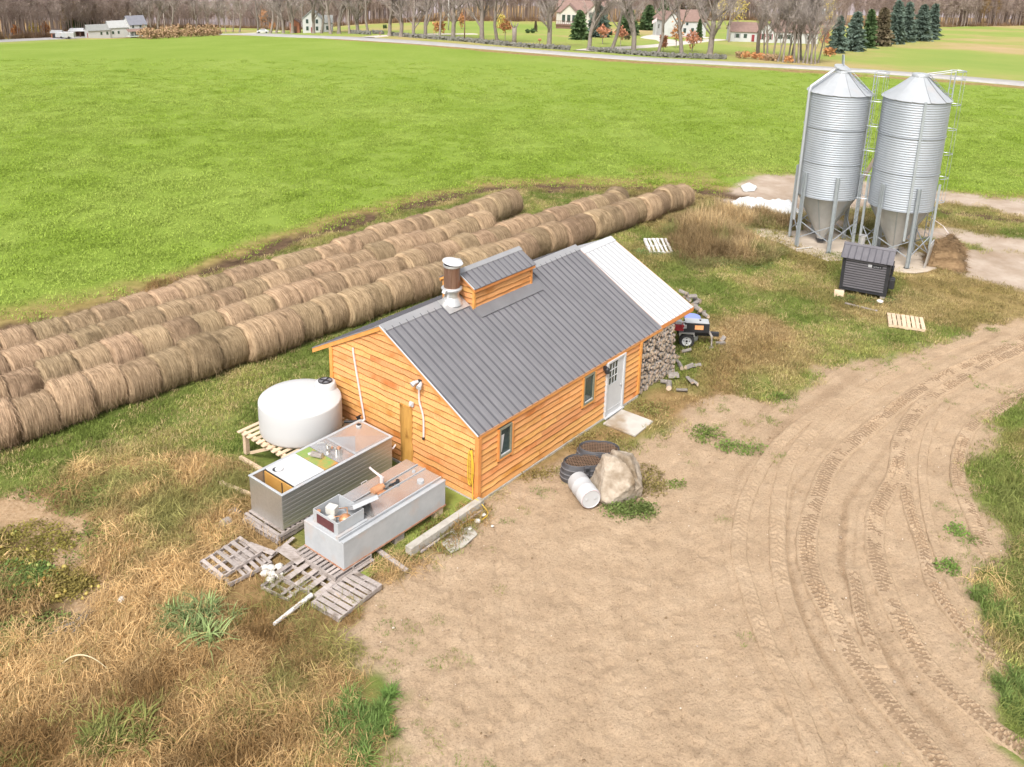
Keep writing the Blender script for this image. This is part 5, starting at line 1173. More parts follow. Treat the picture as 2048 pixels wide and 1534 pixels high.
tub('dark grey plastic tub with a rusty grid top, beside the white barrel', sh(3.18, -1.50, -.02), TR)
tub('dark grey plastic tub with a rusty grid top, behind the boulder', sh(4.12, -1.42, -.02), TR - R(14))
m_barrel = mat('white_barrel_plastic', (.41, .41, .415), (.45, .45, .45), scale=1, rough=.45)
bl = thing('plastic_barrel', 'white plastic barrel lying on its side against the boulder', 'barrel', sh(2.22, -2.20, .31)); bl.rotation_euler = (0, 0, 0)
ax = (SU * (1.96 - 2.49) + SV * (-2.65 + 1.75)).normalized(); bl.scale = (1.12, 1.12, 1.1); bl.rotation_mode = 'QUATERNION'; bl.rotation_quaternion = ax.to_track_quat('Z', 'Y')
b_ = MB(); b_.lathe([(.02, -.46), (.24, -.46), (.275, -.44), (.285, -.40), (.285, -.17), (.289, -.16), (.289, -.13), (.285, -.12), (.285, .12), (.289, .13), (.289, .16), (.285, .17), (.285, .40), (.275, .44), (.255, .46), (.245, .44), (.02, .435)], 36); b_.build('barrel_body', m_barrel, bl, smooth=45)
b_ = MB(); b_.lathe([(.035, .434), (.045, .45), (.03, .455)], 12, (.12, 0, 0)); b_.lathe([(.035, .434), (.045, .45), (.03, .455)], 12, (-.12, 0, 0)); b_.build('bung', m_barrel, bl, smooth=True)
b_ = MB(); b_.lathe([(.262, .445), (.270, .452), (.262, .458)], 36, cap0=False, cap1=False); m_pinkrim = mat('pinkish_barrel_rim', (.60, .40, .40), rough=.5); b_.build('rim_line', m_pinkrim, bl, smooth=True)
m_bould = mat('tan_grey_boulder', (.20, .15, .10), (.42, .355, .285), scale=2.6, rough=.9, bump=.6, bscale=9, col3=(.17, .125, .08), s3=1.6, t3=.56)
# boulder: a slab-sided block with a split top
def boulder():
    bm = bmesh.new(); bmesh.ops.create_icosphere(bm, subdivisions=6, radius=1); from mathutils import noise as mn
    planes = [((-.35, -.75, .55), .62), ((.75, -.35, .45), .60), ((-.85, .1, .35), .66), ((.2, .3, .93), .70), ((.1, -.95, -.1), .70), ((.7, .65, .2), .70), ((-.5, .8, .3), .72), ((-.2, -.35, .9), .66), ((.95, -.2, -.15), .68)]
    planes = [(Vector(a).normalized(), d) for a, d in planes]; off = Vector((5, 9, 2))
    for q in bm.verts:
        p = q.co * (1 + .10 * mn.noise(q.co * 1.4 + off))
        for nv, d in planes:
            e = p.dot(nv) - d
            if e > 0: p = p - nv * e * .96
        crack = p.x * .85 + p.y * .25 - .12 + .05 * mn.noise(p * 3)          # the split that runs over the top
        if p.z > -.05: p = p - p.normalized() * .30 * math.exp(-(crack / .045) ** 2)
        if crack > .03: p = p + Vector((.03, .02, .05))
        p += p.normalized() * (.03 * mn.noise(p * 5 + off) + .02 * mn.noise(p * 13) + .03 * abs(mn.noise(Vector((p.x * 9 + p.z * 4, p.y * 2, p.z * 2)))))
        q.co = Vector((p.x * .97, p.y * .87, p.z * 1.0))
    me = bpy.data.meshes.new('boulder'); bm.to_mesh(me); bm.free(); me.materials.append(m_bould)
    me.polygons.foreach_set('use_smooth', [True] * len(me.polygons)); 
    o = bpy.data.objects.new('boulder', me); COL.objects.link(o); o.location = sh(3.22, -2.72, .42); o.rotation_euler = (R(6), R(-4), R(20)); return tag(o, 'big tan boulder with a split top beside the white barrel', 'boulder')
boulder()

# ---- firewood: stacked under the white roof, and loose
FW = [log_mesh('fw', .40, rnd.uniform(.055, .095), 50 + k, None, k % 3 != 0) for k in range(9)]
FWM = []
for k, b_ in enumerate(FW):
    o = b_.build('firewood_log', [m_bark, m_end], smooth=45); FWM.append(o.data); bpy.data.objects.remove(o)
def log(label, loc, yaw, roll=0, pitch=0, k=None, group=None, s=1.0):
    o = bpy.data.objects.new('firewood_log', FWM[rnd.randrange(9) if k is None else k]); COL.objects.link(o)
    o.rotation_mode = 'XYZ'; o.location = loc; o.rotation_euler = (roll, pitch, yaw); o.scale = (1, s, s)
    return tag(o, label, 'log', group)
# a stack face seen end-on, logs lying across the shed
for row in range(16):
    for colm in range(19):
        u = 8.80 + colm * .138 + (.069 if row % 2 else 0) + rnd.uniform(-.02, .02); z = .06 + row * .130 + rnd.uniform(-.015, .015)
        if u > 11.35 - .012 * row ** 1.2 + rnd.uniform(-.1, .1): continue
        log('split firewood log stacked end-on under the white roof', sh(u, .22 + rnd.uniform(-.06, .06), z), SHED_YAW + math.pi / 2 + rnd.uniform(-.06, .06), rnd.uniform(0, 6.28), rnd.uniform(-.04, .04), None, 'firewood stacked under the white roof', rnd.uniform(.95, 1.2))
b_ = MB(); b_.box((10.05, 1.6, .95), (2.5, 2.2, 1.9)); o = b_.build('firewood_mass', m_bark); o.location = SHED_O; o.rotation_euler = (0, 0, SHED_YAW); tag(o, 'dark mass of firewood behind the stacked log ends', 'firewood', None, 'stuff')
LG = [(1372, 700, 20, 'round log lying just below the splitter wheel'), (1350, 708, -60, 'log leaning on the foot of the stack near the wheel'), (1357, 722, 100, 'thick split log standing out of the loose logs'), (1364, 733, 95, 'pale split log pointing at the viewer'), (1392, 728, 25, 'log with a dark end, rightmost of the loose logs'), (1380, 735, 40, 'short log next to the rightmost loose log'), (1346, 752, 10, 'thin log lying across the green weeds'), (1332, 763, -15, 'dark stubby log at the foot of the stack'), (1338, 771, 80, 'cut log showing its end, lowest left of the loose logs'), (1379, 762, 110, 'right of the two parallel logs in the weeds'), (1388, 765, 112, 'outer one of the two parallel logs in the weeds'), (1364, 778, -12, 'long log lying nearest the viewer in the weeds'), (1340, 741, 30, 'greyish log tipped against the stack foot'), (1448, 678, 60, 'lone white stub of wood right of the splitter'), (1440, 684, 10, 'pale chip of wood beside the lone white stub')]
for (a, c, yw, lb) in LG:
    p = at(a, c, .09); log(lb, p, R(yw), rnd.uniform(0, 6), rnd.uniform(-.12, .12), None, 'loose firewood round the stack', rnd.uniform(1.1, 1.6))
for k, (a, c) in enumerate([(1372, 590), (1378, 600), (1384, 594), (1390, 607), (1386, 612), (1396, 617), (1404, 625), (1412, 630), (1366, 584), (1394, 600)]):
    log('grey log in the heap behind the white roof end', at(a, c, .12 + .1 * (k % 3)), R(rnd.uniform(0, 180)), rnd.uniform(0, 6), 0, None, 'log heap behind the white roof', 1.4)

# ---- wood splitter
wp = at(1372, 696, 0); ws = thing('log_splitter', 'black towed log splitter with a white-rimmed wheel', 'log splitter', (wp.x, wp.y, 0), R(-4))
m_orange = mat('orange_decal', (.66, .27, .10), (.72, .36, .18), scale=9, rough=.5); m_tyre = mat('tyre_rubber', (.022, .022, .024), (.035, .034, .034), scale=9, rough=.8); m_red = mat('red_engine_paint', (.34, .03, .04), rough=.4)
for sgn, nm in ((0, 'near'), (1, 'far')):
    wl = bpy.data.objects.new('wheel', None); COL.objects.link(wl); wl.parent = ws; wl.location = (0, .04 + sgn * .95, .31); wl.rotation_euler = (R(90), 0, 0)
    b_ = MB(); b_.lathe([(.19, -.09), (.29, -.085), (.31, -.05), (.31, .05), (.29, .085), (.19, .09)], 32, cap0=False, cap1=False); b_.build('tyre', m_tyre, wl, smooth=40)
    b_ = MB(); b_.lathe([(.05, .05), (.12, .04), (.17, .055), (.20, .085), (.20, -.08), (.05, -.03)], 24); b_.build('rim', m_white, wl, smooth=40)
    b_ = MB(); b_.lathe([(.045, .05), (.045, .075), (.01, .085)], 10); 
    for k in range(4): b_.tube([(.11 * math.cos(k * 1.571), .11 * math.sin(k * 1.571), .04), (.11 * math.cos(k * 1.571), .11 * math.sin(k * 1.571), .062)], .022, 6)
    b_.build('hub', m_black, wl)
b_ = MB(); b_.tube([(0, .05, .31), (0, .95, .31)], .035, 8); b_.box((.1, .4, .45), (.7, .14, .14)); b_.box((.55, .4, .50), (1.5, .16, .16)); b_.build('chassis', m_black, ws, bevel=.01)
b_ = MB(); b_.box((-.02, .04, .665), (.60, .26, .03)); b_.box((-.28, .04, .60), (.03, .26, .12), (0, .5, 0)); b_.box((.26, .04, .60), (.03, .26, .12), (0, -.5, 0)); b_.build('fender', m_flash, ws)
b_ = MB(); b_.box((.36, .22, .90), (.98, .50, .40)); b_.build('oil_tank', m_black, ws, bevel=.015)
b_ = MB(); b_.box((.36, .22, 1.106), (.94, .46, .012)); b_.build('tank_top', m_galv_white, ws); b_ = MB(); b_.box((.44, -.035, .93), (.34, .008, .18)); b_.build('decal', m_orange, ws)
b_ = MB(); b_.tube([(.50, .25, 1.11), (.50, .25, 1.15)], .04, 8); b_.build('filler', m_black, ws)
b_ = MB(); b_.box((-.36, .20, .86), (.40, .42, .26)); b_.lathe([(.16, 0), (.17, .05), (.12, .12)], 14, (-.40, .22, .99)); b_.tube([(-.22, .0, .95), (-.22, -.06, .95)], .08, 10); b_.build('engine', m_red, ws, bevel=.02)
b_ = MB(); b_.box((-.36, .12, 1.06), (.24, .18, .14)); b_.tube([(-.55, .1, 1.0), (-.3, .0, 1.12), (-.1, .1, 1.08)], .03, 8); b_.box((-.12, .02, .94), (.16, .10, .18)); b_.build('engine_shroud', m_white, ws, bevel=.02)
b_ = MB(); b_.tube([(.85, .2, .72), (1.0, .15, .48)], .05, 8); b_.tube([(1.0, .15, .48), (1.02, .15, .03)], .03, 8); b_.box((1.02, .15, .02), (.18, .18, .03)); b_.build('jack_stand', m_stone, ws)
# white tub with blue lid behind it
bp_ = at(1385, 633, 1.02); bt = thing('lidded_tub', 'white round tub with a bright blue lid behind the splitter', 'tub', (bp_.x, bp_.y, 0))
b_ = MB(); b_.lathe([(.27, 0), (.30, .05), (.305, .95), (.31, .98)], 32); b_.build('tub_body', m_poly, bt, smooth=40)
m_blue = mat('blue_plastic_lid', (.20, .25, .62), (.24, .29, .66), scale=2, rough=.45); b_ = MB(); b_.lathe([(.325, .95), (.33, .97), (.33, 1.01), (.315, 1.03), (.02, 1.04)], 36, cap0=False); b_.build('lid', m_blue, bt, smooth=40)

# ---- outdoor wood boiler
bx0, by0 = 15.30, 40.90; BYAW = math.atan2(39.97 - 40.885, 17.115 - 15.27)
m_bsid = mat('charcoal_ribbed_siding', (.115, .108, .118), (.15, .142, .152), scale=1.5, rough=.5, metal=.1)
bo = thing('wood_boiler', 'small charcoal metal outdoor wood boiler shed by the silos', 'boiler', (bx0, by0, 0), BYAW)
BW, BD, BE, BR_ = 2.06, 1.5, 1.84, 2.22
b_ = MB(); local_box(b_, .06, BW - .06, .06, BD - .06, .25, BE - .05); b_.build('firebox', m_black, bo)
for k in range(13):
    b_ = MB(); z0 = .30 + k * .117; b_.box((BW / 2, .045, z0 + .05), (BW - .28, .03, .078)); b_.box((BW / 2, .03, z0 + .05), (BW - .28, .02, .04)); b_.build('siding_rib', m_bsid, bo)
for k in range(13):
    b_ = MB(); z0 = .30 + k * .117; b_.box((BW - .045, BD / 2, z0 + .05), (.03, BD - .28, .078)); b_.build('siding_rib', m_bsid, bo)
b_ = MB(); local_box(b_, .14, BW - .14, .055, .075, .28, BE - .05); b_.build('siding_back', m_black, bo)
for (a, c) in ((.07, .07), (BW - .07, .07), (.07, BD - .07), (BW - .07, BD - .07)):
    b_ = MB(); b_.box((a, c, 1.03), (.15, .15, 1.62)); b_.build('corner_trim', m_black, bo)
b_ = MB(); local_box(b_, 0, BW, 0, BD, .18, .27); b_.build('base_frame', m_black, bo)
for (a, c) in ((.15, .15), (BW - .15, .15), (.15, BD - .15), (BW - .15, BD - .15)):
    b_ = MB(); b_.box((a, c, .09), (.2, .2, .2)); b_.build('foot', m_stone, bo)
def zb(v): return BR_ - (BR_ - BE) * abs(v - BD / 2) / (BD / 2)
for k in range(8):
    a0 = -.10 + k * (BW + .2) / 8; a1 = a0 + (BW + .2) / 8 - .001
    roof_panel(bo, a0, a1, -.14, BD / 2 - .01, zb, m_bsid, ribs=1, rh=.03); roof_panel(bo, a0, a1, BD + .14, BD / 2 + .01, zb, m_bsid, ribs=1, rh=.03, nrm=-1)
ridge(bo, -.11, BW + .11, BD / 2, zb, .12, m_bsid, lift=.034)
b_ = MB(); n = 5; gpb = [(.05, 1.7), (BD - .05, 1.7), (BD - .05, zb(BD) - .03), (BD / 2, BR_ - .03), (.05, zb(0) - .03)]
b_.add([(.03, a, c) for a, c in gpb] + [(BW - .03, a, c) for a, c in gpb], [tuple(range(n))[::-1], tuple(range(n, 2 * n))] + [(i2, (i2 + 1) % n, n + (i2 + 1) % n, n + i2) for i2 in range(n)]); b_.build('gable_panel', m_black, bo)
b_ = MB(); b_.lathe([(.14, 2.15), (.14, 2.62), (.17, 2.63), (.17, 2.66), (.12, 2.66), (.12, 2.5)], 18, (.62, BD / 2 + .1, 0)); b_.build('chimney', m_flash, bo, smooth=40); b_ = MB(); b_.lathe([(.02, 0), (.12, 0)], 16, (.62, BD / 2 + .1, 2.6), cap0=False, cap1=False); b_.build('chimney_bore', m_black, bo)
b_ = MB(); b_.box((1.20, .012, 1.52), (.15, .008, .12)); b_.build('label_plate', m_white, bo); b_ = MB(); b_.box((1.52, .012, 1.51), (.44, .008, .15)); b_.build('name_plate', m_black, bo)
b_ = MB()
for k, (a, w_) in enumerate(((1.38, .04), (1.46, .05), (1.55, .06), (1.64, .04))): b_.box((a, .004, 1.50 + .015 * (k % 2)), (w_, .006, .035))
for k in range(3): b_.box((1.20, .004, 1.49 + k * .03), (.09, .006, .010))
m_grayp = mat('grey_print', (.30, .30, .31), rough=.5); b_.build('plate_print', m_grayp, bo)
b_ = MB(); b_.box((BW + .14, .46, .72), (.24, .40, .46)); b_.box((BW + .12, .46, .98), (.20, .30, .06)); b_.build('blower_box', m_black, bo, bevel=.03)
b_ = MB(); b_.tube([(BW + .02, .7, .9), (BW + .08, .72, 1.3), (BW + .06, .9, 1.65)], .04, 8); b_.tube([(BW + .02, 1.0, .4), (BW + .10, 1.0, 1.4)], .03, 8); b_.build('conduit', m_black, bo)
o = MB().box((0, 0, .14), (.42, .30, .28)).build('wood_block', m_newpal, bevel=.01); p = at(1677, 592, 0); o.location = (p.x, p.y, -.02); o.rotation_euler = (0, 0, -.3); tag(o, 'lone pale wood block in the grass beside the boiler', 'block')
plank('plank', 'dark plank lying in the grass in front of the boiler', at(1690, 606, .05), at(1755, 622, .05), .12, .05, m_pal)
o = rock('field_stone', 'pale stone in the grass under the boiler front', at(1760, 603, .05), (.16, .12, .10), 60, m_pstone)

# ---- silos
m_galv = mat('galvanised_steel', (.37, .40, .435), (.46, .485, .515), scale=.9, rough=.45, metal=.5, stretch=(1, 1, .5))
m_galvr = mat('bright_galvanised_roof', (.43, .445, .46), (.50, .515, .53), scale=1.4, rough=.38, metal=.45, col3=(.50, .47, .46), s3=1.1, t3=.66)
m_hop = mat('dull_galvanised_hopper', (.44, .44, .43), (.54, .54, .53), scale=2.2, rough=.45, metal=.6, stretch=(1, 1, .3))
m_leg = mat('galvanised_legs', (.34, .37, .38), (.42, .45, .46), scale=3, rough=.5, metal=.5)
m_padc = mat('concrete_pad', (.38, .31, .24), (.46, .385, .31), scale=1.5, rough=.95, bump=.2)
def silo(label, cx_, cy_, Rr, ztip, zb_, ze, za, leg0, lad, fillp=None, seam=None, openlid=False):
    t = thing('feed_silo', label, 'silo', (cx_, cy_, 0))
    n = 56; prof = []; nr_ = 46
    for k in range(nr_ * 2 + 1):
        z = zb_ + (ze - zb_) * k / (nr_ * 2); prof.append((Rr + (.013 if k % 2 else -.002), z))
    b = MB(); b.lathe(prof, n, cap0=False, cap1=False); b.build('corrugated_wall', m_galv, t, smooth=18)
    for zz in (zb_ + .01, zb_ + (ze - zb_) * .34, zb_ + (ze - zb_) * .67):
        b = MB(); b.lathe([(Rr + .035, zz - .02), (Rr + .05, zz - .01), (Rr + .05, zz + .01), (Rr + .035, zz + .02)], n, cap0=False, cap1=False); b.build('wall_band', m_galv, t, smooth=30)
    rc = .36
    for k in range(12):
        a0, a1 = 2 * math.pi * k / 12, 2 * math.pi * (k + 1) / 12; am = (a0 + a1) / 2; b = MB(); vs = []
        for (rr, zz) in ((Rr + .09, ze - .05), (Rr * .7, ze + (za - ze) * .30 * 1.08), (rc, za - .12)):
            for j in range(4):
                a = a0 + (a1 - a0) * j / 3; vs.append((rr * math.cos(a), rr * math.sin(a), zz + (.025 if j in (0,) else 0)))
        b.add(vs, [(i2 * 4 + j, i2 * 4 + j + 1, (i2 + 1) * 4 + j + 1, (i2 + 1) * 4 + j) for i2 in range(2) for j in range(3)]); b.build('roof_sheet', m_galvr, t, smooth='all')
    b = MB(); b.lathe([(rc + .02, za - .16), (rc + .03, za - .02), (rc, za + .03), (.02, za + .05)], 28); b.build('top_cap', m_galvr, t, smooth=40)
    if openlid:
        b = MB(); b.lathe([(rc + .05, 0), (rc + .05, .05), (.02, .22)], 20); o = b.build('open_lid', m_galvr, t, smooth=30); o.location = (-.06, 0, za + .10); o.rotation_euler = (R(14), R(10), 0)
        b = MB(); b.bar((-.05, -.05, za + .25), (-.10, -.02, za + .78), .05, .28); b.build('lid_arm', m_galv, t)
    b = MB(); b.lathe([(Rr - .01, zb_ + .01), (.24, ztip + .05), (.22, ztip - .12)], n, cap0=False); b.build('hopper', m_hop, t, smooth=35)
    for k in range(6):
        a = leg0 + 2 * math.pi * (k + .5) / 6; b = MB(); b.bar((Rr * math.cos(a), Rr * math.sin(a), zb_), (.25 * math.cos(a), .25 * math.sin(a), ztip + .05), .05, .02); b.build('hopper_seam', m_leg, t)
    b = MB(); b.box((0, 0, ztip - .18), (.42, .42, .14)); b.build('discharge_gate', m_black, t)
    feet = []
    for k in range(6):
        a = leg0 + 2 * math.pi * k / 6; ca, sa = math.cos(a), math.sin(a); rr = Rr + .07; feet.append((rr * ca, rr * sa))
        b = MB(); m3 = Matrix.Rotation(a, 3, 'Z'); zt = zb_ + 1.25
        b.box((rr * ca, rr * sa, zt / 2), (.03, .17, zt), m3); b.box(((rr + .05) * ca - .085 * -sa * 1, (rr + .05) * sa - .085 * ca * 1, zt / 2), (.10, .02, zt), m3); b.box(((rr + .05) * ca + .085 * -sa, (rr + .05) * sa + .085 * ca, zt / 2), (.10, .02, zt), m3); b.build('leg', m_leg, t)
        b = MB(); b.box((rr * ca, rr * sa, .015), (.26, .26, .03), m3); b.build('foot_plate', m_leg, t)
    for k in range(6):
        p, q = feet[k], feet[(k + 1) % 6]
        b = MB(); b.bar((*p, .55), (*q, 1.45), .04, .04); b.bar((*p, 1.45), (*q, .55), .04, .04); b.build('cross_brace', m_galv, t)
    # caged ladder
    la = lad; ca, sa = math.cos(la), math.sin(la); rr = Rr + .16; tx, ty = -sa, ca
    ztop = za + .15
    ld = bpy.data.objects.new('ladder', None); COL.objects.link(ld); ld.parent = t
    for s_ in (-.19, .19):
        b = MB(); b.tube([(rr * ca + tx * s_, rr * sa + ty * s_, .9), (rr * ca + tx * s_, rr * sa + ty * s_, ztop)], .022, 6); b.build('rail', m_galv, ld)
    b = MB(); nrg = int((ze - .9) / .3)
    for k in range(nrg + 3):
        z = 1.0 + k * .3; b.tube([(rr * ca + tx * .19, rr * sa + ty * .19, z), (rr * ca - tx * .19, rr * sa - ty * .19, z)], .015, 5)
    b.build('rungs', m_galv, ld)
    def cagept(w_, z): 
        a = math.pi * w_; d = .62 * math.sin(a); s_ = .33 * math.cos(a) * (1.0 + .1 * math.sin(a)); return (rr * ca + ca * d + tx * s_, rr * sa + sa * d + ty * s_, z)
    hz = [3.0 + k * 1.25 for k in range(int((ztop - 3.0) / 1.25) + 1)] + [ztop]
    for z in hz:
        b = MB(); b.tube([cagept(k / 10, z) for k in range(11)], .018 if z < ztop else .024, 6); b.build('cage_hoop', m_galv, ld)
    for w_ in (.15, .38, .62, .85):
        b = MB(); b.tube([cagept(w_, 3.0), cagept(w_, ztop)], .009, 4); b.build('cage_bar', m_galv, ld)
    for s_ in (-.19, .19):
        b = MB(); b.tube([(rr * ca + tx * s_, rr * sa + ty * s_, ztop), (.34 * ca + tx * s_, .34 * sa + ty * s_, za - .02)], .025, 6); b.build('hand_rail', m_white, ld)
    b = MB(); nk = 7
    for k in range(nk):
        q = (k + .5) / nk; rad = Rr * (1 - q) + .36 * q; z = ze + (za - ze - .1) * q + .09; b.tube([(rad * ca + tx * .17, rad * sa + ty * .17, z), (rad * ca - tx * .17, rad * sa - ty * .17, z)], .015, 5)
    for s_ in (-.17, .17): b.tube([(Rr * ca + tx * s_, Rr * sa + ty * s_, ze + .08), (.4 * ca + tx * s_, .4 * sa + ty * s_, za - .02)], .015, 5)
    b.build('roof_ladder', m_galv, ld)
    if fillp is not None:
        ca, sa = math.cos(fillp), math.sin(fillp); r2 = Rr + .13
        b = MB(); b.tube([(r2 * ca, r2 * sa, 1.4), (r2 * ca, r2 * sa, ze - .05), (r2 * ca * .97, r2 * sa * .97, ze + .22), (.48 * ca, .48 * sa, za + .02)], .075, 12); b.build('fill_pipe', m_galvr, t, smooth=40)
    if seam is not None:
        ca, sa = math.cos(seam), math.sin(seam); r2 = Rr + .05
        b = MB(); b.bar((r2 * ca, r2 * sa, ztip + .8), (r2 * ca, r2 * sa, ze), .12, .06, up=(ca, sa, 0)); b.build('wall_stiffener', m_leg, t)
    return t
silo('left galvanised feed silo with a caged ladder and open top lid', 16.59, 47.95, 1.56, .42, 2.82, 8.25, 9.29, R(207), R(318), R(190), None, True)
silo('right galvanised feed silo with the ladder on its right side', 19.69, 45.94, 1.56, .62, 2.89, 8.39, 9.49, R(214), R(8), None, R(262))
for nm, c_, r_ in (('concrete_pad', (16.6, 47.9), 2.1), ('concrete_pad', (19.7, 45.9), 2.05)):
    g = random.Random(8); b_ = MB(); b_.prism([(c_[0] + r_ * math.cos(a) * g.uniform(.97, 1.12), c_[1] + r_ * math.sin(a) * g.uniform(.97, 1.12)) for a in [k * 2 * math.pi / 18 for k in range(18)]], .07, -.04); o = b_.build(nm, m_padc, bevel=.02); o['kind'] = 'structure'
b_ = MB(); b_.prism([tuple(at(a, c)[:2]) for a, c in [(1465, 452), (1480, 443), (1600, 470), (1700, 490), (1690, 520), (1655, 522), (1590, 498)]], .055, -.035); o = b_.build('concrete_apron', m_padc, bevel=.02); o['kind'] = 'structure'
b_ = MB(); b_.tube([at_y(1722, 362, 49.6), at_y(1750, 318, 50.6)], .11, 10); o = b_.build('auger_tube', mat('tan_auger', (.44, .31, .21), (.52, .40, .29), scale=3, rough=.6)); tag(o, 'tan auger tube slanting up between the two silos', 'auger')
# ---- white plastic sheet and heaps on the lot behind the left silo
m_sheet = mat('white_plastic_sheet', (.60, .60, .59), (.66, .66, .65), scale=3, rough=.4)
def crumple(name, label, pts, h, seed, cat='plastic sheet'):
    xs = [at(a, c) for a, c in pts]; cx_ = sum(p.x for p in xs) / len(xs); cy_ = sum(p.y for p in xs) / len(xs); poly = np.array([[p.x, p.y] for p in xs]); b = MB(); n = 34
    x0, x1, y0, y1 = poly[:, 0].min(), poly[:, 0].max(), poly[:, 1].min(), poly[:, 1].max(); gx_, gy_ = np.meshgrid(np.linspace(x0, x1, n), np.linspace(y0, y1, n)); sd = sdist(poly, gx_, gy_)
    zz = np.where(sd > 0, h * sstep(0, .5, sd) * (.35 + 1.1 * fbm(gx_.ravel(), gy_.ravel(), 2.6, 3, seed)) + .012, -.06)
    vs = np.stack([gx_.ravel() - cx_, gy_.ravel() - cy_, zz], 1); fs = []
    for i2 in range(n - 1):
        for j in range(n - 1):
            q = [i2 * n + j, i2 * n + j + 1, (i2 + 1) * n + j + 1, (i2 + 1) * n + j]
            if max(sd[k] for k in q) > 0: fs.append(q)
    b.add(vs, fs); o = b.build(name, m_sheet, smooth=70); o.location = (cx_, cy_, .01); return tag(o, label, cat)
crumple('plastic_sheet', 'crumpled white plastic sheet behind the tall rusty weeds', [(1465, 402), (1500, 400), (1540, 407), (1585, 405), (1600, 425), (1560, 428), (1500, 422), (1470, 412)], .35, 5)
crumple('plastic_sheet', 'small white plastic bundle on the pale lot', [(1482, 375), (1495, 370), (1513, 376), (1508, 383), (1488, 384)], .26, 6)
crumple('plastic_sheet', 'white plastic strip lying between the silo legs', [(1690, 445), (1730, 447), (1760, 452), (1755, 462), (1700, 458)], .12, 8)
# ---- hay heap and loose panel right of the silos
def hay_heap():
    p = at(1898, 536); g = np.random.default_rng(3); bm = bmesh.new(); bmesh.ops.create_grid(bm, x_segments=30, y_segments=30, size=1)
    from mathutils import noise as mn
    for q in bm.verts:
        x, y = q.co.x, q.co.y; d = max(abs(x), abs(y) * 1.02); h = 1.35 * (1 - min(1, .62 * (x * x + y * y)) ** 1.5) * float(1 - sstep(.80, 1.0, d)) * (1 + .35 * mn.noise(Vector((x * 1.7, y * 1.7, 3)))) - .05
        s_ = 1.0 + .10 * mn.noise(Vector((x * 2, y * 2, 9))); q.co = Vector((x * .95 * s_, y * .8 * s_, h + .06 * mn.noise(Vector((x * 7, y * 7, 1)))))
    me = bpy.data.meshes.new('hay'); bm.to_mesh(me); bm.free(); me.polygons.foreach_set('use_smooth', [True] * len(me.polygons))
    V_ = np.array([v.co[:] for v in me.vertices]); F_ = np.array([p_.vertices[:] for p_ in me.polygons])
    nb = 4200; i_ = g.integers(0, len(V_), nb); c_ = V_[i_] + g.normal(0, .03, (nb, 3)); d_ = g.normal(size=(nb, 3)) * [1, 1, .5] + c_ * [.5, .5, .1] - [0, 0, .45]; d_ /= np.linalg.norm(d_, axis=1)[:, None]; w_ = np.cross(d_, g.normal(size=(nb, 3))); w_ /= np.linalg.norm(w_, axis=1)[:, None]
    L_ = g.uniform(.15, .5, (nb, 1)); B = np.concatenate([c_ - w_ * .012, c_ + w_ * .012, c_ + d_ * L_]); k = np.arange(nb) + len(V_)
    me2 = mesh_np('hay_heap', np.concatenate([V_, B]), F_, np.stack([k, k + nb, k + 2 * nb], 1)); me2.materials.append(M_HAY); me2.polygons.foreach_set('use_smooth', [True] * len(me2.polygons))
    o = bpy.data.objects.new('hay_heap', me2); COL.objects.link(o); o.location = (p.x, p.y + .55, 0); o.rotation_euler = (0, 0, R(-18)); tag(o, 'square-sided heap of loose old hay right of the silos', 'hay')
M_HAY = mat('old_hay', (.20, .125, .058), (.335, .235, .125), scale=4.5, stretch=(.7, 5, 5), rough=.95, bump=.5, bscale=22, objvar=.13, hue=.008, col3=(.12, .082, .042), s3=1.3, t3=.60, detail=7)
hay_heap()
o = MB().box((0, 0, .75), (.06, .55, 1.5)).box((.04, .0, .75), (.03, .50, 1.2)).build('metal_panel', m_flash, bevel=.01); p = at(1851, 536); o.location = (p.x, p.y + .1, 0); o.rotation_euler = (R(8), R(8), R(-35)); tag(o, 'grey metal panel standing between the right silo and the hay heap', 'panel')
o = MB().tube([(0, 0, 0), (.3, .9, 1.0), (-.4, 1.6, 2.0)], .03, 6).build('leaning_pole', m_pvc); p = at(1905, 478); o.location = p; o.rotation_euler = (0, 0, R(40)); o.scale = (.8, .8, .5); tag(o, 'thin pale pole leaning by the track behind the hay heap', 'pole')
# ---- two pallets in the grass
t = pallet('pallet', 'clean pale new pallet lying on the grass below the boiler', at(1811, 647, .02), R(-18), 1.45, 1.35, 8, m_newpal, bw=.14)
t = pallet('pallet', 'small whitish pallet lying by the tall rusty weeds', at(1316, 494, .05), R(4), 1.25, 1.6, 6, m_birch, bw=.13, tilt=(R(7), 0))
t = plank('drainage_wire', 'bent pale rod lying on the left silo pad', at(1592, 498, .07), at(1625, 494, .12), .03, .03, m_white, 'rod')

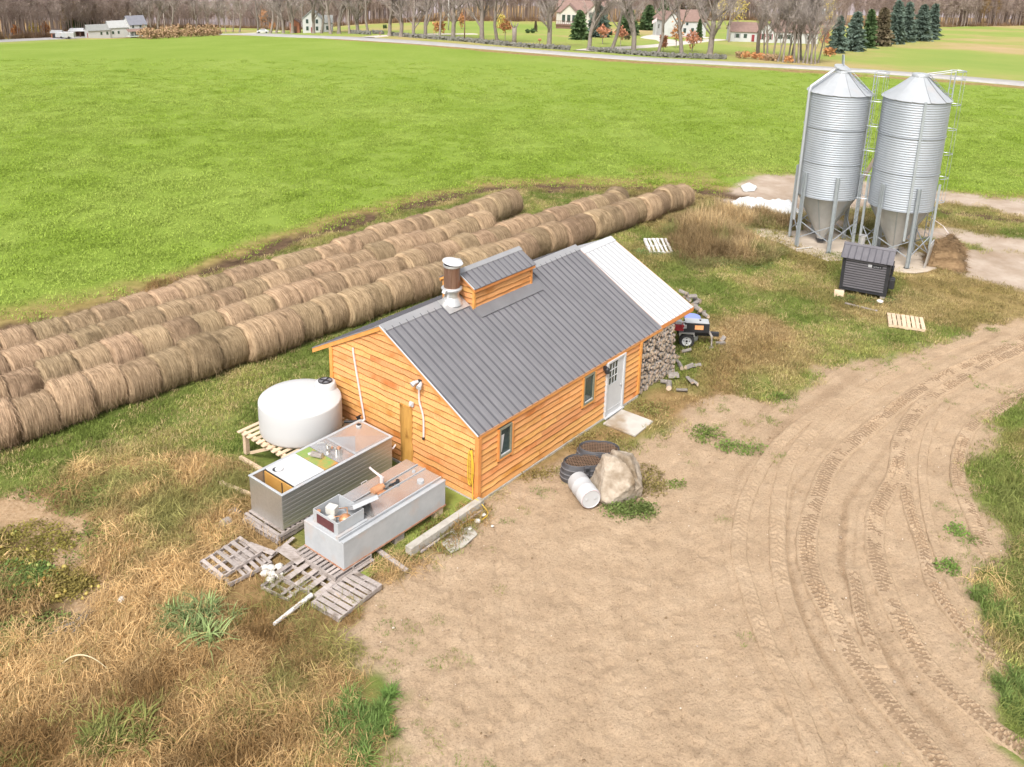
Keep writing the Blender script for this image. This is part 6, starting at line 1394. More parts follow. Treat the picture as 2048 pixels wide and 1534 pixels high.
# ---- round hay bales in four rows
from mathutils import noise as mn
def bale_mesh(seed):
    g = random.Random(seed); nrg_ = np.random.default_rng(seed); n, k = 40, 13; vs = []; L_ = 1.22
    for i2 in range(k):
        t_ = i2 / (k - 1) * 2 - 1; edge = 1 - .15 * abs(t_) ** 9 + .035 * math.exp(-((abs(t_) - .80) / .12) ** 2) * (1 if t_ > 0 or seed % 2 else .3) + .022 * g.uniform(-1, 1)
        for j in range(n):
            a = 2 * math.pi * j / n; r_ = .735 * edge * (1 + .022 * mn.noise(Vector((math.cos(a) * 2, math.sin(a) * 2, t_ * 2 + seed))) + .014 * mn.noise(Vector((math.cos(a) * 6, math.sin(a) * 6, t_ * 14 + seed))))
            z = r_ * math.sin(a); z = max(z, -.70) - .02 * (abs(math.cos(a)) < .3)
            vs.append((t_ * L_ / 2, r_ * math.cos(a) * (1.02 if z < 0 else 1), z + .70))
    F_ = [[i2 * n + j, i2 * n + (j + 1) % n, (i2 + 1) * n + (j + 1) % n, (i2 + 1) * n + j] for i2 in range(k - 1) for j in range(n)]
    V_ = np.array(vs); c0 = len(V_); V_ = np.concatenate([V_, [[-L_ / 2, 0, .70], [L_ / 2, 0, .70]]])
    F3 = [[j, c0, (j + 1) % n] for j in range(n)] + [[(k - 1) * n + j, (k - 1) * n + (j + 1) % n, c0 + 1] for j in range(n)]
    # loose strands that hang over the sides
    nb = 1500; i_ = nrg_.integers(0, c0, nb); base = V_[i_]; a = np.arctan2(base[:, 2] - .7, base[:, 1]); sgn = np.where(base[:, 1] >= 0, 1, -1)
    tang = np.stack([nrg_.normal(0, .28, nb), np.sin(a) * sgn, -np.cos(a) * sgn], 1); nor = np.stack([np.zeros(nb), np.cos(a), np.sin(a)], 1)
    L2 = nrg_.uniform(.08, .34, (nb, 1)) * np.where(nrg_.uniform(size=(nb, 1)) > .90, 1.9, 1); d_ = tang + nor * nrg_.uniform(.02, .28, (nb, 1)); w_ = np.stack([np.ones(nb), np.zeros(nb), np.zeros(nb)], 1) * nrg_.uniform(.006, .016, (nb, 1))
    B = np.concatenate([base - w_, base + w_, base + d_ * L2]); q = np.arange(nb) + len(V_)
    me = mesh_np('round_bale', np.concatenate([V_, B]), np.array(F_), np.concatenate([np.array(F3), np.stack([q, q + nb, q + 2 * nb], 1)])); me.materials.append(M_BALE)
    me.polygons.foreach_set('use_smooth', np.ones(len(me.polygons), bool)); return me
M_BALE = mat('weathered_round_bale', (.165, .108, .062), (.43, .310, .195), scale=2.6, stretch=(11, .55, .55), rough=.95, bump=.9, bscale=5, objvar=.19, hue=.008, col3=(.120, .080, .047), s3=.8, t3=.64, detail=9, spec=.12, fac=(.34, .66))
BM = [bale_mesh(k) for k in range(7)]
RN = ['front row nearest the shed', 'second row', 'third row', 'back row']
def ORD(n):
    a = 'first second third fourth fifth sixth seventh eighth ninth tenth eleventh twelfth thirteenth fourteenth fifteenth sixteenth seventeenth eighteenth nineteenth'.split()
    if n < 20: return a[n - 1]
    t_ = {2: ('twentieth', 'twenty-'), 3: ('thirtieth', 'thirty-'), 4: ('fortieth', 'forty-')}[n // 10]
    return t_[0] if n % 10 == 0 else t_[1] + a[n % 10 - 1]
for r_, (s_, b0, x0, x1) in enumerate(BALE_ROWS):
    a = math.atan(s_); ln = math.hypot(1, s_); n = int(round((x1 - x0 + 2.2) * ln / 1.16)); 
    for k in range(n):
        d = (k + .5) * 1.16 * (x1 - x0 + 2.2) * ln / (n * 1.16); x = x1 - d / ln; y = s_ * x + b0
        if x < x0 - 2.2: continue
        off = rnd.gauss(0, .07); yw = rnd.gauss(0, .05); sc = rnd.uniform(.93, 1.08)
        if r_ == 0 and 12.6 < d < 13.9: off += .18
        if r_ == 1 and k == 0: off += .25; yw += .5
        o = bpy.data.objects.new('round_bale', BM[rnd.randrange(7)]); COL.objects.link(o); o.location = (x - off * math.sin(a), y + off * math.cos(a), -.05); o.rotation_euler = (rnd.uniform(-.25, .25) * 0, 0, a + yw + (math.pi if rnd.random() < .5 else 0)); o.scale = (.955, sc, sc)
        tag(o, ORD(k + 1) + ' round hay bale from the right end of the ' + RN[r_], 'hay bale', 'hay bales of the ' + RN[r_])

# ================================================================== BEYOND THE FIELD
m_tbark = mat('roadside_bark', (.155, .125, .105), (.27, .23, .20), scale=2.5, stretch=(3, 3, .7), rough=.95, objvar=.15)
m_twig = mat('bare_twigs', (.29, .245, .22), (.38, .325, .295), scale=1.2, rough=.95, objvar=.12)
def grow(seed, h, r0, spread=.5, limbs=9, twigs=1500, fork=.28, twl=1.3, tww=.035, leader=True):
    """bare deciduous tree: MB of trunk and limbs, plus arrays of fine twigs"""
    g = random.Random(seed); b = MB(); ends = []
    def limb(p, d, L, r, depth):
        pts, rad = [p], [r]; n = 4 if depth < 2 else 3; q = p.copy(); dd = d.copy()
        for k in range(n):
            dd = (dd + Vector((g.gauss(0, .13), g.gauss(0, .13), .10 if depth else .03))).normalized(); q = q + dd * (L / n); pts.append(q.copy()); rad.append(r * (1 - .62 * (k + 1) / n))
        b.tube(pts, rad, 7 if depth == 0 else (5 if depth == 1 else 3), False)
        if depth >= 1:
            for k in range(1, n + 1): ends.append((pts[k], dd.copy(), L))
        if depth < 3:
            m_ = (limbs if depth == 0 else 4 if depth == 1 else 3)
            for k in range(m_):
                t_ = fork + (1 - fork) * (k + g.random() * .7) / m_ if depth == 0 else .3 + .7 * (k + g.random() * .6) / m_; i2 = min(int(t_ * n), n - 1); f_ = t_ * n - i2
                pp = pts[i2].lerp(pts[i2 + 1], f_); rr = (rad[i2] + (rad[i2 + 1] - rad[i2]) * f_)
                a = g.uniform(0, 6.283); el = g.uniform(.35, .95) if depth == 0 else g.uniform(.2, 1.0)
                side = Vector((math.cos(a), math.sin(a), 0)); nd = (dd * math.cos(el * 1.1) + side * math.sin(el * 1.1) * (1 + spread) + Vector((0, 0, .25))).normalized()
                LL = L * (g.uniform(.34, .58) if depth == 0 else g.uniform(.4, .62)) * (1.15 - .5 * t_ if depth == 0 else 1)
                limb(pp, nd, LL, min(rr * g.uniform(.42, .62), r * .5), depth + 1)
    limb(Vector((0, 0, -.2)), Vector((g.gauss(0, .04), g.gauss(0, .04), 1)).normalized(), h, r0, 0)
    b.lathe([(r0 * 1.55, -.25), (r0 * 1.2, .18), (r0 * .98, .7)], 9, cap0=False, cap1=False)
    gg = np.random.default_rng(seed); E = [ends[gg.integers(0, len(ends))] for _ in range(twigs)]
    base = np.array([e[0][:] for e in E]) + gg.normal(0, .12, (twigs, 3)); d0 = np.array([e[1][:] for e in E]); d_ = d0 + gg.normal(0, .55, (twigs, 3)) + [0, 0, .25]; d_ /= np.linalg.norm(d_, axis=1)[:, None]
    w_ = np.cross(d_, gg.normal(size=(twigs, 3))); w_ /= np.linalg.norm(w_, axis=1)[:, None]; L_ = gg.uniform(.35, 1, (twigs, 1)) * twl
    T = np.concatenate([base - w_ * tww / 2, base + w_ * tww / 2, base + d_ * L_]); i2 = np.arange(twigs)
    return b, T, np.stack([i2, i2 + twigs, i2 + 2 * twigs], 1), ends
ROAD_TREES = []
for k, (h, r_, sp, lb, tw) in enumerate([(13, .42, .5, 11, 5600), (15, .36, .3, 10, 5000), (11, .44, .75, 10, 5600), (14, .30, .25, 9, 4200), (12.5, .48, .55, 12, 6200), (13, .22, .2, 9, 3000)]):
    b_, T, TF, _ = grow(40 + k, h, r_, sp, lb, tw, .16 if k in (0, 2, 4) else .26)
    o = b_.build('trunk', m_tbark, smooth='all'); tm = o.data; bpy.data.objects.remove(o)
    cm = mesh_np('crown', T, None, TF); cm.materials.append(m_twig); ROAD_TREES.append((tm, cm))
def road_tree(label, px_, py_, k, s=1.0, rz=None, group='bare trees along the road'):
    p = at(px_, py_); t = thing('bare_tree', label, 'tree', p, rnd.uniform(0, 6.28) if rz is None else rz, group); t.scale = (s, s, s)
    for nm, me in zip(('trunk', 'crown'), ROAD_TREES[k]):
        o = bpy.data.objects.new(nm, me); COL.objects.link(o); o.parent = t
    return t
RT = [(716, 66, 2, 1, 'pale low-forked bare tree by the second driveway'), (737, 68, 3, 1, 'slim straight bare tree by the second driveway mouth'), (779, 72, 0, 1, 'bare tree just right of the second driveway mouth'), (802, 73.5, 2, 1, 'low-branching bare tree with a forked trunk, right of the driveway'), (827, 74, 2, .85, 'small rounded bare tree on the stone wall'), (851, 75, 0, 1, 'stout bare tree left of the orange-leaved sapling'), (879, 78, 3, .85, 'slim bare tree with orange leaves at its foot'), (906, 79, 4, 1, 'bare tree flanked by two pale birch stems'), (964, 85, 4, 1.05, 'wide bare tree right of the thin dark pole'), (995, 86, 1, 1, 'bare tree beside the yellow conical shrub'), (1098, 95, 4, 1, 'thick grey bare tree left of the cream house'), (1178, 101, 0, .95, 'bare tree in front of the big dark spruce'), (1222, 103, 1, .95, 'bare tree rising from red-orange leaves'), (1267, 108, 0, 1.1, 'dense upright bare tree right of the red-orange leaves'), (1315, 111, 3, 1, 'slim bare tree beside the flagpole'), (1364, 114, 1, 1, 'bare tree in front of the white garage house'), (1419, 114, 4, 1.1, 'thickest bare trunk, right of the white garage house'), (1458, 84, 3, .7, 'young tree on the lawn before the ranch house'), (1515, 112, 1, 1, 'twin-stemmed bare tree before the ranch house'),
      (441, 65, 5, 1, 'leftmost bare trunk at the road bend'), (452, 65, 5, .9, 'second bare trunk at the road bend'), (466, 64, 5, 1, 'third bare trunk at the road bend'), (479, 65, 3, 1, 'dark leaning bare trunk before the pale lawn'), (516, 66.5, 3, 1, 'bare trunk left of the white car'), (541, 66.5, 1, .9, 'bare trunk right of the white car'), (553, 66, 3, .9, 'slim trunk second right of the white car'), (567, 66.5, 0, .9, 'dark forked trunk left of the red shed'), (585, 66.5, 0, 1, 'dark trunk against the red shed'), (610, 64, 3, .9, 'trunk at the left corner of the white gabled house'), (627, 66.5, 0, .95, 'trunk in front of the white gabled house'), (643, 66.5, 3, 1, 'trunk before the white house right gable'), (661, 68, 1, 1, 'dark trunk just right of the white gabled house'), (678, 67, 0, 1, 'second trunk right of the white gabled house'), (699, 67, 3, 1, 'trunk left of the pale low-forked tree'), (292, 61, 0, 1, 'first trunk of the clump right of the farmhouse'), (304, 62, 3, 1, 'second trunk of the clump right of the farmhouse'), (316, 62, 0, 1, 'third trunk of the clump right of the farmhouse'), (341, 60, 1, 1, 'bare tree behind the brown brush'), (392, 62, 3, 1, 'bare tree at the right of the brown brush'), (420, 63, 5, 1, 'thin trunk between the brush and the road bend')]
for (a, c, k, s_, lb) in RT: road_tree(lb, a, c, k, s_)
# saplings in the thicket opposite the left silo
for k, (a, c) in enumerate([(1556, 123), (1566, 124), (1576, 122), (1588, 125), (1597, 126), (1606, 126), (1614, 127), (1622, 128), (1630, 128), (1545, 121), (1535, 119), (1636, 126), (1528, 117), (1582, 118), (1602, 120)]):
    road_tree('thin bare sapling in the roadside thicket behind the left silo', a, c, 5, rnd.uniform(.6, .9), group='saplings of the roadside thicket')
# pollarded stump
b_ = MB(); b_.tube([(0, 0, -.2), (.03, 0, 1.6), (0, .05, 3.2)], [.5, .42, .46], 10); b_.tube([(0, 0, 2.8), (.5, .2, 3.6), (.7, .3, 4.1)], [.2, .14, .05], 6); b_.tube([(0, 0, 2.8), (-.5, -.1, 3.7), (-.8, 0, 4.6)], [.2, .12, .03], 6); b_.tube([(0, 0, 3), (.1, -.3, 4.2)], [.15, .04], 6); o = b_.build('tree_stump', m_tbark, smooth='all'); o.location = at(1028, 90); tag(o, 'tall topped tree stump on the stone wall', 'stump')
# ---- leafy shrubs and trees in autumn colour, conifers
def leafball(seed, n, rx, rz, size, droop=0, shape='ball'):
    g = np.random.default_rng(seed)
    if shape == 'cone':
        t_ = g.uniform(0, 1, n) ** .75; a = g.uniform(0, 6.283, n); tiers = .78 + .22 * np.sin(t_ * 46); r_ = rx * (1 - t_) ** .72 * tiers * g.uniform(.55, 1, n) * (1 + .22 * np.sin(a * 3 + seed + t_ * 9) + .12 * np.sin(a * 7 + seed * 2)); c = np.stack([r_ * np.cos(a), r_ * np.sin(a), t_ * rz - .10 * r_], 1)
        d_ = np.stack([np.cos(a), np.sin(a), -.25 + 0 * a], 1) + g.normal(0, .3, (n, 3))
    else:
        v_ = g.normal(size=(n, 3)); v_ /= np.linalg.norm(v_, axis=1)[:, None]; lob = 1 + .28 * np.sin(v_[:, 0] * 5 + seed) * np.cos(v_[:, 1] * 4) + .2 * np.sin(v_[:, 2] * 6 + seed); c = v_ * (g.uniform(.25, 1, (n, 1)) ** .6) * lob[:, None] * [rx, rx, rz / 2] + [0, 0, rz / 2]; d_ = g.normal(size=(n, 3))
    d_ /= np.linalg.norm(d_, axis=1)[:, None]; w_ = np.cross(d_, g.normal(size=(n, 3))); w_ /= np.linalg.norm(w_, axis=1)[:, None]; s_ = size * g.uniform(.5, 1.2, (n, 1))
    T = np.concatenate([c - d_ * s_ * .4, c + w_ * s_ * .38, c + d_ * s_ * .8, c - w_ * s_ * .38]); i2 = np.arange(n)
    return T, np.stack([i2, i2 + n, i2 + 2 * n, i2 + 3 * n], 1)
def leaf_mat(name, col, col2): return mat(name, col, col2, scale=1.1, rough=.8, objvar=.12, fac=(.35, .65))
LM = dict(orange=leaf_mat('orange_leaves', (.42, .18, .065), (.50, .25, .11)), red=leaf_mat('red_orange_leaves', (.42, .17, .095), (.48, .23, .14)), yellow=leaf_mat('yellow_leaves', (.50, .38, .08), (.58, .46, .13)), spruce=leaf_mat('blue_spruce_needles', (.075, .112, .085), (.125, .165, .128)), green=leaf_mat('dark_green_needles', (.045, .085, .030), (.085, .13, .045)), brown=leaf_mat('brown_needles', (.115, .085, .05), (.15, .125, .07)), brush=leaf_mat('rusty_brush', (.30, .185, .10), (.38, .25, .15)))
def bush(label, px_, py_, kind, rx, rz, n=500, size=.35, lift=0., name='shrub', cat='shrub', shape='ball', seed=None, group=None, trunk=True, base=None):
    p = base or at(px_, py_); t = thing(name, label, cat, p, rnd.uniform(0, 6), group)
    T, Q = leafball(rnd.randrange(9999) if seed is None else seed, n, rx, rz, size, shape=shape); T[:, 2] += lift
    me = mesh_np('crown', T, Q); me.materials.append(LM[kind]); o = bpy.data.objects.new('crown', me); COL.objects.link(o); o.parent = t
    if trunk: b = MB(); b.tube([(0, 0, -.1), (0, 0, lift + rz * .6)], [max(.06, rx * .07), .03], 6); b.build('trunk', m_tbark, t)
    return t
def scale_at(px_, py_): p = at(px_, py_); return (p - Vector(CAM_P)).length / FPX       # metres per photo pixel there
def conifer(label, px_, py_, top, wpx, kind, group=None):
    h = rise(px_, py_, top); w_ = wpx * scale_at(px_, py_) / 2
    return bush(label, px_, py_, kind, w_, h, 2600, w_ * .42, 0, 'conifer', 'tree', 'cone', group=group)
for (a, c, tp, w_, kd, lb) in [(1672, 106, 33, 36, 'spruce', 'leftmost blue spruce of the row across the road'), (1706, 102, 26, 44, 'spruce', 'broad blue spruce, second of the row'), (1734, 96, 20, 34, 'green', 'narrow green spruce, third of the row'), (1760, 92, 17, 42, 'brown', 'brownish spruce, fourth of the row'), (1787, 88, 3, 40, 'spruce', 'tallest spruce of the row, fifth from the left'), (1809, 84, 6, 36, 'spruce', 'sixth spruce of the row'), (1839, 82, 11, 40, 'spruce', 'seventh spruce of the row'), (1861, 79, 9, 32, 'spruce', 'rightmost spruce of the row across the road'),
        (1158, 79, 22, 40, 'green', 'dark spruce in front of the cream house'), (1197, 74, 14, 52, 'spruce', 'big blue-green spruce right of the cream house'), (1256, 70, 20, 46, 'green', 'dark evergreen behind the red-orange leaves'), (1296, 60, 12, 40, 'green', 'dark evergreen left of the flagpole'), (1325, 55, 2, 34, 'green', 'evergreen behind the flagpole'), (1398, 40, 0, 36, 'spruce', 'blue spruce top above the white garage house'), (1397, 82, 38, 16, 'green', 'small pointed evergreen before the white garage house'), (1362, 40, -4, 24, 'green', 'dark pine behind the white garage roof'), (1071, 63, 42, 9, 'brown', 'narrow columnar evergreen on the far lawn'),
        (140, 67, 40, 22, 'green', 'leftmost of the green conifers behind the farm sheds'), (152, 67, 38, 22, 'green', 'second green conifer behind the farm sheds'), (166, 65, 42, 20, 'green', 'third green conifer behind the farm sheds'), (182, 60, 40, 24, 'green', 'fourth green conifer, left of the farmhouse roofs'), (196, 57, 37, 18, 'green', 'rightmost green conifer behind the farmhouse roofs')]: conifer(lb, a, c, tp, w_, kd)
for (a, c, kd, w_, h_, lf, lb) in [(879, 77, 'orange', 26, 24, 1.2, 'orange-leaved sapling on the stone wall'), (1010, 85, 'orange', 26, 22, 2.0, 'orange maple sapling beside the topped stump'), (1205, 88, 'red', 26, 22, 1.5, 'red-orange leaves left of the slim bare tree'), (1241, 92, 'red', 26, 20, 1.5, 'red-orange leaves right of the slim bare tree'), (1352, 95, 'orange', 24, 40, 1.0, 'russet sapling left of the garage house tree'), (1384, 103, 'red', 30, 28, 1.0, 'russet leaves right of the garage house tree'), (1326, 103, 'red', 16, 26, .6, 'thin russet sapling at the flagpole tree foot'), (1657, 112, 'orange', 22, 14, .2, 'low bright orange shrub at the foot of the first spruce'), (1648, 96, 'red', 20, 40, .6, 'rusty shrub left of the first spruce'), (1001, 57, 'yellow', 18, 30, 0.3, 'yellow cone-shaped shrub on the far lawn'), (923, 58, 'orange', 12, 28, .6, 'small orange tree at the wood edge'), (1474, 60, 'yellow', 34, 46, 3, 'yellow-leaved tree behind the ranch house'), (1650, 80, 'yellow', 26, 70, 4, 'tall yellow tree behind the utility pole'), (1440, 58, 'yellow', 26, 40, 3, 'pale yellow tree between the two white houses'), (1580, 70, 'yellow', 24, 60, 3, 'sparse yellow tree behind the thicket'), (528, 60, 'orange', 16, 40, 1, 'orange tree behind the white car'), (545, 62, 'orange', 14, 16, .5, 'low orange shrub right of the white car'), (68, 72, 'yellow', 20, 22, .3, 'yellow shrub at the left wood edge'), (92, 72, 'orange', 18, 22, .3, 'tawny shrub right of the yellow one at the wood edge'), (33, 75, 'orange', 14, 20, .3, 'tawny shrub by the left utility pole')]:
    s_ = scale_at(a, c); bush(lb, a, c, kd, w_ * s_ / 2, h_ * s_, 420, .38, lf, 'autumn_tree' if h_ > 26 else 'autumn_shrub', 'tree' if h_ > 26 else 'shrub')
for (a, c) in [(1478, 116), (1492, 117), (1508, 118), (1522, 119), (1536, 121), (1550, 122), (1578, 125)]:
    s_ = scale_at(a, c); bush('low orange bush on the verge below the ranch house', a, c, rnd.choice(['orange', 'brush', 'brush']), 9 * s_, 14 * s_, 160, .3, 0, 'verge_bush', 'bush', group='orange bushes along the verge', trunk=False)
for (a, c, w_, lb) in [(1055, 66, 9, 'left clipped round bush on the far lawn'), (1066, 66, 10, 'right clipped round bush on the far lawn'), (1254, 79, 14, 'dark red low bush under the red-orange leaves'), (1472, 79, 10, 'dark rounded bush at the ranch house wall'), (770, 57, 8, 'dark bush under the bare trees far left of centre')]:
    s_ = scale_at(a, c); bush(lb, a, c, 'brown' if a == 1254 else 'green', w_ * s_ / 2, w_ * s_ * .9, 400, .3, 0, trunk=False)
# brown brush right of the farmhouse
for k in range(26):
    a = 285 + k * 6.0; c = 78 - (k / 26) * 8 + rnd.uniform(-1.5, 1.5); s_ = scale_at(a, c)
    bush('rusty brush clump by the road bend', a, c, 'brush', rnd.uniform(7, 12) * s_, rnd.uniform(12, 24) * s_, 260, .45, 0, 'brush_clump', 'brush', group='rusty brush at the road bend', trunk=False)
# ---- stone walls along the road
def stone_wall(label, pts, seed):
    line = smooth_line([at(a, c) for a, c in pts], .55); b = MB(); g = random.Random(seed)
    for p in line:
        for lv in range(2):
            for sd in (-.28, .28):
                q = Vector((p.x + g.gauss(0, .1), p.y + sd + g.gauss(0, .1), float(terrain(p.x, p.y)) + .18 + lv * .34 + g.gauss(0, .05)))
                b.box(q - line[0], (g.uniform(.4, .75), g.uniform(.35, .6), g.uniform(.28, .45)), (g.gauss(0, .25), g.gauss(0, .25), g.uniform(0, 3)), g.uniform(.6, .9))
    o = b.build('stone_wall', mat('wall_fieldstone', (.10, .098, .082), (.19, .18, .155), scale=1.5, rough=.95), bevel=0); o.location = line[0]; return tag(o, label, 'stone wall')
stone_wall('dry stone wall left of the second driveway', [(700, 66.5), (716, 67.5), (738, 69)], 1); stone_wall('short stone wall end beside the second driveway', [(747, 67), (766, 68)], 2)
stone_wall('long dry stone wall along the road in the middle', [(780, 71), (827, 75), (880, 79), (940, 84), (1000, 90), (1060, 95), (1110, 98), (1136, 100)], 3); stone_wall('dry stone wall before the white houses', [(1182, 102), (1230, 106), (1290, 111), (1350, 115), (1410, 117), (1450, 118)], 4)
# ---- houses
m_siding = mat('white_clapboard', (.42, .42, .41), (.47, .47, .46), scale=.6, rough=.7, objvar=.04); m_cream = mat('cream_clapboard', (.45, .42, .365), (.50, .465, .41), scale=.6, rough=.7)
m_brroof = mat('brown_shingles', (.18, .115, .095), (.235, .155, .13), scale=1.2, rough=.9); m_grroof = mat('grey_shingles', (.20, .205, .195), (.25, .25, .24), scale=1.2, rough=.9); m_dkroof = mat('dark_slate_shingles', (.15, .15, .175), (.19, .19, .215), scale=1.2, rough=.9); m_shut = mat('dark_red_door', (.22, .03, .04), rough=.6); m_brownw = mat('brown_deck_wood', (.14, .075, .055), (.19, .11, .08), scale=2, rough=.8); m_redw = mat('barn_red_boards', (.30, .11, .06), (.36, .15, .09), scale=2, rough=.8)
def wing(t, x0, x1, y0, y1, he, hr, wall, roof, axis='x', oh=.35, chim=None):
    """a gabled wing; axis = direction of the ridge"""
    b = MB(); b.box(((x0 + x1) / 2, (y0 + y1) / 2, he / 2 - .3), (x1 - x0, y1 - y0, he + .6)); 
    if axis == 'x':
        ym = (y0 + y1) / 2; b.add([(x0, y0, he), (x0, y1, he), (x0, ym, hr), (x1, y0, he), (x1, y1, he), (x1, ym, hr)], [(0, 2, 1), (3, 4, 5), (0, 3, 5, 2), (1, 2, 5, 4)])
    else:
        xm = (x0 + x1) / 2; b.add([(x0, y0, he), (x1, y0, he), (xm, y0, hr), (x0, y1, he), (x1, y1, he), (xm, y1, hr)], [(0, 1, 2), (3, 5, 4), (0, 2, 5, 3), (1, 4, 5, 2)])
    b.build('wall', wall, t)
    b = MB(); th = .16
    if axis == 'x':
        sl = (hr - he) / (ym - y0); pr_ = [(y0 - oh, he - sl * oh), (ym, hr), (y1 + oh, he - sl * oh)]; P_ = [(x0 - oh, *q) for q in pr_] + [(x1 + oh, *q) for q in pr_]
    else:
        sl = (hr - he) / (xm - x0); pr_ = [(x0 - oh, he - sl * oh), (xm, hr), (x1 + oh, he - sl * oh)]; P_ = [(q[0], y0 - oh, q[1]) for q in pr_] + [(q[0], y1 + oh, q[1]) for q in pr_]
    vs = [(p[0], p[1], p[2] + .05) for p in P_] + [(p[0], p[1], p[2] + .05 + th) for p in P_]
    b.add(vs, [(6, 7, 10, 9), (7, 8, 11, 10), (0, 3, 4, 1), (1, 4, 5, 2), (0, 6, 9, 3), (2, 5, 11, 8), (0, 1, 7, 6), (1, 2, 8, 7), (3, 9, 10, 4), (4, 10, 11, 5)]); rf = b.build('roof', roof, t)
    if chim: b = MB(); b.box(chim, (.6, .6, 1.6)); b.build('chimney', m_stone, rf)
    return rf
def win(t, c, w_, h_, face='y-', shut=None, name='window'):
    d = {'y-': (0, -1), 'y+': (0, 1), 'x-': (-1, 0), 'x+': (1, 0)}[face]; e = bpy.data.objects.new(name, None); COL.objects.link(e); e.parent = t
    def bx(name, cw, ch, off, th, m_, du=0):
        b = MB(); sz = (cw, th, ch) if d[0] == 0 else (th, cw, ch); b.box((c[0] + d[0] * off + (du if d[0] == 0 else 0), c[1] + d[1] * off + (du if d[1] == 0 else 0), c[2]), sz); b.build(name, m_, e)
    bx('frame', w_ + .16, h_ + .16, .03, .06, m_white); bx('pane', w_, h_, .05, .06, m_glass)
    if shut:
        for sg in (-1, 1): bx('shutter', .3, h_ + .1, .04, .08, shut, sg * (w_ / 2 + .26))
def door(t, c, w_, h_, face, m_):
    d = {'y-': (0, -1), 'y+': (0, 1), 'x-': (-1, 0), 'x+': (1, 0)}[face]; b = MB(); sz = (w_, .08, h_) if d[0] == 0 else (.08, w_, h_); b.box((c[0] + d[0] * .04, c[1] + d[1] * .04, c[2]), sz); b.build('door', m_, t)
def put_house(name, label, px_, py_, yaw, cat='house'):
    p = at(px_, py_); return thing(name, label, cat, p, R(yaw)), scale_at(px_, py_)
# farmhouse on the left: barn, link and house in a row going away
t, s_ = put_house('farmhouse', 'white farmhouse with a long stepped row of gabled wings', 178, 76, 40)
t.scale = (.56, .56, .62)
L1 = 5.2
wing(t, 0, 9.5, 0, 6.0, 2.9, 4.9, m_siding, m_grroof, 'x'); wing(t, 9.6, 18, .6, 7.0, 3.6, 6.0, m_siding, mat('pale_shingles', (.32, .32, .315), (.37, .37, .365), scale=1, rough=.9), 'x'); wing(t, 18.2, 26, -1.5, 8.5, 4.6, 7.8, m_siding, m_dkroof, 'x', chim=(20.5, 3.5, 8.4))
door(t, (0, 1.6, .9), 1.0, 1.8, 'x-', m_shut); win(t, (0, 3.2, 3.4), .9, .7, 'x-')
for xx in (5.6, 8.2, 11, 13.5): win(t, (xx, 0 if xx < 9 else .6, 1.6), .9, 1.2, 'y-')
for (xx, zz) in ((19.6, 1.8), (23, 1.8), (19.6, 4.0), (23, 4.0)): win(t, (xx, -1.5, zz), .9, 1.3, 'y-')
for (yy, zz) in ((1.5, 2), (5, 2), (1.8, 5), (4.8, 5)): win(t, (26, yy, zz), .9, 1.3, 'x+')
b_ = MB(); b_.box((20, -3.2, 2.5), (7.5, 3.2, .2), (.25, 0, 0)); b_.build('porch_roof', m_brroof, t)
for xx in (16.6, 18.8, 21, 23.4): b_ = MB(); b_.box((xx, -4.5, 1.0), (.18, .18, 2.2)); b_.build('porch_post', m_white, t)
b_ = MB(); b_.box((20, -3.2, .15), (7.5, 3.2, .3)); b_.build('porch_floor', m_white, t)
t, s_ = put_house('open_shed', 'low open red shed left of the farmhouse', 103, 77, 10, 'shed'); wing(t, 0, 2.2, 0, 2.4, 1.3, 1.7, m_redw, m_flash, 'x', .2); door(t, (.9, 0, .55), 1.2, 1.0, 'y-', m_black)
t, s_ = put_house('box_trailer', 'low pale box trailer left of the farmhouse', 112, 77.5, 12, 'trailer'); b_ = MB(); b_.box((2.0, 1.0, .9), (4.2, 1.9, 1.2)); b_.build('box', m_galv_white, t, bevel=.05)
for xx in (1.2, 2.9): b_ = MB(); b_.tube([(xx, -.05, .28), (xx, 2.05, .28)], .28, 12); b_.build('wheel', m_tyre, t)
t, s_ = put_house('lean_to', 'white-roofed open lean-to beside the farmhouse barn', 139, 74.5, 14, 'lean-to'); b_ = MB(); b_.box((2.6, 1.4, 1.75), (5.6, 3.2, .14), (.12, 0, 0)); b_.build('roof', m_roofw, t); b_ = MB(); b_.box((3.2, 2.6, .8), (4.0, .12, 1.7)); b_.build('back_wall', m_brownw, t)
for xx in (.1, 2.6, 5.1): b_ = MB(); b_.box((xx, .1, .8), (.16, .16, 1.7)); b_.build('post', m_brownw, t)
# white gabled house behind the left trees
t, s_ = put_house('white_house', 'two-storey white gabled house behind the bare trunks', 606, 66, 8); t.scale = (.62, .62, .72); wing(t, 0, 7.5, 0, 8, 4.8, 7.6, m_siding, m_grroof, 'y'); wing(t, 7.6, 11.5, 1.5, 8, 3.4, 5.6, m_siding, m_grroof, 'x', .3, (9, 5, 6.2))
for (xx, zz) in ((1.8, 1.6), (5.6, 1.6), (1.8, 4.0), (5.6, 4.0)): win(t, (xx, 0, zz), 1.0, 1.4, 'y-')
win(t, (9.6, 1.5, 1.7), 1.0, 1.4, 'y-'); door(t, (3.7, 0, 1.0), 1.0, 2.0, 'y-', m_shut)
t, s_ = put_house('red_shed', 'small rust-red shed left of the white gabled house', 580, 66.5, 5, 'shed'); wing(t, 0, 2.4, 0, 2.4, 2.6, 3.4, m_redw, m_brroof, 'y', .2); door(t, (1.2, 0, .9), 1.0, 1.7, 'y-', m_brownw)
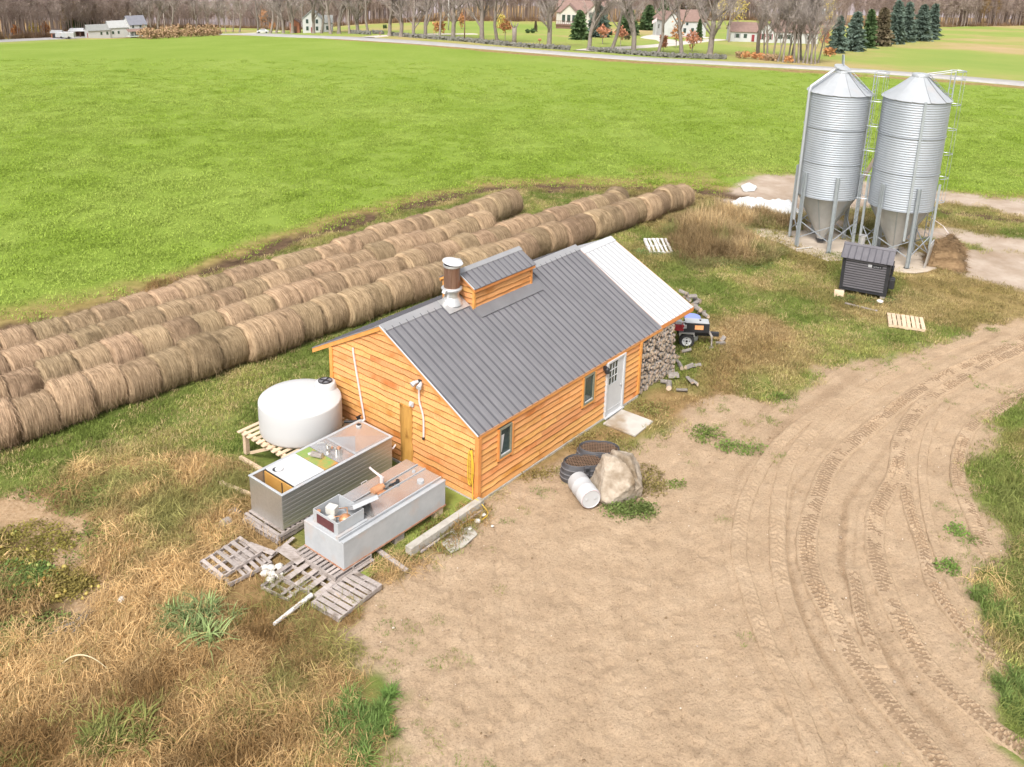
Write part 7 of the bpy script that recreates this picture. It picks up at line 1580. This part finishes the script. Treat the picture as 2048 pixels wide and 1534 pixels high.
# cream house with a brown deck
t, s_ = put_house('cream_house', 'cream house with a brown roof and a dark deck', 1112, 55, -8); wing(t, 0, 13, 0, 7.5, 4.4, 7.2, m_cream, m_brroof, 'x', chim=(9.5, 3.8, 7.8)); wing(t, 1.2, 6.2, -3.0, 0.2, 4.2, 6.6, m_cream, m_brroof, 'y'); wing(t, 8.5, 13, -1.6, .2, 4.6, 6.9, m_cream, m_brroof, 'y')
for xx in (2.3, 3.7, 5.1): win(t, (xx, -3.0, 2.9), .9, 2.0, 'y-')
for (xx, zz) in ((9.6, 1.6), (11.8, 1.6), (9.6, 4.0), (11.8, 4.0)): win(t, (xx, -1.6, zz), .9, 1.3, 'y-')
dk = bpy.data.objects.new('deck', None); COL.objects.link(dk); dk.parent = t
b_ = MB(); b_.box((3.7, -4.4, 1.3), (6.6, 2.8, .2)); b_.build('deck_floor', m_brownw, dk)
for k in range(12): b_ = MB(); b_.box((.5 + k * .58, -5.7, 1.9), (.1, .08, 1.1)); b_.build('baluster', m_brownw, dk)
b_ = MB(); b_.box((3.7, -5.7, 2.45), (6.6, .14, .1)); b_.build('deck_rail', m_brownw, dk); b_ = MB(); b_.box((3.7, -5.5, .55), (6.4, .1, 1.3)); b_.build('deck_skirt', m_brownw, dk)
# white garage house
t, s_ = put_house('white_garage_house', 'tall white house with a garage end, behind the flagpole', 1327, 73, 12); t.scale = (.66, .7, .82); wing(t, 0, 6.5, 0, 11, 4.6, 6.8, m_siding, m_brroof, 'y'); wing(t, 6.6, 16.5, .6, 9, 4.4, 7.2, m_siding, m_brroof, 'x', chim=(15.6, 1.6, 6.2))
for xx in (8.2, 11.2, 14.2): win(t, (xx, .6, 1.7), 1.1, 1.4, 'y-')
win(t, (9.0, .6, 3.6), .9, .8, 'y-'); win(t, (0, 5, 2.6), 1.0, 1.3, 'x-'); door(t, (3.2, 0, 1.3), 3.2, 2.4, 'y-', m_siding)
# ranch house
t, s_ = put_house('ranch_house', 'long low white ranch house with a brown roof', 1462, 83, -3); t.scale = (.62, .7, .72); wing(t, 0, 9.5, 1.5, 9.5, 3.0, 5.4, m_siding, m_brroof, 'x'); wing(t, 9.6, 15, -.6, 9, 3.4, 6.0, m_siding, m_brroof, 'y'); wing(t, 15.2, 31, 1, 9.5, 3.4, 6.4, m_siding, m_brroof, 'x', chim=(22, 5, 6.8))
win(t, (2.4, 1.5, 1.7), 1.2, 1.3, 'y-', m_dkroof); win(t, (5.2, 1.5, 1.7), 1.2, 1.3, 'y-'); win(t, (11.0, -.6, 1.9), .9, 1.7, 'y-', m_shut); win(t, (13.6, -.6, 1.9), .9, 1.7, 'y-', m_shut); door(t, (8.0, 1.5, 1.1), 1.0, 2.1, 'y-', m_shut)
for xx in (17.5, 20.5, 24, 28): win(t, (xx, 1, 1.9), 1.6, 1.3, 'y-')
# white car on the far drive
t, s_ = put_house('parked_car', 'white car parked at the road bend', 526, 66.5, 8, 'car')
b_ = MB(); prof = [(-2.2, .35), (-2.25, .75), (-1.5, .92), (-.8, 1.42), (.9, 1.45), (1.7, .98), (2.2, .85), (2.25, .35)]; n = len(prof); b_.add([(x, -.85 if z < 1.2 else -.68, z) for x, z in prof] + [(x, .85 if z < 1.2 else .68, z) for x, z in prof], [tuple(range(n)), tuple(range(n, 2 * n))[::-1]] + [(i2, n + i2, n + (i2 + 1) % n, (i2 + 1) % n) for i2 in range(n)]); b_.build('body', m_white, t, bevel=.06)
b_ = MB(); b_.box((.02, 0, 1.19), (1.9, 1.62, .32)); b_.build('window_band', m_glass, t)
for xx in (-1.4, 1.4):
    for yy in (-.85, .85): b_ = MB(); b_.tube([(xx, yy - .1, .33), (xx, yy + .1, .33)], .33, 14); b_.build('wheel', m_tyre, t)
t.scale = (.72, .72, .8)
# ---- poles, flag, small things by the road
m_pole = mat('weathered_pole', (.25, .215, .185), (.36, .32, .285), scale=3, rough=.9)
def upole(label, px_, py_, top, r_=.15, lean=0, arm=True, box=False, m_=None):
    h = rise(px_, py_, top); p = at(px_, py_); t = thing('utility_pole', label, 'pole', p); t.rotation_euler = (0, R(lean), 0)
    b = MB(); b.tube([(0, 0, -.2), (0, 0, h)], [r_, r_ * .7], 8); b.build('shaft', m_ or m_pole, t, smooth='all')
    if arm: b = MB(); b.box((0, 0, h - .5), (2.2, .12, .14)); b.build('cross_arm', m_pole, t)
    if box: b = MB(); b.lathe([(.28, 0), (.30, .06), (.30, .9), (.2, 1.0)], 12, (.35, -.2, h * .62)); b.build('transformer', m_galv_white, t, smooth=40)
upole('utility pole with a transformer behind the roadside thicket', 1620, 120, -30, .17, 6, True, True); upole('thin dark pole by the middle stone wall', 929, 83, 18, .12, 0, False, m_=m_brownw); upole('pale utility pole at the far left wood edge', 32, 74, 30, .16, -4, False); upole('pale utility pole in the brown brush', 331, 64, 27, .14, -2, False)
upole('left pale birch stem behind the middle trees', 897, 60, -20, .2, 0, False, m_=m_birch); upole('right pale birch stem behind the middle trees', 909, 62, 14, .16, 0, False, m_=m_birch)
h_ = rise(1311, 72, 35); t = thing('flagpole', 'white flagpole with a small flag before the garage house', 'flagpole', at(1311, 72)); b_ = MB(); b_.tube([(0, 0, 0), (0, 0, h_)], .07, 8); b_.build('pole', m_white, t)
m_flag = mat('red_white_flag', (.60, .30, .30), (.66, .60, .60), scale=1, stretch=(1, 1, 9), rough=.7); b_ = MB(); k = 8; b_.add([(-.15 * q, .06 * math.sin(q), h_ - .1 - zz * .75 - q * .10) for q in range(k) for zz in (0, 1)], [(2 * q, 2 * q + 1, 2 * q + 3, 2 * q + 2) for q in range(k - 1)]); b_.build('flag', m_flag, t)
p = at(1079, 93); t = thing('mailbox', 'small rusty roadside mailbox on a post by the stone wall', 'mailbox', p); b_ = MB(); b_.box((0, 0, .55), (.1, .1, 1.2)); b_.build('post', m_brownw, t); b_ = MB(); b_.tube([(-.3, 0, 1.25), (.3, 0, 1.25)], .2, 10); b_.build('box', m_redw, t)
p = at(760, 73); t = thing('road_marker', 'tiny dark marker post at the second driveway', 'post', p); b_ = MB(); b_.box((0, 0, .4), (.12, .12, .9)); b_.build('post', m_brownw, t); b_ = MB(); b_.box((0, -.08, .75), (.2, .03, .2)); b_.build('reflector', m_redw, t)

# ---- the woods: one mass of bare trees
def wood_variant(seed, h):
    g = np.random.default_rng(seed); b = MB(); r_ = random.Random(seed); b.tube([(0, 0, -.3), (r_.gauss(0, .2), r_.gauss(0, .2), h * .5), (r_.gauss(0, .4), r_.gauss(0, .4), h)], [.17, .11, .03], 4, False)
    ends = []
    for k in range(11):
        z = h * r_.uniform(.28, .95); a = r_.uniform(0, 6.28); L_ = (h - z * .7) * r_.uniform(.2, .4); e = (math.cos(a) * L_ * .55, math.sin(a) * L_ * .55, z + L_ * .85); b.tube([(0, 0, z), (e[0] * .5, e[1] * .5, z + L_ * .35), e], [.06, .04, .012], 3, False); ends += [((e[0] * q), (e[1] * q), z + L_ * .85 * q) for q in (.4, .7, 1)]
    ends = np.array(ends); n = 620; c = ends[g.integers(0, len(ends), n)] + g.normal(0, .35, (n, 3)); d_ = g.normal(size=(n, 3)) * [.7, .7, .4] + [0, 0, .8]; d_ /= np.linalg.norm(d_, axis=1)[:, None]; w_ = np.cross(d_, g.normal(size=(n, 3))); w_ /= np.linalg.norm(w_, axis=1)[:, None]; L_ = g.uniform(.5, 1.7, (n, 1))
    V_ = np.array([tuple(p) for p in b.v]); T = np.concatenate([c - w_ * .045, c + w_ * .045, c + d_ * L_]); k = np.arange(n) + len(V_)
    return np.concatenate([V_, T]), np.array(b.f), np.stack([k, k + n, k + 2 * n], 1)
lib('wood', [wood_variant(k, 13 + k) for k in range(5)])
lib('scrub', [blades(150, 1.2, .8, 2.4, .05, .5, 900 + k, 2, .35) for k in range(3)])
d_ = np.concatenate([[0], np.cumsum(np.hypot(*np.diff(WL, axis=0).T))]); n = 4600
s_ = nrng.uniform(0, d_[-1], n); wx = np.interp(s_, d_, WL[:, 0]); wy = np.interp(s_, d_, WL[:, 1]); dep = nrng.uniform(0, 1, n) ** 1.2 * 110; wy = wy + dep; wx = wx * (1 + dep / 300)
pts = np.stack([wx, wy, terrain(wx, wy) - .1], 1); sc_ = nrng.uniform(.7, 1.15, n) * np.where(wx < -60, .85, 1.0)
tin = mixc((.32, .248, .215), (.45, .362, .320), nrng.uniform(size=n)); ev = nrng.uniform(size=n) > .965; tin[ev] = (.30, .20, .09)
GAIN = 1.0
gn_scatter('woods', 'wood', pts, np.stack([0 * sc_, 0 * sc_, nrng.uniform(0, 6.28, n)], 1), np.stack([sc_, sc_, sc_], 1), tin, 'grey-brown leafless woods closing the view', 'woods')
n = 1500; s_ = nrng.uniform(0, d_[-1], n); wx = np.interp(s_, d_, WL[:, 0]) + nrng.normal(0, .5, n); wy = np.interp(s_, d_, WL[:, 1]) + nrng.uniform(-1, 9, n); sc_ = nrng.uniform(.5, 1.2, n)
gn_scatter('wood_edge_scrub', 'scrub', np.stack([wx, wy, terrain(wx, wy) - .1], 1), np.stack([0 * sc_, 0 * sc_, nrng.uniform(0, 6.28, n)], 1), np.stack([sc_, sc_, sc_], 1), mixc((.20, .12, .075), (.34, .23, .14), nrng.uniform(size=n)), 'rusty scrub along the edge of the woods', 'scrub')
# far wooded hill
b_ = MB(); n = 60; vs = []
for k in range(n + 1):
    x = -1300 + 2600 * k / n; hh = 62 + 26 * math.sin(k * .35) + 14 * math.sin(k * .9 + 1)
    for (y, z) in ((560, float(terrain(0, 560)) - 15), (640, -20), (800, hh * .55), (1000, hh), (1300, hh * .6)): vs.append((x, y + 20 * math.sin(k * .7), z))
b_.add(vs, [(k * 5 + j, (k + 1) * 5 + j, (k + 1) * 5 + j + 1, k * 5 + j + 1) for k in range(n) for j in range(4)])
o = b_.build('hills', mat('far_woods', (.19, .16, .165), (.28, .24, .245), scale=.12, rough=1, bump=1, bscale=.3), smooth='all'); o['kind'] = 'structure'
